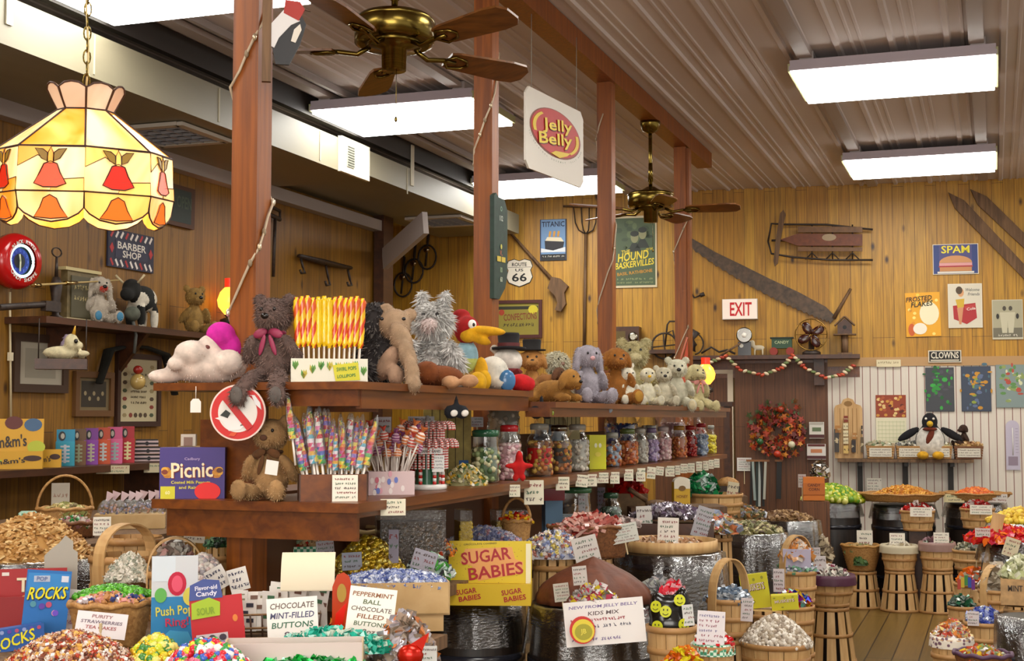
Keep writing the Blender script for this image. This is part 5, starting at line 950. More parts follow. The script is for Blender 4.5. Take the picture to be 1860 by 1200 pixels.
# wooden candy display plaque with packets
t = thing('peg_display', 'tall light wooden display board with arched top holding hanging packets', 'display', rk(1542, .12), BRZ); z1 = at_bw(1542, 722, .12).z - SZ; m, w_, h = on_bw(1517, 1568, 722, 833, .12); b = MB(); hw = w_ / 2
b.prism([(-hw, 0), (hw, 0), (hw, z1 * .82), (hw * .9, z1 * .87), (hw * .5, z1 * .9), (hw * .35, z1 * .97), (0, z1), (-hw * .35, z1 * .97), (-hw * .5, z1 * .9), (-hw * .9, z1 * .87), (-hw, z1 * .82)], 0, .02, 'bushel'); b.disc(0, z1 * .9, hw * .3, hw * .2, '#8a6430', -.002); [b.rect((-.6 + .3 * i) * hw, z1 * .45, .006, z1 * .75, '#8a6430', -.001) for i in range(5)]; b.build('board', t)
for i, (dx, dz, w2, h2, k) in enumerate(((-.85, .1, .35, .38, '#3a3430'), (-.75, .42, .4, .12, '#a8743a'), (-.2, .08, .36, .13, '#c9a860'), (-.2, .24, .36, .1, '#cfc09a'), (-.2, .36, .36, .1, '#d6c8a0'), (-.2, .48, .34, .1, '#d6c8a0'), (-.18, .6, .3, .1, '#7a2c18'), (.35, .1, .3, .2, '#2c2422'), (.42, .32, .3, .1, '#a8743a'), (.95, .1, .2, .25, '#5a4a34'), (.95, .4, .1, .14, '#2c2422'))):
    q = MB(); q.box((dx * hw, -.03, (dz + h2 / 2) * z1), (w2 * hw, .03, h2 * z1), k); q.scribble((dx - w2 * .4) * hw, (dx + w2 * .4) * hw, (dz + h2 / 2) * z1, h2 * z1 * .3, '#3a2a18' if k[1] in 'cd' else '#c9b892', -.047, i); q.build('packet', t)
# row of wicker boxes with cards
for i, (x0, x1, lab, kk) in enumerate(((1574, 1624, 'wicker tray with a white card, first on the narrow wall shelf', 'wicker'), (1628, 1675, 'wicker tray with a white card, second on the narrow wall shelf', 'wicker'), (1681, 1728, 'wicker tray with a white card in front of the plush penguin', 'wicker'), (1733, 1784, 'reddish wicker tray under the small brown plush dog', 'wicker_dark'))):
    p = rk((x0 + x1) / 2, .22); w_ = px(x1 - x0, dep(p)); t = thing('wicker_tray', lab, 'basket', p, BRZ, 'trays on the narrow wall shelf'); b = MB()
    for z_ in range(5): b.box((0, 0, .014 + z_ * .024), (w_ * (.9 + .02 * z_), .18 + .006 * z_, .02), kk)
    b.box((0, 0, .122), (w_, .21, .01), kk); b.build('woven_side', t); q = MB(); q.box((0, -.108, .065), (w_ * .78, .003, .085), '#cdc6b4'); [q.scribble(-w_ * .35, w_ * .34, .09 - .025 * j, .012, '#5a4a40', -.111, i * 5 + j) for j in range(3)]; q.build('price_label', t)
    heap(('loose packets heaped in the %s wicker tray on the narrow wall shelf' % ['first', 'second', 'third', 'reddish'][i]), 'sweets', p + Vector((0, 0, .127)), w_ * .46, .09, .03, .02, 70, [['#b8b49c', '#7a8a6a', '#a89a7c'], ['#8a8a7a', '#5a5a5c', '#cfcaba'], ['#b8a878', '#c9c4b0', '#8a7a5a'], ['#b08a54', '#8a5a34', '#c9a878']][i], 'foil', BRZ, True)
# penguin
p = rk(1690, .1) + Vector((0, 0, .1)); t = thing('plush_penguin', 'black and white plush penguin with yellow beak and feet on the narrow wall shelf', 'stuffed toy', rk(1690, .26), BRZ - .05)
def pp(x, y, z): return '#cfcac0:r' if y < -.03 and z < .3 and abs(x) < .13 else None
soft('body', [(0, 0, .17, .14, .11, .17), (0, 0, .36, .075, .07, .09)], '#141216:r', t, .008, 500, None, .012, paint=pp)
for s_ in (-1, 1): soft('wing', [(s_ * .2, 0, .24, .12, .03, .04, (0, s_ * .55, 0))], '#141216:r', t, .006, 150, None, .01); q = MB(); q.ell((s_ * .07, -.14, .04), (.055, .08, .04), '#c9961c:r'); q.build('foot', t); q = MB(); q.ell((s_ * .035, -.06, .39), (.012, .01, .012), '#e8e4d8:g', 8, 6); q.build('eye', t)
b = MB(); b.ell((0, -.1, .34), (.03, .07, .03), '#d9b02a:r'); b.build('beak', t); b = MB(); b.ell((0, -.1, .22), (.03, .02, .08), '#6a2a14:r', 8, 6, R=rot(0, .4, 0)); b.ell((0, -.08, .29), (.07, .05, .02), '#6a2a14:r', 8, 6); b.build('scarf', t)
toy('small dark brown plush dog lying on the reddish wicker tray', rk(1752, .2) + Vector((0, 0, .13)), BRZ - 1.0, .22, 'dog', c1='#3a2418:r', c2='#241610:r', ears='floppy', muz='#cfc4b4:r', nf=700, fur=.01, name='plush_dog', legs=1)
# items under the rack
m, w_, h = on_bw(1574, 1601, 866, 890, .1); card('white notice card behind the wide candy tray', at_bw(1588, 892, .12), w_, h, rz=BRZ, seed=3)
# ================================================================ soft toys on the top tier
def ts(x, X=-2.0): p = at_x(x, 700, X); return Vector((X, p.y, TZ if p.y < 5.6 else TZ - .045))
def te(x, Y=3.99, z=TZ): p = at_y(x, 700, Y); return Vector((p.x, Y, z))
G_ = 'soft toys crowded on the island shelf top'
# pink hatted bunny left of the post
p = te(378, 4.03); t = thing('plush_bunny', 'white plush bunny with a hot pink hat lying left of the nearest post', 'stuffed toy', p, .45); s = .2
soft('body', [(.0, 0, .06, .14, .07, .06), (-.14, -.0, .025, .06, .04, .025), (-.05, -.04, .1, .06, .05, .045), (-.1, -.05, .065, .03, .035, .026), (.07, -.04, .07, .05, .05, .045), (0, .0, .12, .04, .05, .045)], '#d9c9bd:r', t, .006, 700, None, .007)
soft('hat', [(.04, .0, .165, .05, .045, .045), (.075, .01, .12, .04, .04, .05)], '#c9249a:r', t, .005, 300, None, .007)
b = MB(); b.ell((-.0, -.05, .12), (.01, .01, .008), '#6a3a34:g', 8, 6); b.build('nose', t)
# price tag hanging on a string
p = te(356, 3.895); p.z = TZ - .012; b = MB(); b.cyl((0, 0, 0), (0, 0, -.04), .0015, '#d8cfc4', 5); b.prism([(-.017, -.085), (.017, -.085), (.017, -.05), (.009, -.04), (-.009, -.04), (-.017, -.05)], -.001, .001, '#e9e2da'); b.build('price_tag', None, 'blank white price tag hanging on a string from the upper shelf edge', 'price tag', None, p, .4)
# big brown bear
p = te(497, 3.985); toy('big grey-brown teddy bear with a pink ribbon, legs dangling over the upper shelf end', p, .12, .30, 'bear', c1='#5f4c46:r', c2='#80695f:r', ft='#5a5450:r', bow='#8f2a4c', feet_droop=.27, nf=3200, fur=.014, muz='#6f5850:r', inner=None)
# box of swirl pops
D0 = dep(te(597, 4.02)); p = te(597, 4.04); t = thing('lollipop_box', 'white box printed with green plants holding yellow swirl lollipops', 'box', p, .52); w_, h = px(138, D0), px(43, D0); b = MB()
b.box((0, 0, h / 2), (w_, .09, h), '#d9d6c4'); rn = random.Random(6)
for i in range(9):
    x_ = -w_ / 2 + w_ * (i + .5) / 9; z_ = h * rn.uniform(.3, .8)
    for a in (-.5, 0, .5): b.prism([(x_, z_ - h * .18), (x_ + .006 * math.cos(a) + .012 * math.sin(a), z_ + h * .05), (x_ + .016 * math.sin(a), z_ + h * .22), (x_ - .006 * math.cos(a) + .008 * math.sin(a), z_)], -.047, -.0445, rn.choice(['#4a8a3c', '#6a9a44', '#b8a83a']))
b.prism([(w_ * .08, h * .05), (w_ * .4, h * .1), (w_ * .37, h * .85), (w_ * .04, h * .72)], -.0485, -.046, '#c9c22a'); b.text('SWIRL POPS', w_ * .22, h * .58, h * .16, '#3a7a34', -.05, w=w_ * .26, a=.1); b.text('LOLLIPOPS', w_ * .22, h * .28, h * .14, '#3a7a34', -.05, w=w_ * .24, a=.1)
b.build('carton', t)
def swirl_pop(cols, L=.165, r=.0092, tw=7, st=.085):
    t = thing('swirl_lollipop', '', 'lollipop'); b = MB(); N = 30; n = 8; vs = []
    for j in range(N + 1):
        rr = r * (1 if 1 < j < N - 1 else .55)
        for i in range(n): a = 2 * PI * i / n + tw * j / N; q = 1 + .12 * math.cos(3 * 2 * PI * i / n); vs.append((rr * q * 1.25 * math.cos(a), rr * q * .7 * math.sin(a), st + L * j / N))
    b.add(vs, [], cols[0])
    for j in range(N):
        for i in range(n): b.f.append((j * n + i, j * n + (i + 1) % n, (j + 1) * n + (i + 1) % n, (j + 1) * n + i)); b.mi.append(b.mat(cols[(i * len(cols)) // n])); b.sm.append(True)
    b.f.append(tuple(N * n + i for i in range(n))); b.mi.append(0); b.sm.append(False)
    b.build('candy', t); s = MB(); s.cyl((0, 0, 0), (0, 0, st + .01), .0028, '#e3d6c8', 6); s.build('stick', t); return t
protoA, protoB = swirl_pop(['#d8a814:g', '#c9401c:g', '#e2bc20:g', '#c9521c:g']), swirl_pop(['#e0bc14:g', '#d9b010:g'])
used = {}
def put(proto, p, r, label, group, s=1):
    o = proto if id(proto) not in used else copy_tree(proto); used[id(proto)] = 1
    o.location = p; o.rotation_euler = r; o.scale = (s, s, s); o['label'] = label; o['group'] = group; return o
R_ = rot(0, 0, .52)
for row in range(3):
    for i in range(13):
        f = (i + .5) / 13 - .5; x_ = f * w_ * .84; yel = -.22 < f < .02
        put(protoB if yel else protoA, p + R_ @ Vector((x_, -.02 + .022 * row, h * .35 + .003 * (i % 3))), (rnd.uniform(-.03, .03), f * .1, .52 + rnd.uniform(-.2, .2)),
            'plain yellow twisted lollipop in the middle of the plant-printed box' if yel else 'yellow and red twisted lollipop in the plant-printed box', 'plain yellow twisted lollipops' if yel else 'yellow and red twisted lollipops')
# anteater
p = ts(706, -2.0); t = thing('plush_anteater', 'dark grey shaggy plush anteater with a long tan snout drooping over the shelf', 'stuffed toy', p, .35)
soft('body', [(-.02, .04, .1, .095, .09, .1), (-.045, .03, .2, .075, .07, .08), (-.08, -.04, .04, .05, .07, .04)], '#2f2a2a:r', t, .022, 2600, '#6a6460:r', .008)
soft('head', [(.02, -.02, .2, .055, .055, .055), (.045, -.07, .15, .036, .036, .06, (.3, -.4, 0)), (.07, -.1, .09, .029, .031, .06, (.2, -.3, 0)), (.085, -.125, .035, .026, .028, .055, (.1, -.1, 0)), (.09, -.14, .0, .027, .027, .03), (-.01, 0, .25, .028, .02, .025), (.07, 0, .235, .024, .018, .024)], '#a08468:r', t, .007, 1400, '#b89c80:r', .007)
soft('arm', [(-.0, -.06, .07, .03, .035, .07, (.3, .5, 0)), (.03, -.09, .03, .028, .03, .035)], '#a08068:r', t, .006, 400, None, .007)
for s_ in (-.022, .05): b = MB(); b.ell((s_ + .005, -.09, .215), (.007, .005, .006), '#140c0a:g', 8, 6); b.build('eye', t)
t.scale = (1.05, 1.05, 1.05)
# white shaggy llama-like toy
p = ts(787, -2.12); toy('tall pale grey long-haired plush cat with pointed ears beside the anteater', p, .2, .375, 'plain', c1='#c6c3bf:r', c2='#e2e0dc:r', ears='point', nose='#b88a8a:g', nf=4600, fur=.024, muz='#d9c8c4:r', name='plush_cat', legs=0)
p = ts(800, -1.92); t = thing('plush_monkey', 'small chestnut brown plush animal with tan paws lying at the shelf edge', 'stuffed toy', p, .5)
soft('body', [(0, .03, .04, .09, .06, .04), (-.05, 0, .05, .05, .05, .045)], '#7a3f16:r', t, .007, 600, None, .007); soft('paws', [(.03, -.06, .015, .035, .04, .025), (.1, -.05, .02, .035, .04, .025)], '#b98a62:r', t, .004, 200, None, .007)
# red headed bird
p = ts(848, -2.06); t = thing('plush_bird', 'plush bird with red head and long yellow beak wearing blue and green', 'stuffed toy', p, .5)
soft('head', [(0, 0, .25, .055, .055, .06), (-.02, .03, .31, .04, .03, .03)], '#9c1210:r', t, .005, 400, None, .007); soft('beak', [(.075, -.04, .245, .085, .03, .02, (0, .08, 0)), (.05, -.03, .21, .05, .026, .02, (0, .35, 0)), (.0, -.03, .225, .035, .035, .03)], '#d9a010:r', t, .003, 80, None, .006)
soft('torso', [(0, .01, .14, .05, .045, .07)], '#8fb4c0:r', t, .004, 200, None, .007, paint=lambda x, y, z: '#b8c06a:r' if z < .13 else None); b = MB(); b.ell((.015, -.052, .27), (.018, .01, .02), '#e8e4dc:g', 8, 6); b.ell((.02, -.061, .268), (.006, .005, .008), '#14100c:g', 6, 5); b.build('eye', t)
soft('foot', [(.03, -.1, .03, .04, .035, .045), (.0, -.04, .03, .04, .05, .03)], '#cfc8bc:r', t, .003, 100, None, .007, paint=lambda x, y, z: '#d9a416:r' if y < -.1 else None); soft('foot', [(-.06, -.06, .03, .045, .05, .03)], '#cfc8bc:r', t, .003, 100, None, .007)
soft('tail', [(.06, .0, .07, .03, .03, .07)], '#d9a010:r', t, .003, 60, None, .006)
# white/blue packaged toy
p = ts(895, -1.98); t = thing('plush_goose', 'white plush goose with yellow feet and a blue pouch behind the red cap', 'stuffed toy', p, .5); soft('body', [(0, 0, .07, .07, .06, .075), (.03, -.03, .03, .05, .06, .03)], '#cfc8ba:r', t, .006, 500, None, .008); soft('foot', [(-.045, -.07, .04, .03, .02, .045)], '#d9a416:r', t, .002, 50, None, .006)
b = MB(); b.ell((.05, -.075, .04), (.035, .015, .045), '#3f6f9c:g'); b.build('pouch', t)
for x_, z_ in ((903, .2), (906, .16), (896, .18), (906, .235)): pass
p = ts(905, -2.1); soft('bone_toy', [(0, 0, .2, .018, .015, .05), (-.018, 0, .24, .02, .016, .02), (.018, 0, .24, .02, .016, .02), (-.018, 0, .165, .02, .016, .02), (.02, 0, .165, .02, .016, .02), (0, .0, .08, .03, .03, .1)], '#cfc4b4:r', None, .003, 100, None, .006, label='white plush bone shape standing beside the yellow beak', cat='stuffed toy', loc=p, rz=.4)
p = ts(922, -2.05); t = thing('plush_snowman', 'white plush snowman with black top hat and dark red scarf', 'stuffed toy', p, .45)
soft('body', [(0, 0, .06, .085, .07, .08), (0, 0, .185, .068, .06, .06)], '#d6cec4:r', t, .004, 500, None, .008); b = MB(); b.lathe([(.075, .235), (.078, .245), (.045, .25), (.05, .3), (.046, .31), (.001, .312)], '#141012:r', 22, c=(.005, .0, 0)); b.lathe([(.0505, .25), (.051, .265)], '#5a1a1c', 22, c=(.005, 0, 0), caps=False); b.build('top_hat', t)
b = MB(); b.lathe([(.05, .12), (.07, .135), (.055, .15)], '#6a1418:r', 20); b.box((.05, -.06, .09), (.03, .012, .12), '#6a1418:r', r=rot(.2, -.5, 0)); b.build('scarf', t)
p = ts(945, -1.9); soft('red_knit_cap', [(0, 0, .035, .055, .045, .038), (.035, 0, .03, .03, .03, .03)], '#c0141a:r', None, .004, 300, None, .006, label='bright red knitted cap of a toy lying on the shelf edge', cat='stuffed toy', loc=p, rz=.4)
toy('tan plush dog with a black flat hat behind the red scarf snowman', ts(966, -2.15), .35, .3, 'dog', c1='#a8743a:r', c2='#c08a4c:r', ears='floppy', nf=1200, name='plush_dog', hat='#15100e:r', legs=0)
p = ts(1010, -2.12); toy('fluffy cream white plush lamb with a green bow, face turned aside', p, .9, .3, 'plain', c1='#bdb59c:r', c2='#d6d0b8:r', ears='none', nf=2600, fur=.026, name='plush_lamb', bow='#2f5a3c', legs=0, nose='#8a6a5a:g')
def lying(name, lab, p, rz, s, c1, c2, mz, nf=1300, dark=None, ear=None):
    t = thing(name, lab, 'stuffed toy', p, rz, None); S = lambda L: [tuple(v * s for v in q[:6]) + tuple(q[6:]) for q in L]
    soft('body', S([(0, .12, .2, .2, .4, .2), (.14, -.25, .09, .07, .2, .08), (-.14, -.25, .09, .07, .2, .08), (.18, .4, .1, .1, .15, .1), (-.18, .4, .1, .1, .15, .1)]), c1, t, .03 * s, nf, c2, .03 * s)
    soft('head', S([(0, -.3, .4, .19, .17, .18), (0, -.44, .33, .1, .1, .08), (.19, -.28, .36, .05, .09, .16, (0, -.3, 0)), (-.19, -.28, .36, .05, .09, .16, (0, .3, 0))]), ear or c1, t, .025 * s, nf // 2, c2, .026 * s)
    b = MB(); b.ell((0, -.54 * s, .36 * s), (.04 * s, .03 * s, .03 * s), '#140e0c:g', 8, 6); b.build('nose', t)
    for q in (-1, 1): b = MB(); b.ell((q * .08 * s, -.45 * s, .45 * s), (.02 * s, .015 * s, .02 * s), '#120c0a:g', 8, 6); b.build('eye', t)
    return t
lying('plush_puppy', 'golden tan plush puppy lying folded over the shelf edge between red cap and grey bunny', ts(1012, -1.92) + Vector((0, 0, -.0)), 1.15, .27, '#96682a:r', '#b58438:r', None)
lying('plush_pug', 'brown faced small plush dog lying on the golden puppy back', ts(1000, -2.02) + Vector((0, 0, .07)), 1.2, .18, '#8a5a2c:r', '#a8763c:r', None, 800, ear='#5a3820:r')
toy('grey long-eared plush bunny with pink nose sitting at the shelf edge', ts(1066, -1.88), .75, .32, 'plain', c1='#8f8890:r', c2='#aaa4ac:r', ears='long', nose='#c99a9c:r', nf=1800, name='plush_bunny', legs=1, fur=.01)
toy('golden tan plush dog turned away behind the grey bunny', ts(1078, -2.12), 2.2, .34, 'dog', c1='#a07828:r', c2='#b88c3c:r', ears='round', nf=1200, name='plush_dog')
toy('orange-brown and white plush dog with white muzzle behind the third post', ts(1118, -1.9), .6, .34, 'dog', c1='#8a5418:r', c2='#a8702c:r', ears='floppy', muz='#d6cfc0:r', nf=1300, name='plush_dog', ft='#a87a2c:r')
toy('large round cream plush bear towering over the smaller toys', ts(1152, -2.05), .35, .44, 'plain', c1='#a89c70:r', c2='#c9be94:r', ears='round', nf=3200, name='teddy_bear', muz='#c0b48a:r', fur=.014)
toy('small white plush kitten sitting below the large cream bear', ts(1140, -1.84), .6, .22, 'plain', c1='#cfc8b4:r', c2='#dcd6c4:r', ears='point', nf=900, name='plush_kitten', nose='#b88a7a:g')
toy('white and yellow plush duckling toy in front of the large cream bear', ts(1176, -1.86), .5, .24, 'plain', c1='#cdc6ae:r', c2='#c9b23c:r', ears='none', nf=1000, name='plush_duck', nose='#d9a820:r')
toy('small pale plush mouse squeezed between the duckling and the white bear', ts(1205, -1.86), .4, .26, 'bear', c1='#b9b098:r', c2='#cfc8b0:r', nf=900, name='plush_mouse')
toy('white plush bear with feet forward, second from the shelf far end', ts(1230, -1.86), .35, .33, 'bear', c1='#c0bba4:r', c2='#d6d2bc:r', nf=1500, ft='#cfc09a:r', feet_droop=.1)
t = toy('cream plush lamb dog with pink coat lining at the far shelf end', ts(1262, -1.83), .9, .31, 'dog', c1='#b9ad80:r', c2='#d0c69c:r', ears='floppy', nf=2200, name='plush_dog', feet_droop=.1, bow='#c9847a')
# ================================================================ round no-stork sign
p = te(433, 3.87); p.z = at_y(433, 749, 3.87).z; R = px(51, dep(p)); b = MB(); Cc = lambda r, y0, y1, k: b.prism([(r * math.cos(2 * PI * i / 48), r * 1.0 * math.sin(2 * PI * i / 48)) for i in range(48)], y0, y1, k)
Cc(R, -.004, .004, '#dfc8c0'); Cc(R * .94, -.005, -.0035, '#c0100e'); Cc(R * .7, -.006, -.0045, '#d8d4ce')
b.prism([(x_ * R, z_ * R) for x_, z_ in ((.1, .62), (.5, .6), (.62, .3), (.85, .1), (.8, .35), (.6, .62))], -.0075, -.005, '#d8d6d8'); b.prism([(x_ * R, z_ * R) for x_, z_ in ((-.6, -.15), (-.8, -.2), (-.55, -.3), (-.3, -.65), (.1, -.6), (.3, -.45), (0, -.1))], -.0075, -.005, '#dcdad8')
b.prism([(x_ * R, z_ * R) for x_, z_ in ((.0, .5), (.2, .45), (.22, .28), (.08, .2), (-.06, .35))], -.0085, -.007, '#1c181c'); b.prism([(x_ * R, z_ * R) for x_, z_ in ((-.62, -.1), (-.42, .1), (-.25, -.02), (-.35, -.2))], -.0085, -.007, '#1a201c'); b.prism([(x_ * R, z_ * R) for x_, z_ in ((-.2, -.7), (-.32, -.82), (-.1, -.84), (.0, -.7))], -.0085, -.007, '#c9481c')
b.text('~', .22 * R, -.45 * R, .08 * R, '#5a5048', -.009); b.rect(0, 0, 1.45 * R, .26 * R, '#b80f0e', -.010, a=-PI / 4 - .1); b.build('round_sign', None, 'round white and red prohibition sign over a white bird, hung under the brown bear', 'sign', None, p, .32)
# ================================================================ lower tier, near end
def le(x, Y=3.99): return te(x, Y, LZ)
def ls(x, X=-1.98): p = at_x(x, 850, X); return Vector((X, p.y, LZ))
p = le(354, 3.99); d = dep(p); w_, h = px(116, d), px(92, d)
def a_pic(b, w, h, T):
    b.rect(0, h / 2, w, h, '#3c2a78', -.001, T); 
    for s_ in (-1, 1):
        for i in range(6): b.disc(s_ * (.36 + .03 * (i % 3)) * w, h * (.42 + .05 * (i // 2) + .04), .055 * w, .06 * h, ['#c98a1c', '#b5741a', '#d9a02c'][i % 3], -.002 - .0002 * i, 9, T)
    b.disc(.42 * w, .55 * h, .05 * w, .05 * h, '#5a2a10', -.004, 9, T); b.disc(-.42 * w, .52 * h, .05 * w, .05 * h, '#7a2a10', -.004, 9, T)
    b.text('Cadbury', .0, .77 * h, .07 * h, '#a894c0', -.003, w=.24 * w, T=T); b.text('Picnic', .012 * w, .545 * h, .3 * h, '#8a2a10', -.0045, w=.64 * w, a=.03, T=T); b.text('Picnic', 0, .56 * h, .3 * h, '#ecdfb8', -.006, w=.64 * w, a=.03, T=T)
    b.text('Coated Milk Peanuts', -.02 * w, .32 * h, .06 * h, '#d0c440', -.003, w=.6 * w, T=T); b.text('and Raisins', -.02 * w, .22 * h, .06 * h, '#d0c440', -.003, w=.36 * w, T=T)
    b.rect(-.37 * w, .12 * h, .22 * w, .24 * h, '#c9c21c', -.003, T); b.text('60', -.37 * w, .12 * h, .07 * h, '#ece4a8', -.005, T=T); b.disc(.24 * w, .14 * h, .2 * w, .18 * h, '#e0100c', -.004, 24, T)
b = MB(); b.box((0, 0, h / 2), (w_, .06, h), '#3c2a78'); a_pic(b, w_, h, Matrix.Translation((0, -.031, 0))); b.build('picnic_carton', None, 'purple chocolate bar carton reading Picnic with a red round sticker', 'box', None, p, .42)
b = MB(); q = le(350, 4.1); q.z = LZ; b.box((0, 0, .085), (.09, .03, .17), 'card'); b.box((-.01, -.0, .185), (.05, .03, .05), '#cfc4b4'); b.rect(-.01, .185, .03, .03, '#8a6a5a', -.016); b.build('small_bag_display', None, 'small white snack bag and pale grass tuft seen over the purple carton', 'snack bag', None, q, .4)
p = le(495, 4.0); toy('worn beige teddy bear with a brown bow and white tag on the lower shelf end', p, .15, .285, 'bear', c1='#97754c:r', c2='#b3936a:r', nf=2600, fur=.008, bow='#5c3a1c:r', name='teddy_bear', ears='round', nose='#5a3a28:r', extra=lambda t, s: (lambda b: (b.box((.16 * s, -.42 * s, .38 * s), (.14 * s, .01 * s, .16 * s), '#e6e2dc', r=rot(.1, .15, .1)), b.build('white_tag', t)))(MB()))
# dark box with lollipops
p = le(604, 4.04); p = Vector((at_y(604, 850, 4.03).x, 4.03, LZ)); d = dep(p); w_, h = px(118, d), px(48, d); t = thing('wooden_holder', 'dark brown wooden box holding rainbow unicorn lollipops', 'box', p, .55); b = MB()
for sx in (-1, 1): b.box((sx * w_ / 2, 0, h / 2), (.008, .1, h), 'darkwood')
b.box((0, -.05, h / 2), (w_, .008, h), 'shelf'); b.box((0, .05, h / 2), (w_, .008, h), 'darkwood'); b.box((0, 0, .01), (w_, .1, .01), 'darkwood'); b.build('box_sides', t)
card('white price card leaning on the dark lollipop box', p + rot(0, 0, .55) @ Vector((.035, -.062, .0)), px(46, d), px(47, d), rz=.55, seed=4, lines=5)
RB = [['#c9242c:g', '#e0b82a:g', '#3a9a4c:g', '#3f5cb0:g', '#d86a9c:g', '#e8e0dc:g'], ['#d84a1c:g', '#e6c23a:g', '#c92a4c:g', '#7a4ab0:g'], ['#cf3a6a:g', '#e8d8e0:g', '#5aa8c0:g', '#e0a83a:g'], ['#c41c1c:g', '#e07a1c:g', '#e0c82a:g', '#4aa04a:g', '#c43a7a:g']]
uni = []
for k, cs in enumerate(RB):
    tt_ = thing('unicorn_lollipop', '', 'lollipop'); b = MB(); N = 34; n = 9; L = .13; vs = []
    for j in range(N + 1):
        rr = .0115 * (1 - .6 * (j / N) ** 1.5)
        for i in range(n): a = 2 * PI * i / n + 7 * j / N; q = 1 + .2 * math.cos(a * 0 + 6.28 * i * 3 / n); vs.append((rr * q * math.cos(a), rr * q * math.sin(a), .085 + L * j / N))
    b.add(vs, [], cs[0])
    for j in range(N):
        for i in range(n): b.f.append((j * n + i, j * n + (i + 1) % n, (j + 1) * n + (i + 1) % n, (j + 1) * n + i)); b.mi.append(b.mat(cs[((j // 3) + i // 3) % len(cs)])); b.sm.append(True)
    b.build('candy', tt_); s = MB(); s.cyl((0, 0, 0), (0, 0, .09), .0035, '#e6dcd2', 6); s.build('stick', tt_)
    q = MB(); q.lathe([(.013, .08), (.0145, .15), (.008, .22), (.002, .235)], 'tub', 8, caps=False); q.build('wrapper', tt_); uni.append(tt_)
rn = random.Random(12); R_ = rot(0, 0, .55)
for i in range(34):
    f = (i % 12 + .5 + rn.uniform(-.2, .2)) / 12 - .5; r_ = i // 12; put(uni[i % 4], p + R_ @ Vector((f * w_ * .86, -.03 + r_ * .03, .022)), (rn.uniform(-.1, .1), f * .45 + rn.uniform(-.06, .06), .5), 'rainbow spiral lollipop crowded in the dark wooden box', 'rainbow spiral lollipops', rn.uniform(.88, 1.12) * (1.12 if .0 > f > -.3 else 1))
put(uni[3], le(538, 3.93) + Vector((0, .0, .115)), (0, -.12, .4), 'single red and yellow spiral lollipop held against the beige bear', 'lone spiral lollipop', 1)
# pink paper box with peppermint pops
p = Vector((-2.0, at_x(707, 850, -2.0).y, LZ)); d = dep(p); w_, h = px(84, d), px(42, d); t = thing('paper_box', 'pink white and blue printed paper box of peppermint lollipops', 'box', p, .6); b = MB(); b.box((0, 0, h / 2), (w_, .1, h), '#d3b9b9'); rn = random.Random(4)
for _ in range(16): b.disc(rn.uniform(-.45, .45) * w_, rn.uniform(.1, .9) * h, .007, .011, rn.choice(['#c96a7a', '#6a7ac0', '#e8dcd8', '#d8a0ac']), -.0515 - rn.random() * .001, 8)
b.build('carton', t)
pep = []
for cs in (['#d8cac2:g', '#c0483a:g'], ['#e0c8ba:g', '#c9703a:g'], ['#cfa8b8:g', '#8a4a7a:g']):
    tt_ = thing('peppermint_lollipop', '', 'lollipop'); b = MB(); b.ell((0, 0, .115), (.017, .012, .02), cs[0], 10, 8)
    for j in range(3): b.lathe([(.0168 - .002 * abs(j - 1), -.003), (.0175 - .002 * abs(j - 1), .0), (.0168 - .002 * abs(j - 1), .003)], cs[1], 10, c=(0, 0, .105 + .01 * j), sy=.75, caps=False)
    b.add([(0, 0, .13), (.014, 0, .155), (-.004, .01, .15), (-.014, 0, .158), (0, -.01, .15)], [(0, 1, 2), (0, 2, 3), (0, 3, 4), (0, 4, 1)], cs[1]); b.build('candy', tt_); s = MB(); s.cyl((0, 0, 0), (0, 0, .1), .0028, '#e3dad0', 6); s.build('stick', tt_); pep.append(tt_)
rn = random.Random(8); R_ = rot(0, 0, .6)
for i in range(44):
    f = rn.uniform(-.5, .5); lv = (i % 4); put(pep[i % 3], p + R_ @ Vector((f * w_ * .85, rn.uniform(-.045, .045), h * .55 + lv * .018)), (rn.uniform(-.25, .2), f * .8 + rn.uniform(-.15, .15), .5), 'peppermint striped lollipop bunched in the pink paper box', 'peppermint lollipops', rn.uniform(.85, 1.1))
# candy cane stand
p = Vector((-2.0, at_x(776, 850, -2.0).y, LZ)); d = dep(p); s = d / F
t = thing('candy_cane_stand', 'round white topped candy cane stand with striped pillars', 'stand', p, .5); b = MB()
for z_ in (0, 66): b.lathe([(34 * s, z_ * s), (36 * s, (z_ + 2) * s), (36 * s, (z_ + 8) * s), (33 * s, (z_ + 10) * s)], '#d6d2cc:g', 28)
b.lathe([(22 * s, 8 * s), (22 * s, 66 * s)], '#24583c:g', 20, caps=False); b.build('drum', t)
for i in range(7):
    a = 2 * PI * i / 7 - .3; q = MB(); x_, y_ = 29 * s * math.cos(a), 29 * s * math.sin(a)
    for j in range(10): q.cyl((x_, y_, (10 + 5.6 * j) * s), (x_, y_, (15.6 + 5.6 * j) * s), 3.5 * s, '#d8d0cc:g' if j % 2 else '#b8241c:g', 8)
    q.build('striped_pillar', t)
q = MB(); q.box((16 * s, -36 * s, 48 * s), (22 * s, .002, 30 * s), '#d8d8d4'); [q.scribble(8 * s, 24 * s, (58 - 6 * j) * s, 3 * s, '#4a4a58', -36 * s - .0015, j) for j in range(4)]; q.box((2 * s, -37 * s, 70 * s), (44 * s, .002, 10 * s), '#e0dcd8'); q.text('CANDY CANES', 2 * s, 70 * s, 5 * s, '#2c2c34', -37 * s - .002, w=36 * s); q.build('label_card', t)
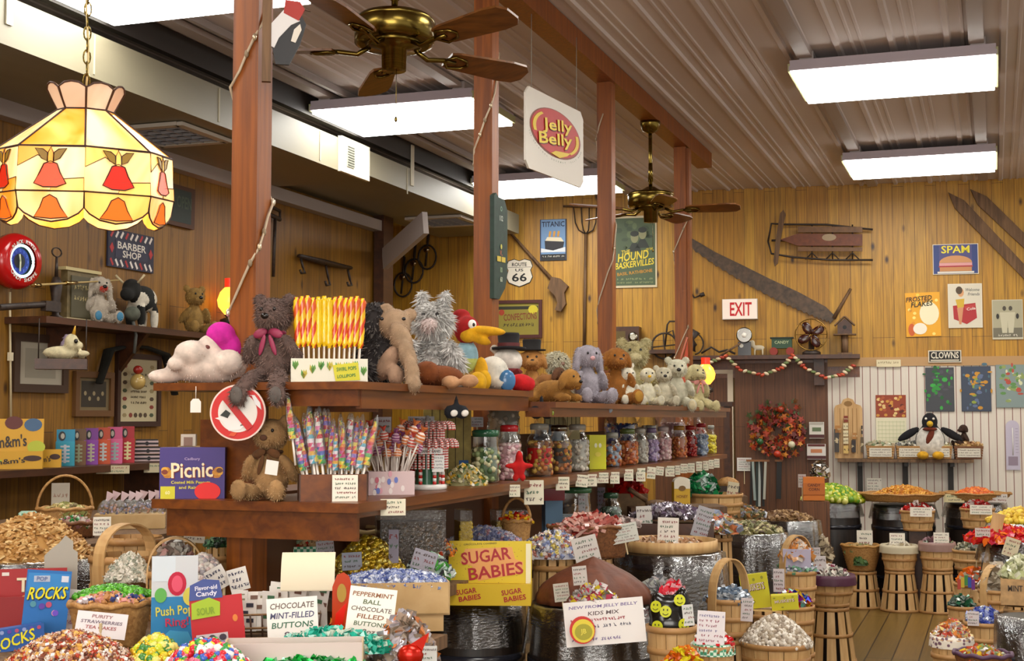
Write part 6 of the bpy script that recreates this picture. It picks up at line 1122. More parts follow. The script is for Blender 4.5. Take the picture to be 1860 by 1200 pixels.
cane = thing('candy_cane', '', 'candy cane'); b = MB(); pts = [(0, 0, -.05 + .0095 * j) for j in range(10)] + [(-.02 + .02 * math.cos(a), 0, .038 + .02 * math.sin(a)) for a in [PI * j / 8 for j in range(1, 9)]] + [(-.04, 0, .028)]
for j in range(len(pts) - 1): b.tube([pts[j], Vector(pts[j]).lerp(Vector(pts[j + 1]), .55)], .005, '#e2d4ce:g', 7); b.tube([Vector(pts[j]).lerp(Vector(pts[j + 1]), .5), pts[j + 1]], .005, '#c24a44:g', 7)
b.build('hooked_stick', cane)
for tier, (zz_, rr_, n_) in enumerate(((69, 36, 28), (101, 30, 26))):
    for i in range(n_): a = 2 * PI * i / n_; put(cane, p + Vector((rr_ * s * math.cos(a), rr_ * s * math.sin(a), (zz_ - 7) * s)), (0, 0, a + PI), ('red and white candy cane in the lower ring on the striped stand', 'red and white candy cane in the upper ring on the striped stand')[tier], ('lower ring of candy canes', 'upper ring of candy canes')[tier], 1.0)
b = MB(); b.lathe([(4 * s, 76 * s), (4 * s, 100 * s), (27 * s, 102 * s), (27 * s, 104 * s), (4 * s, 106 * s), (4 * s, 120 * s), (21 * s, 122 * s), (21 * s, 124 * s), (4 * s, 126 * s), (3 * s, 134 * s)], '#b9b2ac', 20); b.build('cane_rack', t)
# cellophane gift basket and big jars
p = ls(845, -1.98); d = dep(p); heap('cellophane gift basket with pale ribbons and straw at the shelf edge', 'gift basket', p, px(42, d), .05, px(36, d), .011, 260, ['#8a8454', '#b8b088', '#c9b98a', '#4a6a3a', '#c9a02a', '#d6d0c0:g'], 'foil', .5, name='gift_basket')
j_ = 0
def J(lab, x, wpx, hpx, X=-1.97, **kw):
    p = ls(x, X); d = dep(p); jar(lab, p, px(wpx / 2, d), px(hpx, d) * .93, **kw)
PAL = dict(mix=['#8a5a34', '#b8703a', '#c9a24a', '#6a3a2a'], grn=['#3f5a34', '#7a8a5a', '#b8b48c'], pale=['#b9b4a8', '#cfc8b8', '#9c9486'], pink=['#b88a90', '#cfa8a8', '#d8c0bc'], red=['#8a1c1c:g', '#a83a2c:g'], lil=['#a894b8', '#c4b4cc', '#8a78a0'], org=['#b8602a', '#c9884a', '#9c4a24'], blu=['#8a9ab0', '#b0bcc8', '#6a7a94'], yel=['#c9b82a', '#d9cc3c'])
J('wide glass jar with a green rim and greenish sweets next to the candy cane stand', 882, 50, 92, lid='#2a5a40:g', pal=PAL['grn'], neck=.92)
J('clear jar with pink sweets behind the red star ornament', 925, 44, 96, lid='#b3242a:g', pal=PAL['pink'])
J('tall jar with blue and white lid standing behind, above the red lidded jar', 915, 58, 150, X=-2.2, lid='#8fa0ac:g', pal=PAL['pale'], fl=.9)
J('round jar with a bright red band left of the oval label jar', 980, 46, 92, lid='#9a9a90:g', pal=PAL['mix'], band='#b01c1c:g')
J('jar with a dark oval face label and gold lid', 1016, 40, 84, lid='#8a8476:m', pal=PAL['mix'], band='#3a342c')
J('square shouldered jar of pale grey sweets right of the oval label jar', 1049, 40, 82, lid='#a8a49a:g', pal=PAL['pale'])
J('tall grey carton-like jar standing behind the pale jars', 1000, 60, 118, X=-2.18, lid='#6a7488:g', pal=PAL['blu'])
p = ls(1081, -1.95); d = dep(p); b = MB(); b.box((0, 0, px(32, d)), (px(33, d), .07, px(62, d)), '#c6c41c:g'); b.disc(-.012, px(44, d), .008, .012, '#e8e6c0', -.037, 10); b.disc(.012, px(44, d), .008, .012, '#e8e6c0', -.037, 10); b.disc(0, px(28, d), .018, .012, '#d8c84a', -.037, 10); b.build('yellow_tin', None, 'bright yellow square candy tin among the jars on the lower shelf', 'tin', None, p, .7)
J('small jar of multicoloured gumdrops right of the yellow tin', 1112, 30, 58, lid='#9a9a90:g', pal=PAL['blu'] + PAL['org'])
J('jar of orange and brown sweets with green lid beyond the yellow tin', 1140, 36, 62, lid='#5a6a3a:g', pal=PAL['org'])
J('clear jar of grey mints beside the dark green jar', 1163, 26, 60, lid='#a8a49a:g', pal=PAL['pale'])
J('jar with lilac wrapped sweets in the middle of the far jars', 1184, 24, 58, lid='#7a6a8a:g', pal=PAL['lil'])
J('jar of pink and white sweets beside the lilac jar', 1205, 26, 58, lid='#b8a8a8:g', pal=PAL['pink'])
J('jar of amber sweets before the far red lids', 1234, 26, 56, lid='#a87a34:g', pal=PAL['org'])
J('jar of dark red sweets near the shelf far end', 1254, 22, 54, lid='#9c1c1c:g', pal=PAL['red'])
J('jar of pale blue sweets with red lid near the shelf far end', 1274, 24, 56, lid='#9c1c24:g', pal=PAL['blu'])
J('small last jar of yellow sweets at the shelf far end', 1292, 16, 50, lid='#8a8a80:g', pal=PAL['yel'])
J('large blue tub with red and yellow pictures behind the far jars', 1128, 60, 100, X=-2.2, lid='#b8b09a:g', pal=['#2a3a7a', '#8a2a3a', '#2a4a9a', '#c9b8a0'])
J('clear tub with grey lid behind the orange sweets jar', 1176, 40, 86, X=-2.2, lid='#8a8e90:g', pal=PAL['pale'])
J('pinkish wide jar behind the pink and white sweets', 1222, 46, 86, X=-2.2, lid='#c9b0b0:g', pal=PAL['pink'])
J('jar with a maroon lid behind the amber sweets', 1262, 34, 74, X=-2.06, lid='#7a1420:g', pal=PAL['red'])
# red star ornament hanging from the shelf
p = ls(943, -1.86) + Vector((0, 0, .02)); soft('red_star_toy', [(0, 0, .05, .035, .02, .05), (0, 0, .1, .02, .02, .04), (.04, 0, .06, .04, .015, .015), (-.04, 0, .06, .04, .015, .015), (.02, 0, -.0, .016, .015, .02), (-.02, 0, -.0, .016, .015, .02)], '#b8100e:r', None, .003, 120, None, .006, label='bright red plush figure propped before the jars at the shelf edge', cat='toy', loc=p, rz=.7).scale = (.8, .8, .8)
# yellow striped cartons and eyed black toys above the canes
p = ls(812, -2.28); d = dep(p); b = MB(); w_, h = px(86, d), px(138, d); b.box((0, 0, h / 2), (w_, .04, h), '#a8954c:w'); [b.rect(-w_ / 2 + w_ * i / 6, h / 2, .004, h, '#5a4a20', -.0215) for i in range(1, 6)]; b.rect(.34 * w_, h * .18, .2 * w_, h * .12, '#2f5f9a', -.022); b.build('slatted_backboard', None, 'yellowish striped back board behind the candy canes', 'panel', None, p, .5)
for x_, y_, k, lab in ((829, 748, '#dcd6cc:g', 'black plush head with big white eyes hanging under the upper shelf'), (984, 748, '#7a8a2a:g', 'black plush head with green eyes hanging above the jars'), (1090, 742, '#8a94a0:g', 'small dark plush head hanging under the far upper shelf')):
    q = at_x(x_, y_, -1.84); d = dep(q); t = thing('hanging_plush', lab, 'stuffed toy', q, .5); s = px(22, d); soft('body', [(-.45 * s, 0, 0, .6 * s, .5 * s, .6 * s), (.45 * s, 0, 0, .6 * s, .5 * s, .6 * s), (0, .1 * s, .6 * s, .2 * s, .2 * s, .9 * s)], '#14161c:r', t, .003, 150, None, .007)
    for sx in (-1, 1): b = MB(); b.ell((sx * .45 * s + .2 * s, -.48 * s, -.1 * s), (.32 * s, .12 * s, .28 * s), k, 10, 6, R=rot(0, -.4, 0)); b.build('eye', t)
q = ls(1027, -2.2); b = MB(); [b.cyl((-.14 + .04 * i, 0, .22), (-.14 + .04 * i, 0, .36), .002, 'iron', 4) for i in range(8)]; [b.cyl((-.16, 0, .22 + .07 * i), (.16, 0, .22 + .07 * i), .002, 'iron', 4) for i in range(3)]; b.box((0, .02, .16), (.32, .01, .4), '#c9bb84'); b.box((0, .0, .0), (.3, .05, .02), 'iron'); b.build('wire_rack', None, 'wire rack against a cream card standing behind the pale jars', 'rack', None, q, 1.25)
for x0, y0, w_, h, lab in ((697, 757, 27, 34, 'small white notice card pinned behind the lollipops'), (765, 756, 48, 22, 'wide grey white notice behind the candy canes'), (866, 757, 24, 18, 'small bluish note on the second post')):
    q = at_x(x0, y0 + h / 2, -2.33 if x0 < 850 else -2.33); d = dep(q); card(lab, q - Vector((0, 0, px(h / 2, d))), px(w_, d), px(h, d), rz=.5, k='#b4b2b8', seed=x0, lines=3)
# price cards clipped to the lower shelf edge
cards = [(714, 906, 46, 30, -.0, 'tilted cream card under the peppermint lollipops'), (935, 880, 20, 22, 0, 'small card clipped under the red plush figure'), (970, 872, 36, 44, .0, 'largest price card on the shelf edge below the red banded jar'), (1022, 866, 25, 24, 0, 'price card below the oval label jar'),
         (1056, 862, 22, 22, .1, 'slanting price card below the pale grey sweets jar'), (1075, 861, 19, 22, 0, 'price card below the yellow tin, its left neighbour'), (1095, 858, 21, 19, 0, 'wide price card right under the yellow tin'), (1117, 857, 17, 21, 0, 'price card under the gumdrop jar'),
         (1142, 852, 17, 21, 0, 'price card under the orange sweets jar'), (1164, 850, 17, 24, 0, 'price card under the grey mints jar'), (1182, 848, 16, 21, .1, 'slanting price card under the lilac jar'), (1198, 847, 14, 16, .1, 'short price card under the pink and white jar'), (1217, 846, 17, 19, 0, 'wide price card between the pink and amber jars'),
         (1231, 845, 9, 17, 0, 'narrow price card right of the wide far card'), (1242, 842, 12, 17, 0, 'price card under the amber sweets jar'), (1255, 841, 14, 17, 0, 'price card under the dark red sweets jar'), (1270, 838, 11, 17, 0, 'price card under the pale blue sweets jar'), (1282, 837, 10, 17, 0, 'price card third from the far end of the edge'), (1292, 835, 9, 16, 0, 'price card second from the far end of the edge'), (1302, 833, 10, 16, 0, 'last price card at the far end of the shelf edge')]
for i, (x_, y_, w_, h, rl, lab) in enumerate(cards):
    q = at_x(x_, y_ + h, XR + .018); d = dep(q); card(lab, q, px(w_, d), px(h, d), rz=face(q) + .15, roll=rl, seed=i + 2, lines=3, k='#d9d2ba', tilt=-.04, group='price cards on the lower shelf edge')
# ================================================================ left wall counter shelf with cartons
CZ = 1.31; b = MB(); b.box((LX + .2, 6.3, CZ - .02), (.4, 4.2, .04), 'darkwood'); t = thing('counter_shelf', 'dark shelf along the side wall carrying the colourful candy cartons', 'shelf', (0, 0, 0)); b.build('shelf_board', t)
for y_ in (4.6, 6.2, 7.9): b = MB(); b.box((LX + .19, y_, .635), (.3, .04, 1.27), 'darkwood'); b.build('upright_panel', t)
def lc(x, off=.2): p = at_x(x, 845, LX + off); return Vector((p.x, p.y, CZ))
LR = .62
def a_mm(big):
    def f(b, w, h, T):
        b.rect(0, h / 2, w, h, '#c9961c', -.001, T); rn = random.Random(3)
        for x_, z_, k in (((-.38, .8, '#2f5c2c'), (0, .9, '#5a2018'), (.32, .85, '#3c5a7a'), (.38, .3, '#a8b02a')) if big else ((-.3, .45, '#a8b42c'), (.34, .6, '#3a1c14'))): b.disc(x_ * w, z_ * h, .15 * w, .16 * h, k, -.003, 16, T)
        b.text("m&m's", -.03 * w, .45 * h, .3 * h, '#2c2018', -.005, w=.5 * w, a=.08, T=T)
    return f
for x_, w_, hd, lab in ((22, 105, 75, 'yellow candy carton with large header reading m&ms at the shelf near end'), (78, 62, 0, "smaller yellow carton lettered m&ms in front of the teal carton")):
    p = lc(x_, .22); d = dep(p); headerbox(lab, p, LR, px(w_, d), px(32, d), .12, px(hd, d) if hd else 0, '#c9961c', a_mm(True), a_mm(False), fill='#8a5a1c', group='yellow sweet cartons')
def a_plain(c2, c3):
    def f(b, w, h, T): b.rect(0, h * .5, w, h, c2, -.001, T); b.disc(-.2 * w, h * .72, .2 * w, .2 * h, c3, -.003, 14, T); b.disc(-.17 * w, h * .72, .11 * w, .12 * h, '#a8a090', -.004, 12, T)
    return f
def a_pack(k, c): return lambda b, w, h, T: (b.rect(0, h / 2, w * .96, h * .96, k, -.001, T), [b.rect(0, h * (.2 + .15 * i), .5 * w, h * .07, c, -.003, T) for i in range(5)], b.rect(0, h * .5, .14 * w, h * .75, c, -.0035, T))
for i, (x_, w_, k, k2, c, nm) in enumerate(((118, 32, '#1f7f9c', '#2a94ac', '#b8c0c8', 'teal'), (143, 24, '#5a3a1c', '#6a4422', '#8a8a68', 'brown'), (165, 24, '#6a2a7a', '#7a348c', '#a8a088', 'purple'), (187, 24, '#a83a18', '#b8481c', '#b0b4ac', 'orange'), (208, 26, '#b84a74', '#c45a84', '#8fa0a0', 'pink'), (231, 24, '#9c1420', '#a81c28', '#d0c890', 'dark red'))):
    p = lc(x_, .2 - .0 * i); d = dep(p); headerbox('%s candy bar carton with a round header picture, in the wall shelf row' % nm, p, LR, px(w_, d), px(44, d), .1, px(44, d), k2, a_plain(k, '#1c1c20'), a_pack(k2, c), fill=c)
for j in range(3):
    p = lc(270 - 2 * j, .2); p.z = CZ + .002 + j * .05; d = dep(p); b = MB(); b.box((0, 0, .02), (px(52 - j * 6, d), .1, .036), '#c0a8a8'); b.box((0, -.052, .02), (px(52 - j * 6, d), .002, .012), '#1c1416'); b.box((0, 0, .043), (px(50 - j * 6, d), .1, .008), '#231c1e'); b.disc(0, .02, .012, .014, '#1c1416', -.055, 10)
    b.build('taffy_packet', None, ('pink and black striped packet at the bottom of the small stack', 'pink and black striped packet in the middle of the small stack', 'pink and black striped packet on top of the small stack')[j], 'packet', 'striped packets stacked on the wall shelf', p, LR)
for x_, y_, w_, h, lab in ((205, 860, 58, 15, 'wide cream card hanging on the dark wall shelf edge below the orange carton'), (275, 858, 27, 17, 'small card hanging below the striped packets')):
    p = at_x(x_, y_, LX + .41); d = dep(p); card(lab, p, px(w_, d), px(h, d), rz=LR, seed=x_, lines=2, k='#b5a888')
# ================================================================ tables under the stock
table('front display table hidden under cartons and sweets', -3.9, -1.62, 2.75, 4.02, .93)
table('side table below the wall shelf holding baskets and trays', -5.1, -3.75, 5.08, 7.2, 1.05)
table('counter running under the far half of the island shelf', -2.33, -1.95, 5.75, 9.2, .97)
table('short counter under the near half of the island shelf', -2.33, -1.95, 4.35, 5.7, .97)
table('low bench left of the nearest post holding bushel baskets', -3.36, -2.5, 4.1, 5.1, .93)
def P(x, y, d): return at_d(x, y, d)
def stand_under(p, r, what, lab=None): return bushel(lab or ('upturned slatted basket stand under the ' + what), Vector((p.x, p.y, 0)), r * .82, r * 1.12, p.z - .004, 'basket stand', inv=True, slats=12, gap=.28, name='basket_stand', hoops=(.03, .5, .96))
# ---------------- far left
p = P(58, 1008, 5.6); p.z = 1.03; barrel('dark barrel heaped with pale peanut candies by the side wall', Vector((p.x, p.y, 0)), .26, 1.03, fall=.16)
heap('tall heap of pale tan peanut candies on the leftmost dark barrel', 'sweets', p, .25, .25, .17, .012, 900, ['#b88a4c', '#c9a064', '#d6b47a', '#a8783c'], 'bar', name='peanut_heap')
p = P(118, 915, 6.7); p.z = 1.052; t = wicker('wicker basket with a tall bent handle holding a white card box', p + Vector((0, 0, 0)), .13, .1, .11, handle=.17, rz=.7); heap('green and tan wrapped sweets in the tall handled wicker basket', 'sweets', p + Vector((0, 0, .085)), .115, .09, .04, .016, 110, ['#8a8a4a', '#b09a5c', '#6a5a34', '#c9bb8a'], 'wrap')
b = MB(); b.box((0, 0, .11), (.085, .015, .2), '#a39a8c'); b.scribble(-.03, .03, .15, .02, '#8a6a5a', -.009, 4); b.build('card_box', None, 'white printed card standing in the tall handled wicker basket', 'card', None, p + Vector((-.05, .03, .02)), .7)
p = P(135, 955, 6.35); p.z = 1.052; wicker('dark round wicker basket in front of the side table handle basket', p, .11, .09, .07, 'wicker_dark', rz=.5); heap('pink, white and green sweets in the dark round wicker basket', 'sweets', p + Vector((0, 0, .05)), .095, .08, .04, .014, 120, ['#b8a08a', '#8a5a5a', '#c4b4a8', '#2f7a3c:g'], 'wrap')
p = P(237, 932, 6.9); p.z = 1.052; t = thing('bamboo_tray', 'long tan tray of twisted sweet bags on the side table', 'tray', p, .55); b = MB(); b.box((0, 0, .035), (.34, .16, .07), 'card'); b.build('tray_body', t); rn = random.Random(2)
for i in range(9):
    f = (i + .5) / 9 - .5; b = MB(); T = Matrix.Translation((f * .32, -.03 + .03 * (i % 2), .075)) @ rot(-.3, .35 + rn.uniform(-.1, .1), 0); b.ell((0, 0, .035), (.028, .02, .04), 'tub', 8, 6, T=T); [b.ell((rn.uniform(-.018, .018), rn.uniform(-.01, .01), rn.uniform(.0, .05)), (.006, .006, .006), rn.choice(['#6a6a8a', '#a89ab0', '#b8846a']), 6, 4, T=T) for _ in range(14)]; b.add([(-.006, 0, .07), (.006, 0, .07), (.022, 0, .115), (-.022, 0, .115)], [(0, 1, 2, 3)], '#a88a8a:g', T=T); b.build('sweet_bag', t)
p = P(95, 922, 7.2); b = MB(); b.box((0, 0, -.03), (.32, .2, .06), 'gingham'); b.build('gingham_bin', None, 'green checked cloth bin behind the peanut barrel', 'bin', None, Vector((p.x, p.y, 1.112)), .6)
card('small white price card standing between peanut barrel and handle basket', P(185, 972, 5.6), .07, .075, seed=9)
# ---------------- left of the post: bushels
def heap_at(lab, x, y, d, rxp, ryd, hp, ps, n, pal, shape='wrap', **kw): p = P(x, y, d); return heap(lab, 'sweets', p, px(rxp, d), ryd, px(hp, d), ps, n, pal, shape, kw.pop('rz', face(p)), **kw)
p = P(228, 1030, 4.75); p.z = .932; bushel('bushel basket with tall side handle slats standing left of the nearest post', p, .12, .1, .2, handle=.13, rz=face(p) + .8)
p2 = P(243, 995, 5.0); p2.z = .932; bushel('brown banded bushel basket behind the white mint heap', p2, .1, .085, .24, rz=.5, fill='#8a5a30'); card('pale card with scribbles hung on the brown banded bushel', P(197, 1005, 4.95), .03, .09, seed=5, lines=6, k='#b8aaa0')
p = P(318, 1040, 4.6); p.z = .932; bushel('bushel basket with big round hoop handle next to the post', p, .085, .075, .16, handle=.13, rz=face(p)); heap_at('crumpled white wrapper bags inside the hoop handle basket', 318, 1008, 4.68, 26, .05, 22, .018, 60, ['#b0aaa0:g', '#c9c2b8:g', '#9a8a80', '#b88a84'], 'foil')
heap_at('white and grey mint sweets heaped in front of the handle bushel', 235, 1052, 4.6, 40, .07, 42, .012, 420, ['#b9b4a4', '#cfcabb', '#8f9484', '#d6d0c4:g'], 'wrap')
heap_at('silvery grey and white small sweets heaped beside the nearest post', 368, 1060, 4.5, 46, .08, 50, .011, 520, ['#a8a29a', '#c0b8b0', '#8a8488', '#b09a94'], 'ball')
card('pale card propped over the silvery sweets, left of the post', P(352, 985, 5.0), .075, .085, seed=3, k='#c0b6a4', roll=.1)
heap_at('dark green ribbon sweets just left of the nearest post', 398, 990, 5.2, 24, .05, 14, .016, 70, ['#2c4a2c', '#1c2a1c', '#6a8a6a:g', '#3a6a44'], 'wrap')
p = P(165, 1078, 4.2); heap_at('bright green hard sweets behind the small round wicker basket', 205, 1082, 4.25, 70, .07, 16, .010, 420, ['#4a9a1c:g', '#5cb02a:g', '#3a7a18:g'], 'ball')
stand_under(P(398, 990, 5.2), .06, 'dark green ribbon sweets')
# ---------------- foreground cartons
FZ = .932
def ft(x, d, y=1150): p = at_z(x, 1150, FZ); r = ray(x, y); q = CP + r * d; return Vector((q.x, q.y, FZ))
def pxh(x, y, d): return at_d(x, y, d).z            # height of a pixel at depth d
def a_red(b, w, h, T): b.rect(0, h / 2, w, h, '#9c0e12', -.001, T); b.rect(-.36 * w, .88 * h, .1 * w, .08 * h, '#d8ccc4', -.003, T); b.text('Twix', .12 * w, .6 * h, .34 * h, '#6a4a20', -.004, w=.62 * w, T=T); b.text('Twix', .11 * w, .615 * h, .34 * h, '#d9c9a8', -.006, w=.62 * w, T=T); b.rect(-.1 * w, .1 * h, .7 * w, .14 * h, '#6a4a30', -.003, T); b.disc(-.05 * w, .32 * h, .08 * w, .06 * h, '#c98a4a', -.003, 10, T)
p = ft(52, 4.35); headerbox('large red candy carton with cream letters behind the blue rocks carton', p, face(p) - .1, px(125, 4.35), pxh(50, 1080, 4.35) - FZ, .1, pxh(50, 1033, 4.35) - FZ - .06, '#9c0e12', a_red, lambda b, w, h, T: b.rect(0, h / 2, w, h, '#8a0c10', -.001, T), tilt=-.05)
b = MB(); b.prism([(-.045, -.17), (.06, -.17), (.06, .07), (.045, .08), (.045, .105), (.02, .125), (.0, .1), (-.02, .085), (-.045, .06)], -.001, .001, '#a39c90'); b.build('grey_card_header', None, 'blank grey shaped back of a header card behind the red carton', 'card', None, P(106, 1042, 4.5), .5)
def a_rocks(b, w, h, T):
    b.rect(0, h / 2, w, h, '#1c66ac', -.001, T); b.rect(0, h * .8, w * .94, .3 * h, '#2f7fc0', -.0015, T); b.rect(-.16 * w, .86 * h, .36 * w, .1 * h, '#a8b4c8', -.003, T, a=.06); b.text('POP', -.16 * w, .86 * h, .07 * h, '#5a6a9a', -.005, w=.24 * w, T=T); b.rect(.36 * w, .87 * h, .16 * w, .1 * h, '#c9ccd8', -.003, T)
    b.text('ROCKS', .02 * w, .62 * h, .2 * h, '#1a1c14', -.004, w=.86 * w, a=.06, shear=.25, T=T); b.text('ROCKS', .0, .635 * h, .2 * h, '#d9d01c', -.006, w=.86 * w, a=.06, shear=.25, T=T); rn = random.Random(2)
    for x_, z_, k in ((-.1, .42, '#5a3a9a'), (.05, .45, '#b0486a'), (.2, .32, '#c98aa8'), (.22, .32, '#6a4ac0'), (-.3, .45, '#4a8a9a')): b.disc(x_ * w, z_ * h, .07 * w, .05 * h, k, -.003 - rn.random() * .002, 10, T)
def a_rocks2(b, w, h, T): b.rect(0, h / 2, w, h, '#24549c', -.001, T); b.text('ROCKS', 0, .45 * h, .5 * h, '#d9d01c', -.004, w=.7 * w, a=.2, shear=.2, T=T); [b.disc((-.42 + .12 * i) * w, .86 * h, .035 * w, .09 * h, ['#5a3a9a', '#a8466a', '#8a9ac8'][i % 3], -.003, 8, T) for i in range(8)]
p = ft(78, 4.1, 1160); d = 4.1; t = thing('rocks_carton', 'blue popping candy carton with a tilted header reading ROCKS', 'box', p, face(p) + .12); b = MB(); T = Matrix.Translation((0, 0, .03)) @ rot(-.1, .1, 0); w_, h = px(78, d), pxh(80, 1043, d) - FZ - .02; b.box((0, 0, h / 2), (w_, .003, h), '#1c66ac', T=T); a_rocks(b, w_, h, T @ Matrix.Translation((0, -.002, 0))); b.build('header_card', t)
b = MB(); T = Matrix.Translation((-.09, -.1, 0)) @ rot(0, -.1, 0); b.box((0, .03, .03), (.17, .07, .06), '#24549c', T=T); a_rocks2(b, .17, .065, T @ Matrix.Translation((0, -.006, 0))); b.build('tray', t)
card('white card with faint red writing behind the blue rocks carton', ft(118, 4.2), .09, pxh(130, 1070, 4.2) - FZ, seed=2, roll=.15, lines=5, k='#d3c8c8', inks=('#a86a7a', '#b88a94', '#a86a7a'))
p = ft(200, 4.05); h_ = pxh(200, 1095, 4.05) - FZ; wicker('small round light wicker basket with a long white sign in front', p, px(72, 4.05), .085, h_, rz=face(p), handle=0); heap_at('assorted wrapped sweets lying in the small round wicker basket', 205, 1092, 4.05, 58, .07, 10, .013, 90, ['#b8864c', '#c4bcc0:g', '#2f3f7a:g', '#c98a84', '#a8743c'], 'wrap')
card('long white card lettered in red lying against the round wicker basket', P(180, 1158, 3.9), px(90, 3.9), px(46, 3.9), rz=.5, roll=.12, tilt=-.3, seed=7, words=['PURITY', 'STRAWBERRIES', 'TEA CAKES', ''], inks=('#9c4a4c', '#8a5a5c', '#6a5a6a'), lines=4, k='#d8d2d4')
def a_ring(b, w, h, T):
    b.rect(0, .28 * h, w, .56 * h, '#1c7ab0', -.001, T); b.rect(0, .78 * h, w, .44 * h, '#c4c8cc', -.001, T); b.rect(-.24 * w, .86 * h, .5 * w, .26 * h, '#c9d4dc', -.002, T)
    for x_, z_, rx, rz_, k in ((.05, .7, .2, .13, '#b81c3c:g'), (.05, .7, .12, .09, '#d8506a:g'), (-.3, .58, .13, .08, '#5aa84a'), (.34, .56, .16, .1, '#c9c04a')): b.disc(x_ * w, z_ * h, rx * w, rz_ * h, k, -.003 - .001 * (rx < .2), 18, T)
    b.text('Push Pop', .0, .4 * h, .13 * h, '#c9c44a', -.006, w=.8 * w, a=.06, T=T); b.text('Ring!', .06 * w, .28 * h, .12 * h, '#b8244c', -.007, w=.5 * w, a=.06, T=T); b.prism([(-.45 * w, .02 * h), (-.1 * w, .2 * h), (.3 * w, .18 * h), (.45 * w, .03 * h)], -.004, -.001, '#3a9ac8', T)
p = ft(316, 4.0, 1160); w_, h = px(82, 4.0), pxh(316, 1010, 4.0) - FZ; t = thing('ring_pop_carton', 'tall blue and white candy carton with a big red ring pop picture', 'box', p, face(p)); b = MB(); b.box((0, 0, h / 2), (w_, .004, h), '#1c7ab0'); a_ring(b, w_, h, Matrix.Translation((0, -.003, 0))); b.build('header_card', t); b = MB(); b.box((0, .035, .03), (w_ * .95, .06, .06), '#1c66a0'); b.build('tray', t)
def a_candy(b, w, h, T):
    b.rect(0, .38 * h, w, .76 * h, '#b80e1c', -.001, T); b.prism([(-.5 * w, .74 * h), (-.46 * w, .95 * h), (-.2 * w, 1.02 * h), (.1 * w, .98 * h), (.14 * w, .74 * h)], -.004, -.001, '#3a4a8c', T); b.text('Flavor-aid', -.16 * w, .9 * h, .06 * h, '#d8d8e8', -.006, w=.42 * w, T=T); b.text('Candy', -.16 * w, .81 * h, .09 * h, '#e4e0f0', -.006, w=.4 * w, T=T)
    b.prism([(-.48 * w, .48 * h), (.06 * w, .5 * h), (.08 * w, .68 * h), (-.12 * w, .76 * h), (-.46 * w, .7 * h)], -.005, -.001, '#9cb81c', T); b.text('SOUR', -.2 * w, .58 * h, .1 * h, '#7a9a14', -.007, w=.34 * w, T=T); b.rect(-.12 * w, .2 * h, .6 * w, .12 * h, '#c9bcc0', -.003, T); [b.disc((-.32 + .2 * i) * w, .2 * h, .07 * w, .045 * h, '#3a3040', -.005, 10, T) for i in range(3)]; b.disc(.34 * w, .44 * h, .05 * w, .05 * h, '#d87a2c', -.003, 10, T)
p = ft(400, 3.95, 1165); w_, h = px(94, 3.95), pxh(400, 1052, 3.95) - FZ; t = thing('sour_candy_carton', 'bright red tilted candy carton with a lime green label', 'box', p, face(p) - .05); b = MB(); T = rot(-.05, -.1, 0); b.box((0, 0, h * .38), (w_, .004, h * .76), '#b80e1c', T=T); a_candy(b, w_, h, T @ Matrix.Translation((0, -.003, 0))); b.build('header_card', t); b = MB(); b.box((0, .04, .03), (w_ * .9, .07, .06), '#9c0e18'); b.build('tray', t)
# white packets in a wire rack
p = ft(497, 4.2, 1160); t = thing('wire_basket', 'dark wire basket crammed with white printed packets', 'rack', p, face(p)); b = MB(); h0 = pxh(490, 1110, 4.2) - FZ
for i in range(9): b.cyl((-.13 + .0325 * i, -.06, 0), (-.14 + .035 * i, -.075, h0), .003, '#4a3424', 6)
for z_ in (.01, h0 * .5, h0): b.tube([(-.14, -.07, z_), (.14, -.07, z_), (.14, .06, z_), (-.14, .06, z_)], .0035, '#7a5a34', 6, True)
b.build('wire_frame', t); rn = random.Random(4)
for i in range(26):
    x_ = -.13 + .0107 * i; q = MB(); hh = .1 + rn.uniform(-.01, .02) + .02 * (i > 10); T = Matrix.Translation((x_, rn.uniform(-.05, .04), h0 * .35)) @ rot(rn.uniform(-.25, .1), rn.uniform(-.1, .25), rn.uniform(-.4, -.1)); q.box((0, 0, hh / 2), (.05, .004, hh), '#d8d3cc', T=T)
    k = rn.choice(['#3f6a4a', '#6a4a3a', '#8a8468', '#2c2c3a']); [q.box((rn.uniform(-.015, .015), -.003, hh * z_), (.022, .001, .012), k, T=T) for z_ in (.35, .6, .85)]; q.build('packet', t)
for x_, y_, lab, r_ in ((438, 1062, 'white leaflet with dark lettering sticking up behind the red carton', -.25), (405, 1058, 'small plain white leaflet behind the red carton', -.5)): p = P(x_, y_ + 10, 4.25); card(lab, p, .06, .07, roll=r_, seed=x_, lines=3, inks=('#2c3050',), k='#d8d4cc')
p = ft(533, 3.95, 1170); card('white hand-lettered card reading CHOCOLATE MINT-FILLED BUTTONS', Vector((p.x, p.y, pxh(533, 1166, 3.95))), px(92, 3.95), px(80, 3.95), rz=.42, roll=-.06, tilt=-.12, seed=4, words=['CHOCOLATE', 'MINT-FILLED', 'BUTTONS', '8oz'], inks=('#6a5a50', '#4a4a6a', '#3a6a50', '#5a4a5a'), k='#e9e5df', lines=4)
b = MB(); vs = []
for j in range(9):
    a = j / 8 * 1.2; z_ = .115 * math.sin(a) * 1.0; y_ = -.09 * math.cos(a)
    for sx in (-1, 1): vs.append((sx * .08, y_, z_))
vs += [(x_, y_ + .003, z_ - .003) for x_, y_, z_ in vs]; fs = [(j * 2, j * 2 + 1, j * 2 + 3, j * 2 + 2) for j in range(8)] + [(18 + j * 2, 18 + j * 2 + 2, 18 + j * 2 + 3, 18 + j * 2 + 1) for j in range(8)]
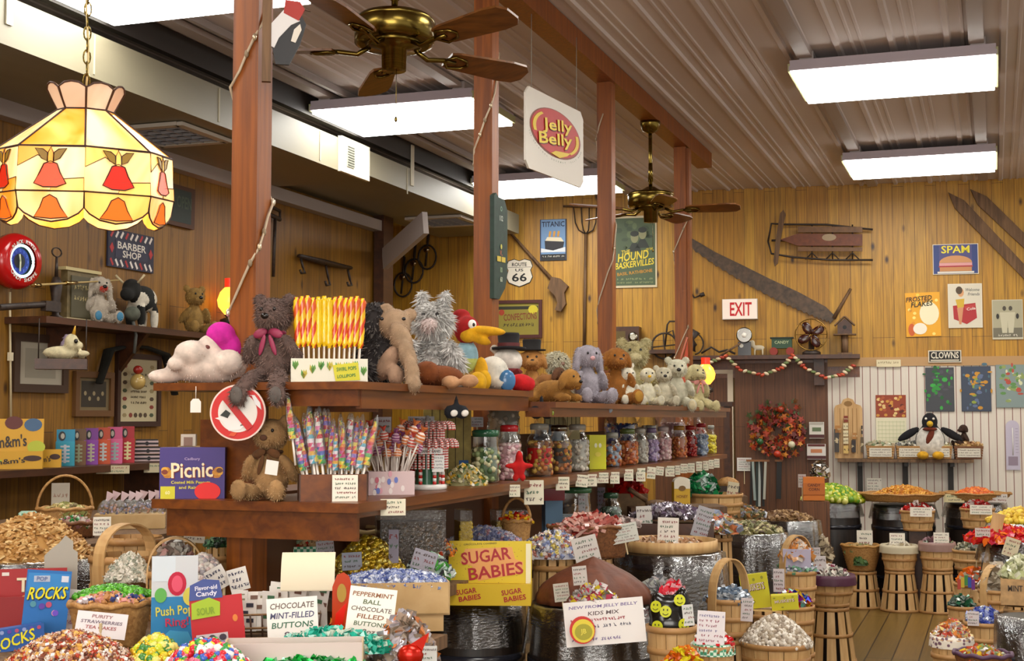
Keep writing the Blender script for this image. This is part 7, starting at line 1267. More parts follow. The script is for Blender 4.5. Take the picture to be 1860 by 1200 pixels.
b.add(vs, fs, '#d6cbb0', True); b.text('MINTS', 0, .112, .0, '#a8956c') if False else None; [b.box((rnd.uniform(-.01, .01), -.035 - .012 * j, .102 - .012 * j), (.09 - .01 * j, .003, .0015), '#b0a484', r=rot(.6)) for j in range(3)]; b.build('curved_cream_card', None, 'large cream card curving over the white packets', 'card', None, P(562, 1065, 4.2), .42)
def a_ora(b, w, h, T): b.rect(0, .5 * h, w, h, '#c4380c', -.001, T)
p = ft(620, 4.05, 1160); t = thing('orange_wrapped_box', 'orange and red arched candy box beside the white button card', 'box', Vector((p.x, p.y, pxh(612, 1145, 4.05))), .45); hh = px(105, 4.05); ww = px(34, 4.05); b = MB()
b.prism([(-ww / 2, 0), (ww / 2, 0), (ww / 2, hh * .8), (ww * .4, hh * .93), (ww * .1, hh), (-ww * .25, hh * .96), (-ww / 2, hh * .75)], -.006, .006, '#b5380c:g'); b.prism([(-ww * .42, 0), (0, 0), (ww * .3, hh * .5), (-ww * .3, hh * .3)], -.008, -.005, '#d81c08:g'); b.disc(0, hh * .65, ww * .25, hh * .16, '#a8842a', -.008); b.build('header_card', t); heap_at('orange and gold wrapped sweets beside the orange arched box', 632, 1140, 4.1, 26, .05, 34, .014, 110, ['#c9601c:f', '#d8902a:f', '#b83c14:f', '#a87a1c:f'], 'wrap')
p = ft(672, 3.95); card('tall curved white card lettered over the tan tray', P(668, 1160, 3.95), px(86, 3.95), px(92, 3.95), rz=.42, roll=.12, tilt=-.2, seed=8, words=['PEPPERMINT', 'BALL', 'CHOCOLATE', 'FILLED', 'BUTTONS', '8oz'], inks=('#5a6a4a', '#6a5a50', '#8a5a3a'), k='#ebe7dc', lines=6)
# ---------------- front row sweets
p = P(128, 1215, 3.5); heap('wide heap of red, brown and clear wrapped sweets in the very front corner', 'sweets', P(128, 1212, 3.5), px(125, 3.5), .13, px(62, 3.5), .0085, 1900, ['#8a4a30', '#b88a5c', '#a83a24:g', '#c4b0a0:g', '#6a3a2a', '#d0a04a', '#d8cfc8:g'], 'wrap', .4)
heap('yellow and green glossy sweets in clear bags before the ring pop carton', 'sweets', P(282, 1222, 3.55), px(58, 3.55), .08, px(62, 3.55), .013, 380, ['#c9b01c:g', '#b8c02a:g', '#d8a82a:f', '#3f7a34:g', '#d8c86a:g'], 'ball', .4, base='#a89a2c')
heap('mixed bright red, green and white hard sweets in front of the red carton', 'sweets', P(375, 1225, 3.45), px(88, 3.45), .07, px(58, 3.45), .012, 520, ['#c41c2c:g', '#2f8a3c:g', '#e0d8d4:g', '#d0c02a:g', '#3a5ab0:g', '#c9607a:g'], 'ball', .4)
b = MB(); b.box((0, 0, .02), (px(250, 3.6), .004, .06), '#cfbfb8'); b.box((0, .1, .02), (px(250, 3.6), .004, .06), '#cfbfb8'); b.box((0, .05, -.01), (px(250, 3.6), .1, .004), '#cfbfb8')
for sx in (-1, 1): b.box((sx * px(125, 3.6), .05, .02), (.004, .1, .06), '#c9b08a')
b.build('white_tray_box', None, 'long pale open box edge along the bottom holding green foil sweets', 'box', None, P(532, 1203, 3.6), .42)
heap('shiny green foil wrapped sweets inside the pale open box', 'sweets', P(560, 1210, 3.62) + Vector((0, .0, -.02)), px(110, 3.6), .05, .045, .014, 260, ['#12a03c:f', '#1cb84a:f', '#0e8a34:f', '#8ac8a0:f'], 'foil', .42, square=True)
heap('teal and white twisted candies piled behind the pale open box', 'sweets', P(600, 1182, 3.78), px(118, 3.78), .05, px(36, 3.78), .014, 420, ['#1c9a80:g', '#3ab09a:g', '#9cc8b8:g', '#b8c4b4:g', '#12806a:g'], 'foil', .42)
heap('clear and silver wrapped sweet bags below the tan tray corner', 'sweets', P(735, 1215, 3.85), px(62, 3.85), .09, px(95, 3.85), .02, 330, ['#b8b0b4:f', '#a08a78:g', '#8a7a6a:g', '#c9c4cc:f', '#b86a34:g', '#6a5a4a'], 'foil', .4, base='#7a6a5c')
b = MB(); b.ell((0, 0, 0), (.035, .02, .03), '#c4200e:f', 8, 6); b.add([(-.03, 0, .01), (.05, 0, .06), (.02, 0, -.02)], [(0, 1, 2)], '#c4200e:f'); b.build('red_foil_sweet', None, 'single large red foil sweet at the bottom edge', 'sweet', None, P(745, 1190, 3.6), .3)
card('small white card at the bottom beside the red foil sweet', P(778, 1208, 3.6), .045, .05, seed=6, lines=4, k='#cfd0cc')
# ---------------- blue tray
p = P(714, 1112, 4.35); d = 4.35; w_, h = px(196, d), px(58, d); t = thing('tan_box_tray', 'wide tan cardboard tray full of blue and white wrapped sweets', 'tray', p, .48); b = MB()
b.prism([(-w_ / 2, 0), (w_ * .18, -.0), (w_ / 2, .0), (w_ / 2, h), (-w_ / 2, h)], -.075, -.07, 'card'); b.prism([(-w_ / 2, 0), (w_ / 2, 0), (w_ / 2, h), (-w_ / 2, h)], .07, .075, 'card')
for sx in (-1, 1): b.box((sx * w_ / 2, 0, h / 2), (.004, .15, h), 'card')
b.box((0, 0, .003), (w_, .15, .005), 'card'); b.build('tray_body', t); heap('blue and white speckled wrapped sweets filling the wide tan tray', 'sweets', p + Vector((0, 0, h * .8)), w_ / 2 * .97, .07, .045, .010, 1500, ['#56659a', '#8a94b8', '#b4bac8:g', '#3a4a84', '#c4c8d4:g', '#7a86a8'], 'wrap', .48, square=True)
# under-tray support
b = MB(); b.box((0, 0, (p.z - .93) / 2), (w_ * .9, .14, p.z - .935), 'card'); b.build('lower_box', None, 'plain cardboard box under the wide tan tray', 'box', None, Vector((p.x, p.y, .934)), .48)
# ---------------- counter under the island shelf
p = P(500, 1010, 5.0); b = MB(); b.box((0, 0, 0), (.3, .12, .06), 'gingham'); b.build('gingham_tray', None, 'green gingham cloth lined tray just right of the nearest post', 'tray', None, Vector((p.x + .05, p.y, p.z + .01)), .5); heap('red and tan sweets in the gingham tray behind the post', 'sweets', Vector((p.x + .05, p.y, p.z + .04)), .14, .05, .03, .013, 150, ['#a82a1c:g', '#b08a5c', '#8a9a7a', '#c9b48c'], 'wrap', .5)
heap_at('gold and yellow foil wrapped sweets heaped beneath the dark hoop basket', 668, 1040, 4.85, 66, .1, 62, .013, 620, ['#b8941c:f', '#c9ac2c:f', '#8a6a1c:f', '#d8c86a:f'], 'ball', base='#6a5418')
p = P(668, 1000, 5.4); wicker('dark vertical ribbed basket with pale rim under the lower shelf', Vector((p.x, p.y, p.z)), px(66, 5.4), .1, px(38, 5.4), 'wicker_dark', rim='#b89a64', rz=.4)
b = MB(); q = P(668, 1000, 5.4); b.box((0, 0, (q.z - .97) / 2), (.22, .18, q.z - .975), 'card'); b.build('riser_box', None, 'cardboard riser box hidden under the dark ribbed basket', 'box', None, Vector((q.x, q.y, .972)), .4)
heap_at('mixed red, green and brown wrapped sweets below the dark candy panel', 775, 1005, 5.2, 48, .08, 40, .014, 360, ['#6a4a3a', '#a83a20:g', '#8a8464', '#b8a88a', '#3a3028', '#c9702a:g'], 'wrap')
heap_at('pale green and white twist sweets left of the yellow Sugar Babies carton', 778, 1045, 4.9, 46, .06, 36, .015, 240, ['#a8b4a8:g', '#8fa898:g', '#4a9a3c:g', '#2c2c34', '#c0c8c4:g'], 'foil', base='#4a4a44')
for x_, y_, w_, h, d, lab, k, r_ in ((715, 1022, 18, 60, 4.8, 'narrow grey card standing before the gold sweets', '#8a8494', 0), (640, 1035, 36, 32, 4.75, 'blue grey card at the left end of the blue sweets', '#9aa0b0', -.05), (592, 1008, 32, 26, 4.9, 'tilted pale card with dark writing over the gold sweets', '#b4b0b8', -.1), (765, 1035, 44, 36, 4.8, 'lilac grey card leaning over the dark round lid', '#a09ca8', .3),): card(lab, P(x_, y_, d), px(w_, d), px(h, d), seed=x_, k=k, roll=r_, lines=3)
# yellow candy dispensers under the shelf
for x_, w_, lab, pl in ((745, 120, 'clear dispenser of dark brown sweets under the lower shelf', ['#4a3424', '#3a281c', '#6a5038']), (841, 22, 'narrow clear dispenser of yellow sweets left of the second post', ['#c9a81c:g', '#d8b82a:g']), (925, 60, 'clear dispenser of yellow sweets right of the second post', ['#b8981c:g', '#c9aa2c:g'])):
    X_ = -2.08 if x_ != 925 else -2.1; q = at_x(x_, 990, X_); d = dep(q); h = px(60, d); z0 = .972; t = thing('candy_dispenser', lab, 'dispenser', (q.x, q.y, z0), .6); b = MB(); hh = at_x(x_, 925, X_).z - z0; b.box((0, 0, hh / 2), (px(w_, d), .12, hh), 'tub'); b.build('clear_case', t); b = MB(); fl_ = (at_x(x_, 945, X_).z - z0); b.box((0, 0, fl_ / 2), (px(w_, d) * .95, .11, fl_), pl[0]); rn = random.Random(x_)
    vs_, fs_, sm_ = UN['ball']
    for _ in range(260): b.add(vs_, fs_, rn.choice(pl), True, Matrix.Translation((rn.uniform(-.47, .47) * px(w_, d), -.055, rn.uniform(.02, .98) * fl_)) @ Matrix.Diagonal((.009, .006, .009, 1)))
    b.build('sweets', t)
heap_at('blue, pink and white speckled candies in front of the little handled basket', 880, 985, 5.9, 66, .08, 26, .012, 520, ['#8a90b0', '#b8b4bc:g', '#a87a84', '#6a7096', '#cfc8c8:g'], 'wrap')
p = P(938, 975, 6.0); wicker('tiny brown wicker basket with a tall thin handle and red packets', Vector((p.x, p.y, .975)), px(27, 6.0), .055, P(938, 945, 6.0).z - .975, 'wicker', handle=px(48, 6.0), rz=.5, flare=.7); heap_at('red and orange packets filling the tiny tall handled basket', 938, 947, 6.0, 25, .045, 12, .014, 60, ['#b81c10:g', '#d8601c:g', '#d8b02a:g', '#8a1410:g'], 'bar')
heap_at('white, blue and yellow mixed sweets spilling right of the tiny handled basket', 1005, 1010, 5.8, 72, .1, 42, .014, 560, ['#b8b8c0:g', '#7a84a8', '#c9b45c', '#d8d0c8:g', '#a86a5c', '#4a4a5a'], 'wrap')
p = P(1072, 990, 6.2); p.z = .975; h_ = P(1072, 955, 6.2).z - .975; wicker('long oval dark wicker tray of pink wrapped candy bars', p, px(78, 6.2), .11, h_, 'wicker_dark', rz=.5); heap('pink and red wrapped candy bars laid in rows in the oval wicker tray', 'sweets', p + Vector((0, 0, h_ - .02)), px(72, 6.2), .1, .06, .022, 170, ['#b8786c:g', '#c99a8c:g', '#8a2a24:g', '#d0a89c:g', '#a85a50:g'], 'bar', .9)
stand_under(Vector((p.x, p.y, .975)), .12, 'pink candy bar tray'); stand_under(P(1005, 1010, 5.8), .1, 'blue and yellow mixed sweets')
# boxes and jars behind
p = P(1003, 950, 7.0); p.z = .975; b = MB(); h_ = P(1003, 897, 7.0).z - .975; b.box((0, 0, h_ / 2), (px(32, 7), .1, h_), '#6a8fb0'); b.box((0, 0, h_), (px(38, 7), .12, .06), '#8a1420:g'); b.build('blue_tub', None, 'light blue tub with dark red lid under the price cards', 'tub', None, p, .5)
p = P(1046, 950, 7.1); p.z = .975; jar('big clear jar of mixed nuts with a green lid under the shelf edge', p, px(28, 7.1), P(1046, 893, 7.1).z - .975, lid='#3a6a44:g', pal=['#8a6a4a', '#5a3a28', '#b8946c', '#a87a5a'], group='jar under the shelf', neck=.95)
for x_, y_, w_, h, d, lab, k in ((1088, 940, 22, 55, 7.0, 'tall lilac printed card strip beside the nut jar', '#a8a0b4'), (1057, 950, 12, 50, 6.9, 'narrow grey strip card in front of the nut jar', '#a0a0a4'), (1028, 955, 34, 22, 6.3, 'grey tilted card above the pink candy bars', '#a8b0b4')): card(lab, P(x_, y_, d), px(w_, d), px(h, d), seed=x_, k=k, lines=6)
heap_at('glossy red cellophane package under the far jars', 1140, 895, 8.2, 30, .06, 22, .03, 70, ['#b0140e:g', '#c9281c:g', '#8a100c:g'], 'foil', base='#9c140e'); b = MB(); q = P(1140, 895, 8.2); b.box((0, 0, (q.z - .97) / 2), (.22, .14, q.z - .975), '#7a5a34:w'); b.build('riser_box', None, 'brown riser box under the red cellophane package', 'box', None, Vector((q.x, q.y, .972)), .4)
p = P(1110, 945, 7.4); p.z = .975; jar('squat dark green jar under the red cellophane package', p, px(18, 7.4), P(1110, 903, 7.4).z - .975, lid='#2c4a34:g', pal=['#2c3a2c', '#8a9a94', '#4a5a4a'], group='jar under the shelf')
heap_at('pale pinkish shells heaped near the squat green jar', 1130, 955, 7.0, 36, .06, 14, .018, 90, ['#a8948c', '#8a7a74', '#c4b0a8'], 'foil')
t = thing('wooden_scoop', 'wooden scoop of pale sweets lying on the counter far side', 'scoop', P(1180, 915, 8.0), .6); b = MB(); b.cyl((-.13, 0, .09), (-.02, 0, .02), .014, 'oldwood', 8); b.ell((.04, 0, .0), (.07, .045, .025), 'oldwood'); b.build('scoop_body', t); b = MB(); q = P(1180, 915, 8.0); b.box((0, 0, (q.z - .99) / 2 - .012), (.24, .16, q.z - .99), '#5a3a20:w'); b.build('riser_box', None, 'dark riser box under the wooden scoop', 'box', None, Vector((q.x, q.y, .985)), .4)
p = P(1237, 915, 8.0); b = MB(); w_, h = px(30, 8), px(40, 8); b.box((0, 0, h / 2), (w_, .05, h), '#b8901c'); b.prism([(w_ / 2 * math.cos(a), h + w_ * .3 * math.sin(a)) for a in [PI * i / 10 for i in range(11)]], -.027, .02, '#c9c0ac'); b.box((0, -.026, h * .85), (w_, .002, h * .3), '#c9c0ac'); b.disc(0, h * .72, w_ * .22, h * .12, '#6a4a1c', -.029); b.text('HONEY', 0, h * .35, h * .14, '#7a4a14', -.027, w=w_ * .7); b.build('honey_carton', None, 'yellow and white arched carton beyond the wooden scoop', 'box', None, p, .5); b = MB(); b.box((0, 0, (p.z - .02) / 2), (.34, .3, p.z - .004), 'oldwood'); b.build('crate', None, 'rough crate behind the plastic covered barrel, under the yellow arched carton', 'crate', None, Vector((p.x + .05, p.y + .1, 0)), .4)
heap_at('dark green and silver wrapped gift sweets behind the yellow arched carton', 1275, 898, 8.6, 34, .08, 34, .03, 120, ['#0e5a30:g', '#1a7a44:g', '#a8b8b0:f', '#0a4a28:g'], 'foil', base='#0e4a2a')
p = P(1300, 930, 8.6); bushel('wide honey-coloured splint basket below the green gift sweets', Vector((p.x, p.y, p.z)), px(48, 8.6), px(42, 8.6), px(34, 8.6), fill='#6a4a24', slats=10); stand_under(p, px(40, 8.6), 'honey-coloured basket')
p = P(1322, 897, 9.9); t = thing('loaf_basket', 'tan domed bread-like lid on a dark brown tray beyond the honey basket', 'basket', p, .3); b = MB(); b.box((0, 0, .03), (px(44, 9.2), .12, .06), '#2c1a10'); b.build('tray', t); b = MB(); b.lathe([(px(23, 9.2), .06), (px(21, 9.2), .09), (px(12, 9.2), .115), (.001, .125)], 'wicker', 20, sy=.6); b.build('domed_lid', t)
b = MB(); b.box((0, 0, p.z / 2 - .005), (.26, .2, p.z - .01), 'oldwood'); b.build('crate', None, 'tall plain crate under the dark loaf tray', 'crate', None, Vector((p.x, p.y, 0)), .3)
heap_at('silver and purple wrapped sweets in a row behind the tall white card', 1220, 940, 7.6, 74, .08, 22, .02, 300, ['#a8a0ac:f', '#5a4a5c:g', '#8a7a80:f', '#c4bcc4:f', '#3a2c30'], 'wrap', base='#3a2820')
q = P(1220, 942, 7.6); b = MB(); b.box((0, 0, q.z / 2 - .01), (px(150, 7.6), .2, q.z - .02), 'darkwood'); b.build('dark_bin', None, 'dark wooden bin holding the silver and purple sweets', 'bin', None, Vector((q.x, q.y, 0)), face(q))
# ================================================================ barrels in the aisle
D1 = 5.35; zb = P(880, 1098, D1).z
pA = P(862, 1098, D1 + .15); barrel('dark barrel with clear plastic under the Sugar Babies carton', Vector((pA.x, pA.y, 0)), px(84, D1), zb, fall=.16)
pB = P(1078, 1092, D1); barrel('dark barrel with clear plastic carrying the brown candy mound', Vector((pB.x, pB.y, 0)), px(108, D1), zb, fall=.17)
b = MB(); rn = random.Random(3); rx = px(105, D1); vs = []; G = 20
heapmb = MB(); pr = [(rx * math.sin(PI / 2 * (1 - j / 9)) , px(82, D1) * (j / 9) ** .85) for j in range(10)]
heapmb.lathe([(r_ + .0, z_) for r_, z_ in pr], 'choco', 72, sy=.8, wob=lambda i, j: 1 + .018 * math.sin(i * 1.3 + j * .7) + .012 * math.sin(i * 3.1 + j)); heapmb.build('candy_mound', None, 'smooth conical mound of brown paper wrapped candy on the front barrel', 'sweets', None, Vector((pB.x, pB.y, zb + .012)), .3)
def a_sugar(b, w, h, T):
    b.rect(0, h / 2, w, h, '#dcc018', -.001, T); rn = random.Random(4)
    for _ in range(80): b.disc(rn.uniform(-.48, .48) * w, rn.uniform(.04, .96) * h, .006 * w, .008 * h, rn.choice(['#a87a10', '#8a6a18', '#c9a010']), -.002, 6, T)
    b.prism([(-.36 * w, .56 * h), (-.3 * w, .84 * h), (.26 * w, .88 * h), (.3 * w, .64 * h), (.4 * w, .58 * h), (.38 * w, .36 * h), (-.14 * w, .2 * h), (-.22 * w, .5 * h)], -.003, -.001, '#e8a45c', T)
    b.text('SUGAR', -.05 * w, .7 * h, .25 * h, '#a81020', -.005, w=.6 * w, a=.13, T=T); b.text('BABIES', .07 * w, .4 * h, .25 * h, '#a81020', -.005, w=.66 * w, a=.13, T=T); b.rect(.46 * w, .55 * h, .06 * w, .8 * h, '#ece4c0', -.003, T); b.text('CHOCOLATE COVERED', -.12 * w, .94 * h, .035 * h, '#6a5a10', -.003, w=.4 * w, a=.05, T=T)
def a_sugar2(b, w, h, T): b.rect(0, h / 2, w, h, '#d8b414', -.001, T); [(b.text('SUGAR', x_ * w, .66 * h, .24 * h, '#a81020', -.004, w=.24 * w, a=.15, T=T), b.text('BABIES', (x_ + .04) * w, .36 * h, .24 * h, '#b0141c', -.004, w=.26 * w, a=.15, T=T)) for x_ in (-.25, .28)]
p = P(888, 1092, D1 - .05); p.z = zb + .012; d = D1; headerbox('bright yellow candy carton reading SUGAR BABIES on the plastic covered barrel', p, .28, px(152, d), px(38, d), .12, px(90, d), '#d8b414', a_sugar, a_sugar2, tilt=-.1, fill='#c9a010')
card('large white card about jelly beans with a red and yellow oval label', P(1102, 1170, D1 - .33), px(146, D1 - .33), px(80, D1 - .33), rz=.22, roll=-.1, tilt=-.1, seed=3, words=['NEW FROM JELLY BELLY', 'KIDS MIX', None, None, '', None], inks=('#a83a44', '#5a5a6a', '#5a5a6a', '#7a6a9a', '#6a5a5a'), lines=6, k='#e9e4e0')
q = P(1102, 1170, D1 - .33); b = MB(); T = rot(0, 0, 0); w_, h = px(146, D1 - .33), px(80, D1 - .33); b.disc(0, -.005, w_ * .16, h * .31, '#c9281c', -.001, 28); b.disc(.003, -.008, w_ * .14, h * .26, '#e0cc34', -.002, 24); b.disc(.004, -.012, w_ * .11, h * .18, '#a8a020', -.003, 20); b.text('JB', .004, -.012, h * .14, '#e8d84a', -.005)
b.build('oval_label', None, 'red and yellow oval sticker stuck on the big jelly bean card', 'sticker', None, q + rot(0, 0, .22) @ Vector((-w_ * .3, -.012 - .005, h * .36)), (-.1, -.1, .22))
for x_, y_, w_, h, d, lab, k, r_, sd in ((944 + 130, 1035, 46, 62, 5.6, 'crumpled white card with a red heading standing behind the brown mound', '#cfc8c0', -.25, 2), (1055, 1062, 26, 34, 5.15, 'small card standing on the brown mound, the upper of two', '#c4bcb4', -.1, 3), (1022, 1092, 28, 33, 5.1, 'small card at the mound foot, the lower of two', '#c0b8a8', -.12, 4), (1136, 985, 52, 34, 6.0, 'long white card leaning on the pink candy bar tray', '#d0cfc4', -.2, 5),
        (1172, 965, 28, 46, 6.6, 'upright white card left of the tall chocolate card', '#cfc8c0', -.06, 6), (1213, 990, 38, 50, 6.8, 'tall white card with dark lettering standing on the wooden tray', '#e0d8cc', .03, 7), (1268, 975, 30, 56, 7.2, 'slanting grey card right of the tall white card', '#a8a4a8', .3, 8), (1326, 925, 20, 50, 8.6, 'tall slender card beside the neckties', '#c4b898', .15, 9), (1352, 855, 26, 24, 10.5, 'white card above the wooden rail end', '#d8d4cc', 0, 10)):
    card(lab, P(x_, y_, d), px(w_, d), px(h, d), seed=sd, k=k, roll=r_, lines=4 + sd % 3, stake=px(26, d))
heap_at('clear and red wrapped lollies at the foot of the brown mound', 1078, 1092, 5.1, 40, .04, 28, .016, 150, ['#b0a8a4:g', '#a8344c:g', '#c9b02a:g', '#8a847c:g', '#c4bcb8:g'], 'foil', base='#6a5a50')
# second barrel with wooden tray on plastic
D2 = 6.9; z2 = P(1215, 1003, D2).z; p = P(1215, 1003, D2); barrel('barrel draped with long clear plastic under the round wooden tray', Vector((p.x, p.y, 0)), px(92, D2), z2, fall=.3)
t = thing('wooden_tray', 'shallow round wooden tray of scattered sweets on the plastic draped barrel', 'tray', Vector((p.x, p.y, z2 + .012)), .2); b = MB(); b.lathe([(.001, 0), (px(84, D2), 0), (px(88, D2), .0), (px(88, D2), .055), (px(84, D2), .055), (px(84, D2), .02), (.001, .02)], 'bushel', 40); b.build('tray_body', t)
heap('few pale sweets scattered in the shallow round wooden tray', 'sweets', Vector((p.x, p.y, z2 + .034)), px(78, D2), .2, .03, .018, 160, ['#b08a64', '#c9a888', '#a87a54', '#d8cfc4:g'], 'foil', base='#a87a4c')
D3 = 8.3; z3 = P(1362, 968, D3).z; p = P(1362, 968, D3); barrel('barrel wrapped in clear plastic with nut pieces beside the tall handle basket', Vector((p.x, p.y, 0)), px(62, D3), z3, fall=.26); heap('yellow green nut pieces on the plastic wrapped barrel', 'sweets', Vector((p.x, p.y, z3 + .01)), px(60, D3), .18, .05, .018, 300, ['#8a8454', '#b8ac84', '#6a6a44', '#c9bf94', '#5a4a34'], 'chip')
p = P(1302, 965, 7.9); heap('orange, blue and white small packets piled between two plastic barrels', 'sweets', p, px(42, 7.9), .12, px(26, 7.9), .03, 240, ['#b86a3c', '#8a94a8:g', '#c9b48c', '#a84a3c:g', '#c4c0bc:g', '#8a7a3c'], 'foil'); stand_under(p, .1, 'orange and blue packets')
D4 = 9.8; p = P(1432, 945, D4); barrel('barrel farther back with grey plastic folds behind the handle basket', Vector((p.x, p.y, 0)), px(52, D4), p.z, fall=.22); heap('brown nut heap on the barrel behind the tall handle basket', 'sweets', Vector((p.x - .02, p.y, p.z + .01)), px(48, D4), .16, .05, .018, 200, ['#8a6a44', '#a8875c', '#6a4a2c'], 'chip')
# ================================================================ right aisle baskets
def basket_on_stand(lab, x, ytop, ybot, yfl, d, hwt, hwb, **kw):
    zt, zb_ = P(x, ytop, d).z, P(x, ybot, d).z; q = P(x, ybot, d); q = Vector((q.x, q.y, 0)); sk = kw.pop('stand', None)
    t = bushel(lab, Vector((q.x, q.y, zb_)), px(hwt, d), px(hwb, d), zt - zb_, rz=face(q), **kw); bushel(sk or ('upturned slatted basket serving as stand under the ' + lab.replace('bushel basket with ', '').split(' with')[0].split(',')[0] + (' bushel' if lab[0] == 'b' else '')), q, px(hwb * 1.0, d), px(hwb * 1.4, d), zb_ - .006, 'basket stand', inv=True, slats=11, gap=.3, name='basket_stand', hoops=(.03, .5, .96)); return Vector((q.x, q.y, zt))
q = P(1565, 1035, 11.7); zb_ = q.z; zt = P(1565, 990, 11.7).z; wicker('flared wicker bowl with green sprig on the first aisle stand', Vector((q.x, q.y, zb_)), px(36, 11.7), px(36, 11.7), zt - zb_, flare=.66, rim='#a87a3c'); bushel('upturned slatted basket serving as stand under the flared wicker bowl', Vector((q.x, q.y, 0)), px(25, 11.7), px(34, 11.7), zb_ - .005, 'basket stand', inv=True, slats=11, gap=.3, name='basket_stand', hoops=(.03, .5, .96))
heap('green and tan sweets in the flared wicker bowl', 'sweets', Vector((q.x, q.y, zt - .05)), px(31, 11.7), px(31, 11.7), .05, .022, 110, ['#8a6a3c', '#6a7a4a', '#a88a54'], 'wrap'); heap('sprig of green leaves on the flared wicker bowl front', 'decoration', Vector((q.x, q.y - px(30, 11.7), zb_ + .06)), .06, .02, .06, .025, 24, ['#3a5a2c', '#4a6a34'], 'foil', name='green_sprig')
q = basket_on_stand('pale bushel basket with a cream card, middle of the aisle trio', 1634, 991, 1034, 1106, 11.5, 32, 25, liner='#b8ac90'); heap('clear wrapped sweets in the middle aisle basket', 'sweets', q - Vector((0, 0, .03)), px(29, 11.5), px(29, 11.5), .05, .025, 90, ['#b8ac94:g', '#a89878', '#c9c0ac:g'], 'foil')
q = basket_on_stand('bushel basket with dark red sweets, right one of the aisle trio', 1703, 986, 1034, 1106, 11.4, 31, 25, liner='#8a6a60'); heap('dark maroon and green sweets in the right aisle basket', 'sweets', q - Vector((0, 0, .03)), px(28, 11.4), px(28, 11.4), .07, .028, 110, ['#5a2424:g', '#6a7a5c:g', '#8a6a70:g', '#3a2c28'], 'foil')
for x_, y_, w_, h, lab in ((1571, 1000, 28, 37, 'white upright card in the flared wicker bowl'), (1630, 996, 27, 28, 'cream card in the middle aisle basket'), (1710, 990, 27, 23, 'white card in the right aisle basket')): card(lab, P(x_, y_, 11.3), px(w_, 11.3), px(h, 11.3), seed=x_, rz=.1, lines=4)
q = basket_on_stand('bushel basket with purple liner and white card, nearest the aisle floor', 1508, 1045, 1098, 1196, 9.1, 43, 32, liner='#4a1c34'); heap('white and dark red candies in the purple lined bushel', 'sweets', q - Vector((0, 0, .02)), px(36, 9.1), px(36, 9.1), .07, .025, 140, ['#c0b8ac:g', '#6a2434:g', '#d8d0c4:g', '#8a8a80:g'], 'foil')
card('white card taped on the purple lined bushel front', P(1484, 1052, 8.7), px(36, 8.7), px(42, 8.7), seed=3, roll=-.05, k='#dcd4d4')
# back row barrels
for x_, y_, r_, lab in ((1512, 912, 56, 'black barrel of lime candies by the brown panel'), (1640, 916, 62, 'dark barrel behind the first two aisle baskets'), (1772, 914, 60, 'dark barrel below the orange candy tray')): q = P(x_, y_, 12.3); barrel(lab, Vector((q.x, q.y, 0)), px(r_, 12.3) * .82, q.z, fall=.12)
q = P(1512, 910, 12.3); heap('lime green and yellow wrapped candies on the black barrel', 'sweets', q + Vector((0, 0, .01)), px(54, 12.3), .24, px(24, 12.3), .03, 520, ['#8aa01c:g', '#b8b82a:g', '#5a8a1c:g', '#c9c86a:g'], 'ball')
q = P(1636, 912, 12.2); wicker('very wide shallow woven tray of golden candy on the back barrel', q + Vector((0, 0, .01)), px(76, 12.2), .28, px(14, 12.2), 'wicker', rz=.1); heap('golden orange small candies heaped in the very wide woven tray', 'sweets', q + Vector((.03, 0, .05)), px(56, 12.2), .22, px(17, 12.2), .02, 620, ['#b8781c', '#c98f2c', '#a8661c', '#d8a444'], 'chip')
q = P(1772, 911, 12.2); wicker('wide shallow woven tray with orange candy at the wall side', q + Vector((0, 0, .01)), px(62, 12.2), .25, px(14, 12.2), 'wicker', rz=.1); heap('bright orange candies heaped in the wall side woven tray', 'sweets', q + Vector((0, 0, .05)), px(34, 12.2), .2, px(12, 12.2), .022, 300, ['#c9601c:g', '#b84a14:g', '#d87a2c:g'], 'ball')
for x_, w_, lab, k in ((1733, 36, 'cream label card on the left rim of the orange candy tray', '#d8cc9c'), (1812, 34, 'white label card on the right rim of the orange candy tray', '#cfc8c0')): card(lab, P(x_, 912, 11.85), px(w_, 11.85), px(15, 11.85), seed=x_, rz=.05, lines=2, k=k)
for x_, y_, lab, lab2, lab3 in ((1667, 962, 'half bushel basket hung on the back barrel with a red packet', 'red glossy packet in the hung basket under the golden tray', 'white label card on the hung basket with the red packet'), (1776, 958, 'half bushel basket hung below the orange candy tray', 'dark red sweets in the hung basket below the orange tray', 'white label card on the hung basket below the orange tray')):
    d = 11.75; q = P(x_, y_, d); zt = P(x_, y_ - 36, d).z; bushel(lab, q, px(30, d), px(24, d), zt - q.z, rz=0, slats=9); heap(lab2, 'sweets', Vector((q.x, q.y, zt - .02)), px(27, d), px(24, d), .07, .03, 70, ['#a81814:g', '#8a2420:g', '#b8aca4:g'], 'foil'); card(lab3, P(x_ + 6, y_ - 24, d - .2), px(38, d - .2), px(17, d - .2), rz=.05, seed=x_, lines=3); b = MB(); b.box((0, 0, q.z / 2 - .003), (.14, .14, q.z - .006), 'darkwood'); b.build('support_post', None, 'dark block supporting the ' + ('hung basket under the golden tray' if x_ < 1700 else 'hung basket under the orange tray'), 'stand', None, Vector((q.x, q.y + .02, 0)), 0)
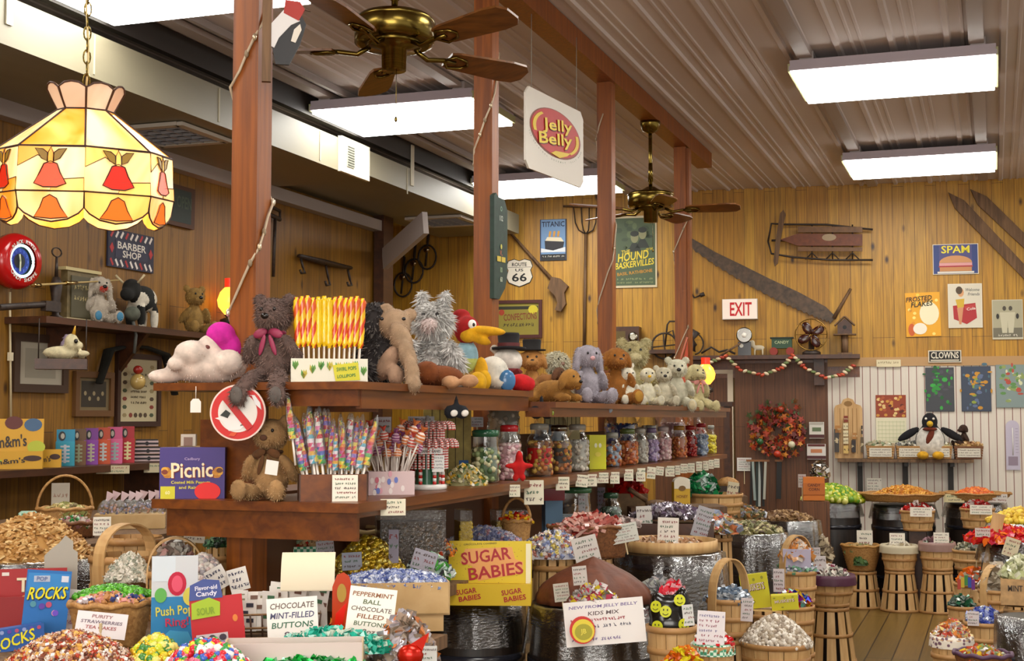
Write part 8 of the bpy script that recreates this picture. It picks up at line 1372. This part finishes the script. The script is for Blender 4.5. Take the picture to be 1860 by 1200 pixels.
# orange hallowe'en carton on the left barrel and silver bag
p = P(1478, 908, 11.8); b = MB(); w_, h = px(38, 11.8), px(42, 11.8); b.box((0, 0, h / 2), (w_, .1, h), '#c9701c'); b.box((0, -.01, h * .5), (w_ * 1.02, .1, h * .5), '#b8641a'); b.text('CANDY', 0, h * .66, h * .12, '#4a1c0c', -.062, w=w_ * .6); b.text('CORN', 0, h * .48, h * .12, '#4a1c0c', -.062, w=w_ * .5); b.build('orange_carton', None, 'orange candy carton beside the lime candy barrel', 'box', None, p, .2); b = MB(); b.box((0, 0, p.z / 2 - .003), (.25, .2, p.z - .006), 'doorwood'); b.build('crate', None, 'brown crate under the orange candy carton', 'crate', None, Vector((p.x, p.y, 0)), .2)
heap('crumpled silver foil bag behind the orange candy carton', 'snack bag', P(1490, 866, 12.4), px(15, 12.4), .06, px(26, 12.4), .035, 60, ['#b8b4b0:m', '#8a8680:m', '#c4b8a8:m'], 'foil', name='foil_bag'); card('white card left of the orange candy carton', P(1457, 885, 11.8), px(14, 11.8), px(24, 11.8), seed=4, k='#b8aca4')
# ---------------- middle right baskets
def bk(lab, x, ytop, ybot, d, hwt, hwb, what, **kw):
    q = P(x, ybot, d); zt = P(x, ytop, d).z; t = bushel(lab, q, px(hwt, d), px(hwb, d), zt - q.z, rz=kw.pop('rz', face(q)), **kw)
    if q.z > .08: stand_under(q, px(hwb, d), what)
    return Vector((q.x, q.y, zt)), d
q, d = bk('tall arched handle basket of blue and silver sweets beside the plastic barrel', 1325, 1085, 1150, 6.0, 40, 34, 'tall arched handle basket', handle=px(78, 6.0), rz=.95)
heap('blue and silver striped sweets in the tall arched handle basket', 'sweets', q - Vector((0, 0, .015)), px(36, d), px(34, d), .05, .018, 180, ['#7a8a9c:f', '#a8b0b8:f', '#4a5a6c', '#c4c8cc:f'], 'bar'); card('narrow white card on the tall arched handle basket side', P(1356, 1128, 5.8), px(22, 5.8), px(42, 5.8), seed=5, roll=.05, k='#cfc4c4', lines=5)
q, d = bk('bushel basket at the bottom holding a black bag with yellow smiley faces', 1220, 1135, 1215, 5.0, 44, 36, 'smiley bag bushel'); t = thing('smiley_bag', 'black bag printed with yellow smiley faces in the bottom bushel', 'bag', q - Vector((0, 0, .03)), face(q)); d0 = px(38, d)
bgm = soft('bag_body', [(0, 0, .03, d0 * 1.1, d0 * .75, .07), (-.01, 0, .08, d0 * 1.0, d0 * .55, .06), (-.05, 0, .1, .03, .03, .05), (.04, 0, .11, .03, .03, .06)], '#15120f:g', t, .001, 1, None, .01); rn = random.Random(6)
for i, (x_, z_) in enumerate(((-.05, .03), (.045, .04), (-.02, .085), (.03, .125), (-.055, .1), (.0, .0))):
    yy = -d0 * .7 * math.sqrt(max(.1, 1 - (x_ / d0) ** 2 - ((z_ - .06) / .12) ** 2)) - .008; T = Matrix.Translation((x_, yy, z_)) @ rot(-.2 if z_ > .08 else .05, 0, x_ * 8); f = MB(); f.disc(0, 0, .021, .021, '#c9cc1c', -.002, 20, T, .003)
    for sx in (-1, 1): f.disc(sx * .007, .006, .0022, .004, '#15120f', -.004, 8, T)
    f.tube([T @ Vector((.012 * math.sin(a), -.004, -.012 * math.cos(a))) for a in [-1 + .25 * j for j in range(9)]], .0012, '#15120f', 4); f.build('smiley_face', t)
heap('red cellophane top of sweets behind the smiley bag', 'sweets', P(1222, 1085, 5.25), px(22, 5.25), .04, px(24, 5.25), .022, 60, ['#c41020:g', '#d83040:g', '#c48a90:g'], 'foil', base='#b01020'); card('white card clipped on the smiley bag', P(1252, 1136, 4.85), px(20, 4.85), px(38, 4.85), seed=2, roll=-.1, k='#d0d0cc')
p = P(1195, 1082, 5.4); heap('silver and grey cellophane sweets behind the jelly bean card', 'sweets', p, px(32, 5.4), .06, px(30, 5.4), .02, 120, ['#a8a8a8:f', '#8a8c84:g', '#5a5c60', '#c0c0c4:f'], 'foil', base='#4a4a48')
q, d = bk('small basket lined with green gingham and red candies at the bottom', 1296, 1172, 1225, 4.8, 36, 28, 'gingham lined basket', liner='gingham'); heap('red and white candies in the green gingham basket', 'sweets', q - Vector((0, 0, .0)), px(32, d), px(28, d), .03, .014, 130, ['#c4141c:g', '#e0d8d4:g', '#b01018:g'], 'bar'); card('white card with pink lettering standing in the gingham basket', P(1290, 1172, 4.75), px(50, 4.75), px(62, 4.75), seed=9, roll=.05, lines=6, inks=('#8a84a8', '#a86a7a', '#a86a7a'), k='#dcd6d8')
heap('orange and yellow net bag at the bottom beside the smiley bushel', 'sweets', P(1242, 1212, 4.6), px(38, 4.6), .05, px(34, 4.6), .014, 120, ['#c96a14:g', '#b85010:g', '#c9b81c:g'], 'foil', base='#b85a14')
q, d = bk('wide bushel basket heaped with popcorn-like white sweets', 1410, 1165, 1218, 5.9, 62, 52, 'popcorn sweets bushel'); heap('tall heap of speckled white popcorn sweets in the wide bushel', 'sweets', q - Vector((0, 0, .01)), px(64, d), px(58, d), px(48, d), .012, 1300, ['#b0a494', '#c9bfb0', '#9a8a74', '#d8d0c4', '#8a7a68'], 'ball')
q, d = bk('bushel basket of rainbow foil sweets behind the popcorn heap', 1436, 1098, 1150, 7.2, 42, 36, 'rainbow foil basket'); heap('rainbow coloured foil sweets in the bushel behind the popcorn heap', 'sweets', q, px(38, d), px(36, d), .06, .022, 190, ['#c41c1c:f', '#2a3ab0:f', '#c9a01c:f', '#b01c9a:f', '#c4c8c8:f', '#5a9a8a:f'], 'foil')
def a_mus(b, w, h, T): b.rect(0, h / 2, w, h, '#c4bc14', -.001, T); b.text('MUSKETS', .0, .62 * h, .22 * h, '#5a1c14', -.003, w=.74 * w, a=.06, T=T); b.text('MUSKETS', -.002, .63 * h, .2 * h, '#d8c4b4', -.005, w=.72 * w, a=.06, T=T); [b.disc(x_ * w, z_ * h, .05 * w, .05 * h, '#8a8a14', -.003, 8, T) for x_, z_ in ((-.38, .85), (.3, .88), (.0, .84), (-.1, .2))]
p = P(1392, 1104, 6.6); d = 6.6; t = thing('yellow_candy_carton', 'bright yellow candy cartons with small brown lettering beyond the arched basket', 'box', p, .15); b = MB(); T = Matrix.Translation((-.04, 0, .0)) @ rot(0, -.14, 0); w_, h = px(50, d), px(62, d); b.box((0, 0, h / 2), (w_, .03, h), '#b8b014', T=T); a_mus(b, w_, h, T @ Matrix.Translation((0, -.016, 0))); b.build('header_box', t); b = MB(); T = Matrix.Translation((.09, -.03, .0)) @ rot(0, -.08, 0); w_, h = px(48, d), px(26, d); b.box((0, .02, h / 2), (w_, .08, h), '#c4bc14', T=T); a_mus(b, w_, h, T @ Matrix.Translation((0, -.021, 0))); b.build('tray_box', t); stand_under(p, .12, 'yellow candy cartons')
card('tall narrow white card right of the yellow candy cartons', P(1415, 1075, 7.2), px(20, 7.2), px(42, 7.2), seed=6, k='#c4b8b8', lines=5)
q, d = bk('basket with very tall straight handle slats and orange sweets', 1448, 1035, 1092, 7.7, 34, 30, 'tall straight handle basket', handle=px(70, 7.7), rz=.9); heap('orange and clear wrapped sweets below the tall straight handle', 'sweets', P(1448, 1012, 7.7), px(30, d), .08, px(26, d), .022, 170, ['#c98a4c:g', '#d8a87a:g', '#b8aca0:g', '#b8702c:g'], 'foil'); heap('blue and white small sweets in the tall straight handle basket', 'sweets', q - Vector((0, 0, .005)), px(31, d), px(29, d), .05, .018, 150, ['#8a94b0:g', '#b8bcc4:g', '#6a9a7a:g'], 'bar')
b = MB(); b.box((0, 0, .03), (px(50, 7.6), .1, .1), '#a8a0b4'); b.build('pale_box', None, 'pale lilac box under the orange and clear sweets', 'box', None, P(1448, 1022, 7.68), .1); card('white card leaning on the tall straight handle basket', P(1478, 1020, 8.2), px(24, 8.2), px(26, 8.2), seed=5, k='#cfc4c4')
heap('pale clear bags of sweets at the aisle side of the tall handle basket', 'sweets', P(1490, 1012, 9.7), px(22, 9.7), .1, px(34, 9.7), .03, 120, ['#8a7a64:g', '#a8987c:g', '#6a5a48:g'], 'foil', base='#6a5a44'); stand_under(P(1490, 1012, 9.7), .09, 'pale clear bags')
# ---------------- right edge stacks
q, d = bk('upper bushel basket of the stack at the aisle corner, dusty sweets', 1765, 998, 1032, 9.5, 32, 28, 'upper corner bushel', name='bushel_basket'); heap('dusty green and grey sweets in the upper corner bushel', 'sweets', q, px(28, d), px(28, d), .05, .022, 90, ['#7a7a5c', '#a89c84', '#5a5a4a'], 'wrap')
q, d = bk('lower bushel basket at the aisle corner with rainbow ribbon', 1772, 1058, 1098, 8.6, 36, 32, 'lower corner bushel'); heap('orange cellophane sweets in the lower corner bushel', 'sweets', q, px(30, d), px(28, d), .08, .028, 110, ['#d8501c:g', '#c9641c:g', '#a89c84:g'], 'foil')
b = MB(); [b.box((-.04 + .02 * i, 0, .04 - .012 * abs(i - 2)), (.02, .004, .06), k) for i, k in enumerate(['#a83a2a', '#b8a02a', '#3a7a3a', '#2a4a9a', '#6a2a7a'])]; b.build('rainbow_ribbon', None, 'rainbow ribbon pinned on the lower corner bushel', 'ribbon', None, P(1755, 1066, 8.22), .15)
p = P(1822, 1000, 8.2); p = P(1800, 1090, 8.2); b = MB(); b.box((0, 0, .24), (.07, .02, .56), 'bushel', r=rot(0, .2, 0)); b.box((.0, .06, .05 - p.z / 2), (.2, .1, p.z), 'bushel'); b.build('wooden_flat', None, 'tall slanting light wooden slat at the aisle corner', 'crate', None, p, .0)
TR_ = P(1850, 980, 8.3); barrel('dark barrel of bright red candies at the right edge', Vector((TR_.x + .05, TR_.y, 0)), .25, TR_.z - .005, fall=.12)
heap('bright red and pink wrapped candies at the counter corner', 'sweets', TR_ + Vector((-.08, -.05, .0)), .22, .22, px(20, 8.3), .025, 420, ['#b0141c:g', '#c4344c:g', '#d8641c:g', '#c9281c:g'], 'foil'); heap('orange wrapped candies beside the red ones on the right barrel', 'sweets', TR_ + Vector((.2, -.08, .0)), .16, .18, px(20, 8.3), .025, 300, ['#c9541c:g', '#d8702c:g', '#b8401c:g'], 'foil')
p = P(1868, 948, 8.9); barrel('barrel with a plastic top and a yellow candy mound at the frame edge', Vector((p.x, p.y, 0)), .24, p.z - .01, fall=.1); heap('bright yellow candy mound on the barrel at the frame edge', 'sweets', p, .25, .2, px(24, 8.9), .018, 520, ['#c9a41c', '#d8bc3c', '#b8901c'], 'ball')
card('white card tucked before the red candies', P(1785, 975, 8.0), px(26, 8), px(16, 8), seed=4, k='#c4b4ac', lines=2); card('slanting white card under the orange candies', P(1832, 1010, 7.9), px(26, 7.9), px(34, 7.9), seed=7, roll=.3, k='#c9bc9c'); card('little pale card left of the slanting white card', P(1773, 995, 8.6), px(16, 8.6), px(22, 8.6), seed=8, k='#a8a8a0', roll=.2)
q, d = bk('basket turned sideways with a big arched splint handle wrapped in clear plastic', 1812, 1070, 1108, 7.6, 32, 28, 'sideways arched basket', handle=px(50, 7.6), rz=.8); heap('clear wrapped bundle inside the sideways arched basket', 'sweets', q, px(27, d), px(26, d), .12, .035, 90, ['#a09480:g', '#b8ac9c:g', '#8a7a64:g'], 'foil')
p = P(1856, 1098, 7.0); b = MB(); b.box((0, 0, .07), (.2, .15, .13), '#b08a5a:w'); b.text('MINT', -.03, .09, .03, '#3a2c20', -.078, w=.07); b.build('small_crate', None, 'small wooden box with dark stencilled lettering at the right', 'crate', None, p, .0); heap('pale yellow lidded jar sweets on the small stencilled crate', 'sweets', p + Vector((0, 0, .138)), .1, .07, px(36, 7), .022, 160, ['#b0b484:g', '#c9c8a4:g', '#8a8c64', '#d8d8c0:g'], 'foil'); stand_under(p, .1, 'small stencilled crate')
p = P(1878, 1120, 6.1); barrel('barrel under a large sheet of clear plastic at the bottom right corner', Vector((p.x, p.y, 0)), px(62, 6.1), p.z, fall=.5)
q, d = bk('small bushel of dark green candies between the aisle and the blue basket', 1748, 1100, 1140, 8.0, 24, 20, 'dark green candy basket'); heap('dark green and silver foil candies in the small bushel', 'sweets', q, px(22, d), px(20, d), .05, .02, 110, ['#1c4a34:f', '#a8b0a8:f', '#2c6a4a:f', '#5a6a60'], 'foil')
q, d = bk('bushel basket filled with blue printed wrapped sweets', 1790, 1128, 1186, 7.0, 36, 31, 'blue sweets bushel'); heap('blue and silver wrapped sweets in the aisle side bushel', 'sweets', q, px(32, d), px(30, d), .06, .018, 230, ['#3a4aa0:g', '#8a94c0:g', '#c0c4c8:f', '#2a3a8a:g'], 'wrap'); card('small white card on the blue sweets bushel', P(1768, 1136, 6.8), px(20, 6.8), px(26, 6.8), seed=6, k='#cfc4c4')
q, d = bk('bushel basket with printed cloth liner full of orange and white sweets', 1730, 1158, 1215, 6.4, 36, 31, 'printed cloth bushel', liner='print_cloth'); heap('orange, yellow and silver sweets in the printed cloth bushel', 'sweets', q, px(33, d), px(32, d), px(26, d), .018, 300, ['#c97a3c:g', '#d8c07a:g', '#b8b0b0:f', '#c9b8a8:g', '#b84a3c:g'], 'foil')
p = P(1786, 1222, 5.6); wicker('purple rimmed round basket at the very bottom right', p, px(50, 5.6), px(46, 5.6), .08, 'wicker_dark', rim='#4a2a44'); heap('mixed bright sweets in the purple rimmed basket', 'sweets', p + Vector((0, 0, .05)), px(42, 5.6), px(40, 5.6), .05, .018, 160, ['#c9a82a:g', '#b0a49c:g', '#7a8a5a:g', '#a8442a:g'], 'foil'); stand_under(p, px(40, 5.6), 'purple rimmed basket')
# wide table behind the counter centre (candies between far cards)
heap_at('grey green mixed sweets spread between the tall card and the necktie rail', 1340, 935, 9.4, 50, .16, 14, .025, 260, ['#6a6a4a', '#a8743c', '#8a8a94:g', '#7a5a34', '#b08a5a'], 'foil'); q = P(1340, 936, 9.4); stand_under(q, .17, 'grey green mixed sweets')

# ================================================================ cards: clip each one to the surface right behind it, or give it a stake
bpy.context.view_layer.update()
DG = bpy.context.evaluated_depsgraph_get()
for o in [q for q in COL.objects if q.parent is None and q.name.startswith('price_card') and q.type == 'MESH' and q.get('group') is None and 'about jelly beans' not in q['label']]:
    base = o.matrix_world @ Vector((0, 0, 0)); hgt = o.dimensions.z; mid = base + Vector((0, 0, hgt * .4))
    hit, loc, nor, idx, ob, mw = SC.ray_cast(DG, base + Vector((0, 0, -.004)), Vector((0, 0, -1))); gap = base.z - loc.z if hit else 9
    if gap < .03: continue
    dr = (mid - CP).normalized(); h2, l2, n2, i2, o2, m2 = SC.ray_cast(DG, mid + dr * .012, dr)
    back = (l2 - mid).length if h2 else 9
    if back < .03: continue
    if gap < .4 and back > gap * .6:
        b = MB(); b.box((0, 0, -gap / 2 + .02), (.007, .005, gap + .04), '#cdb98e'); st = b.build('stake', o); st.matrix_parent_inverse = o.matrix_world.inverted(); st.location = base + Vector((0, .006, 0))
    elif back < 5:
        t0 = (mid - CP).length; k = (t0 + back - .03) / t0; o.location = CP + (o.location - CP) * k; o.scale = (k, k, k)
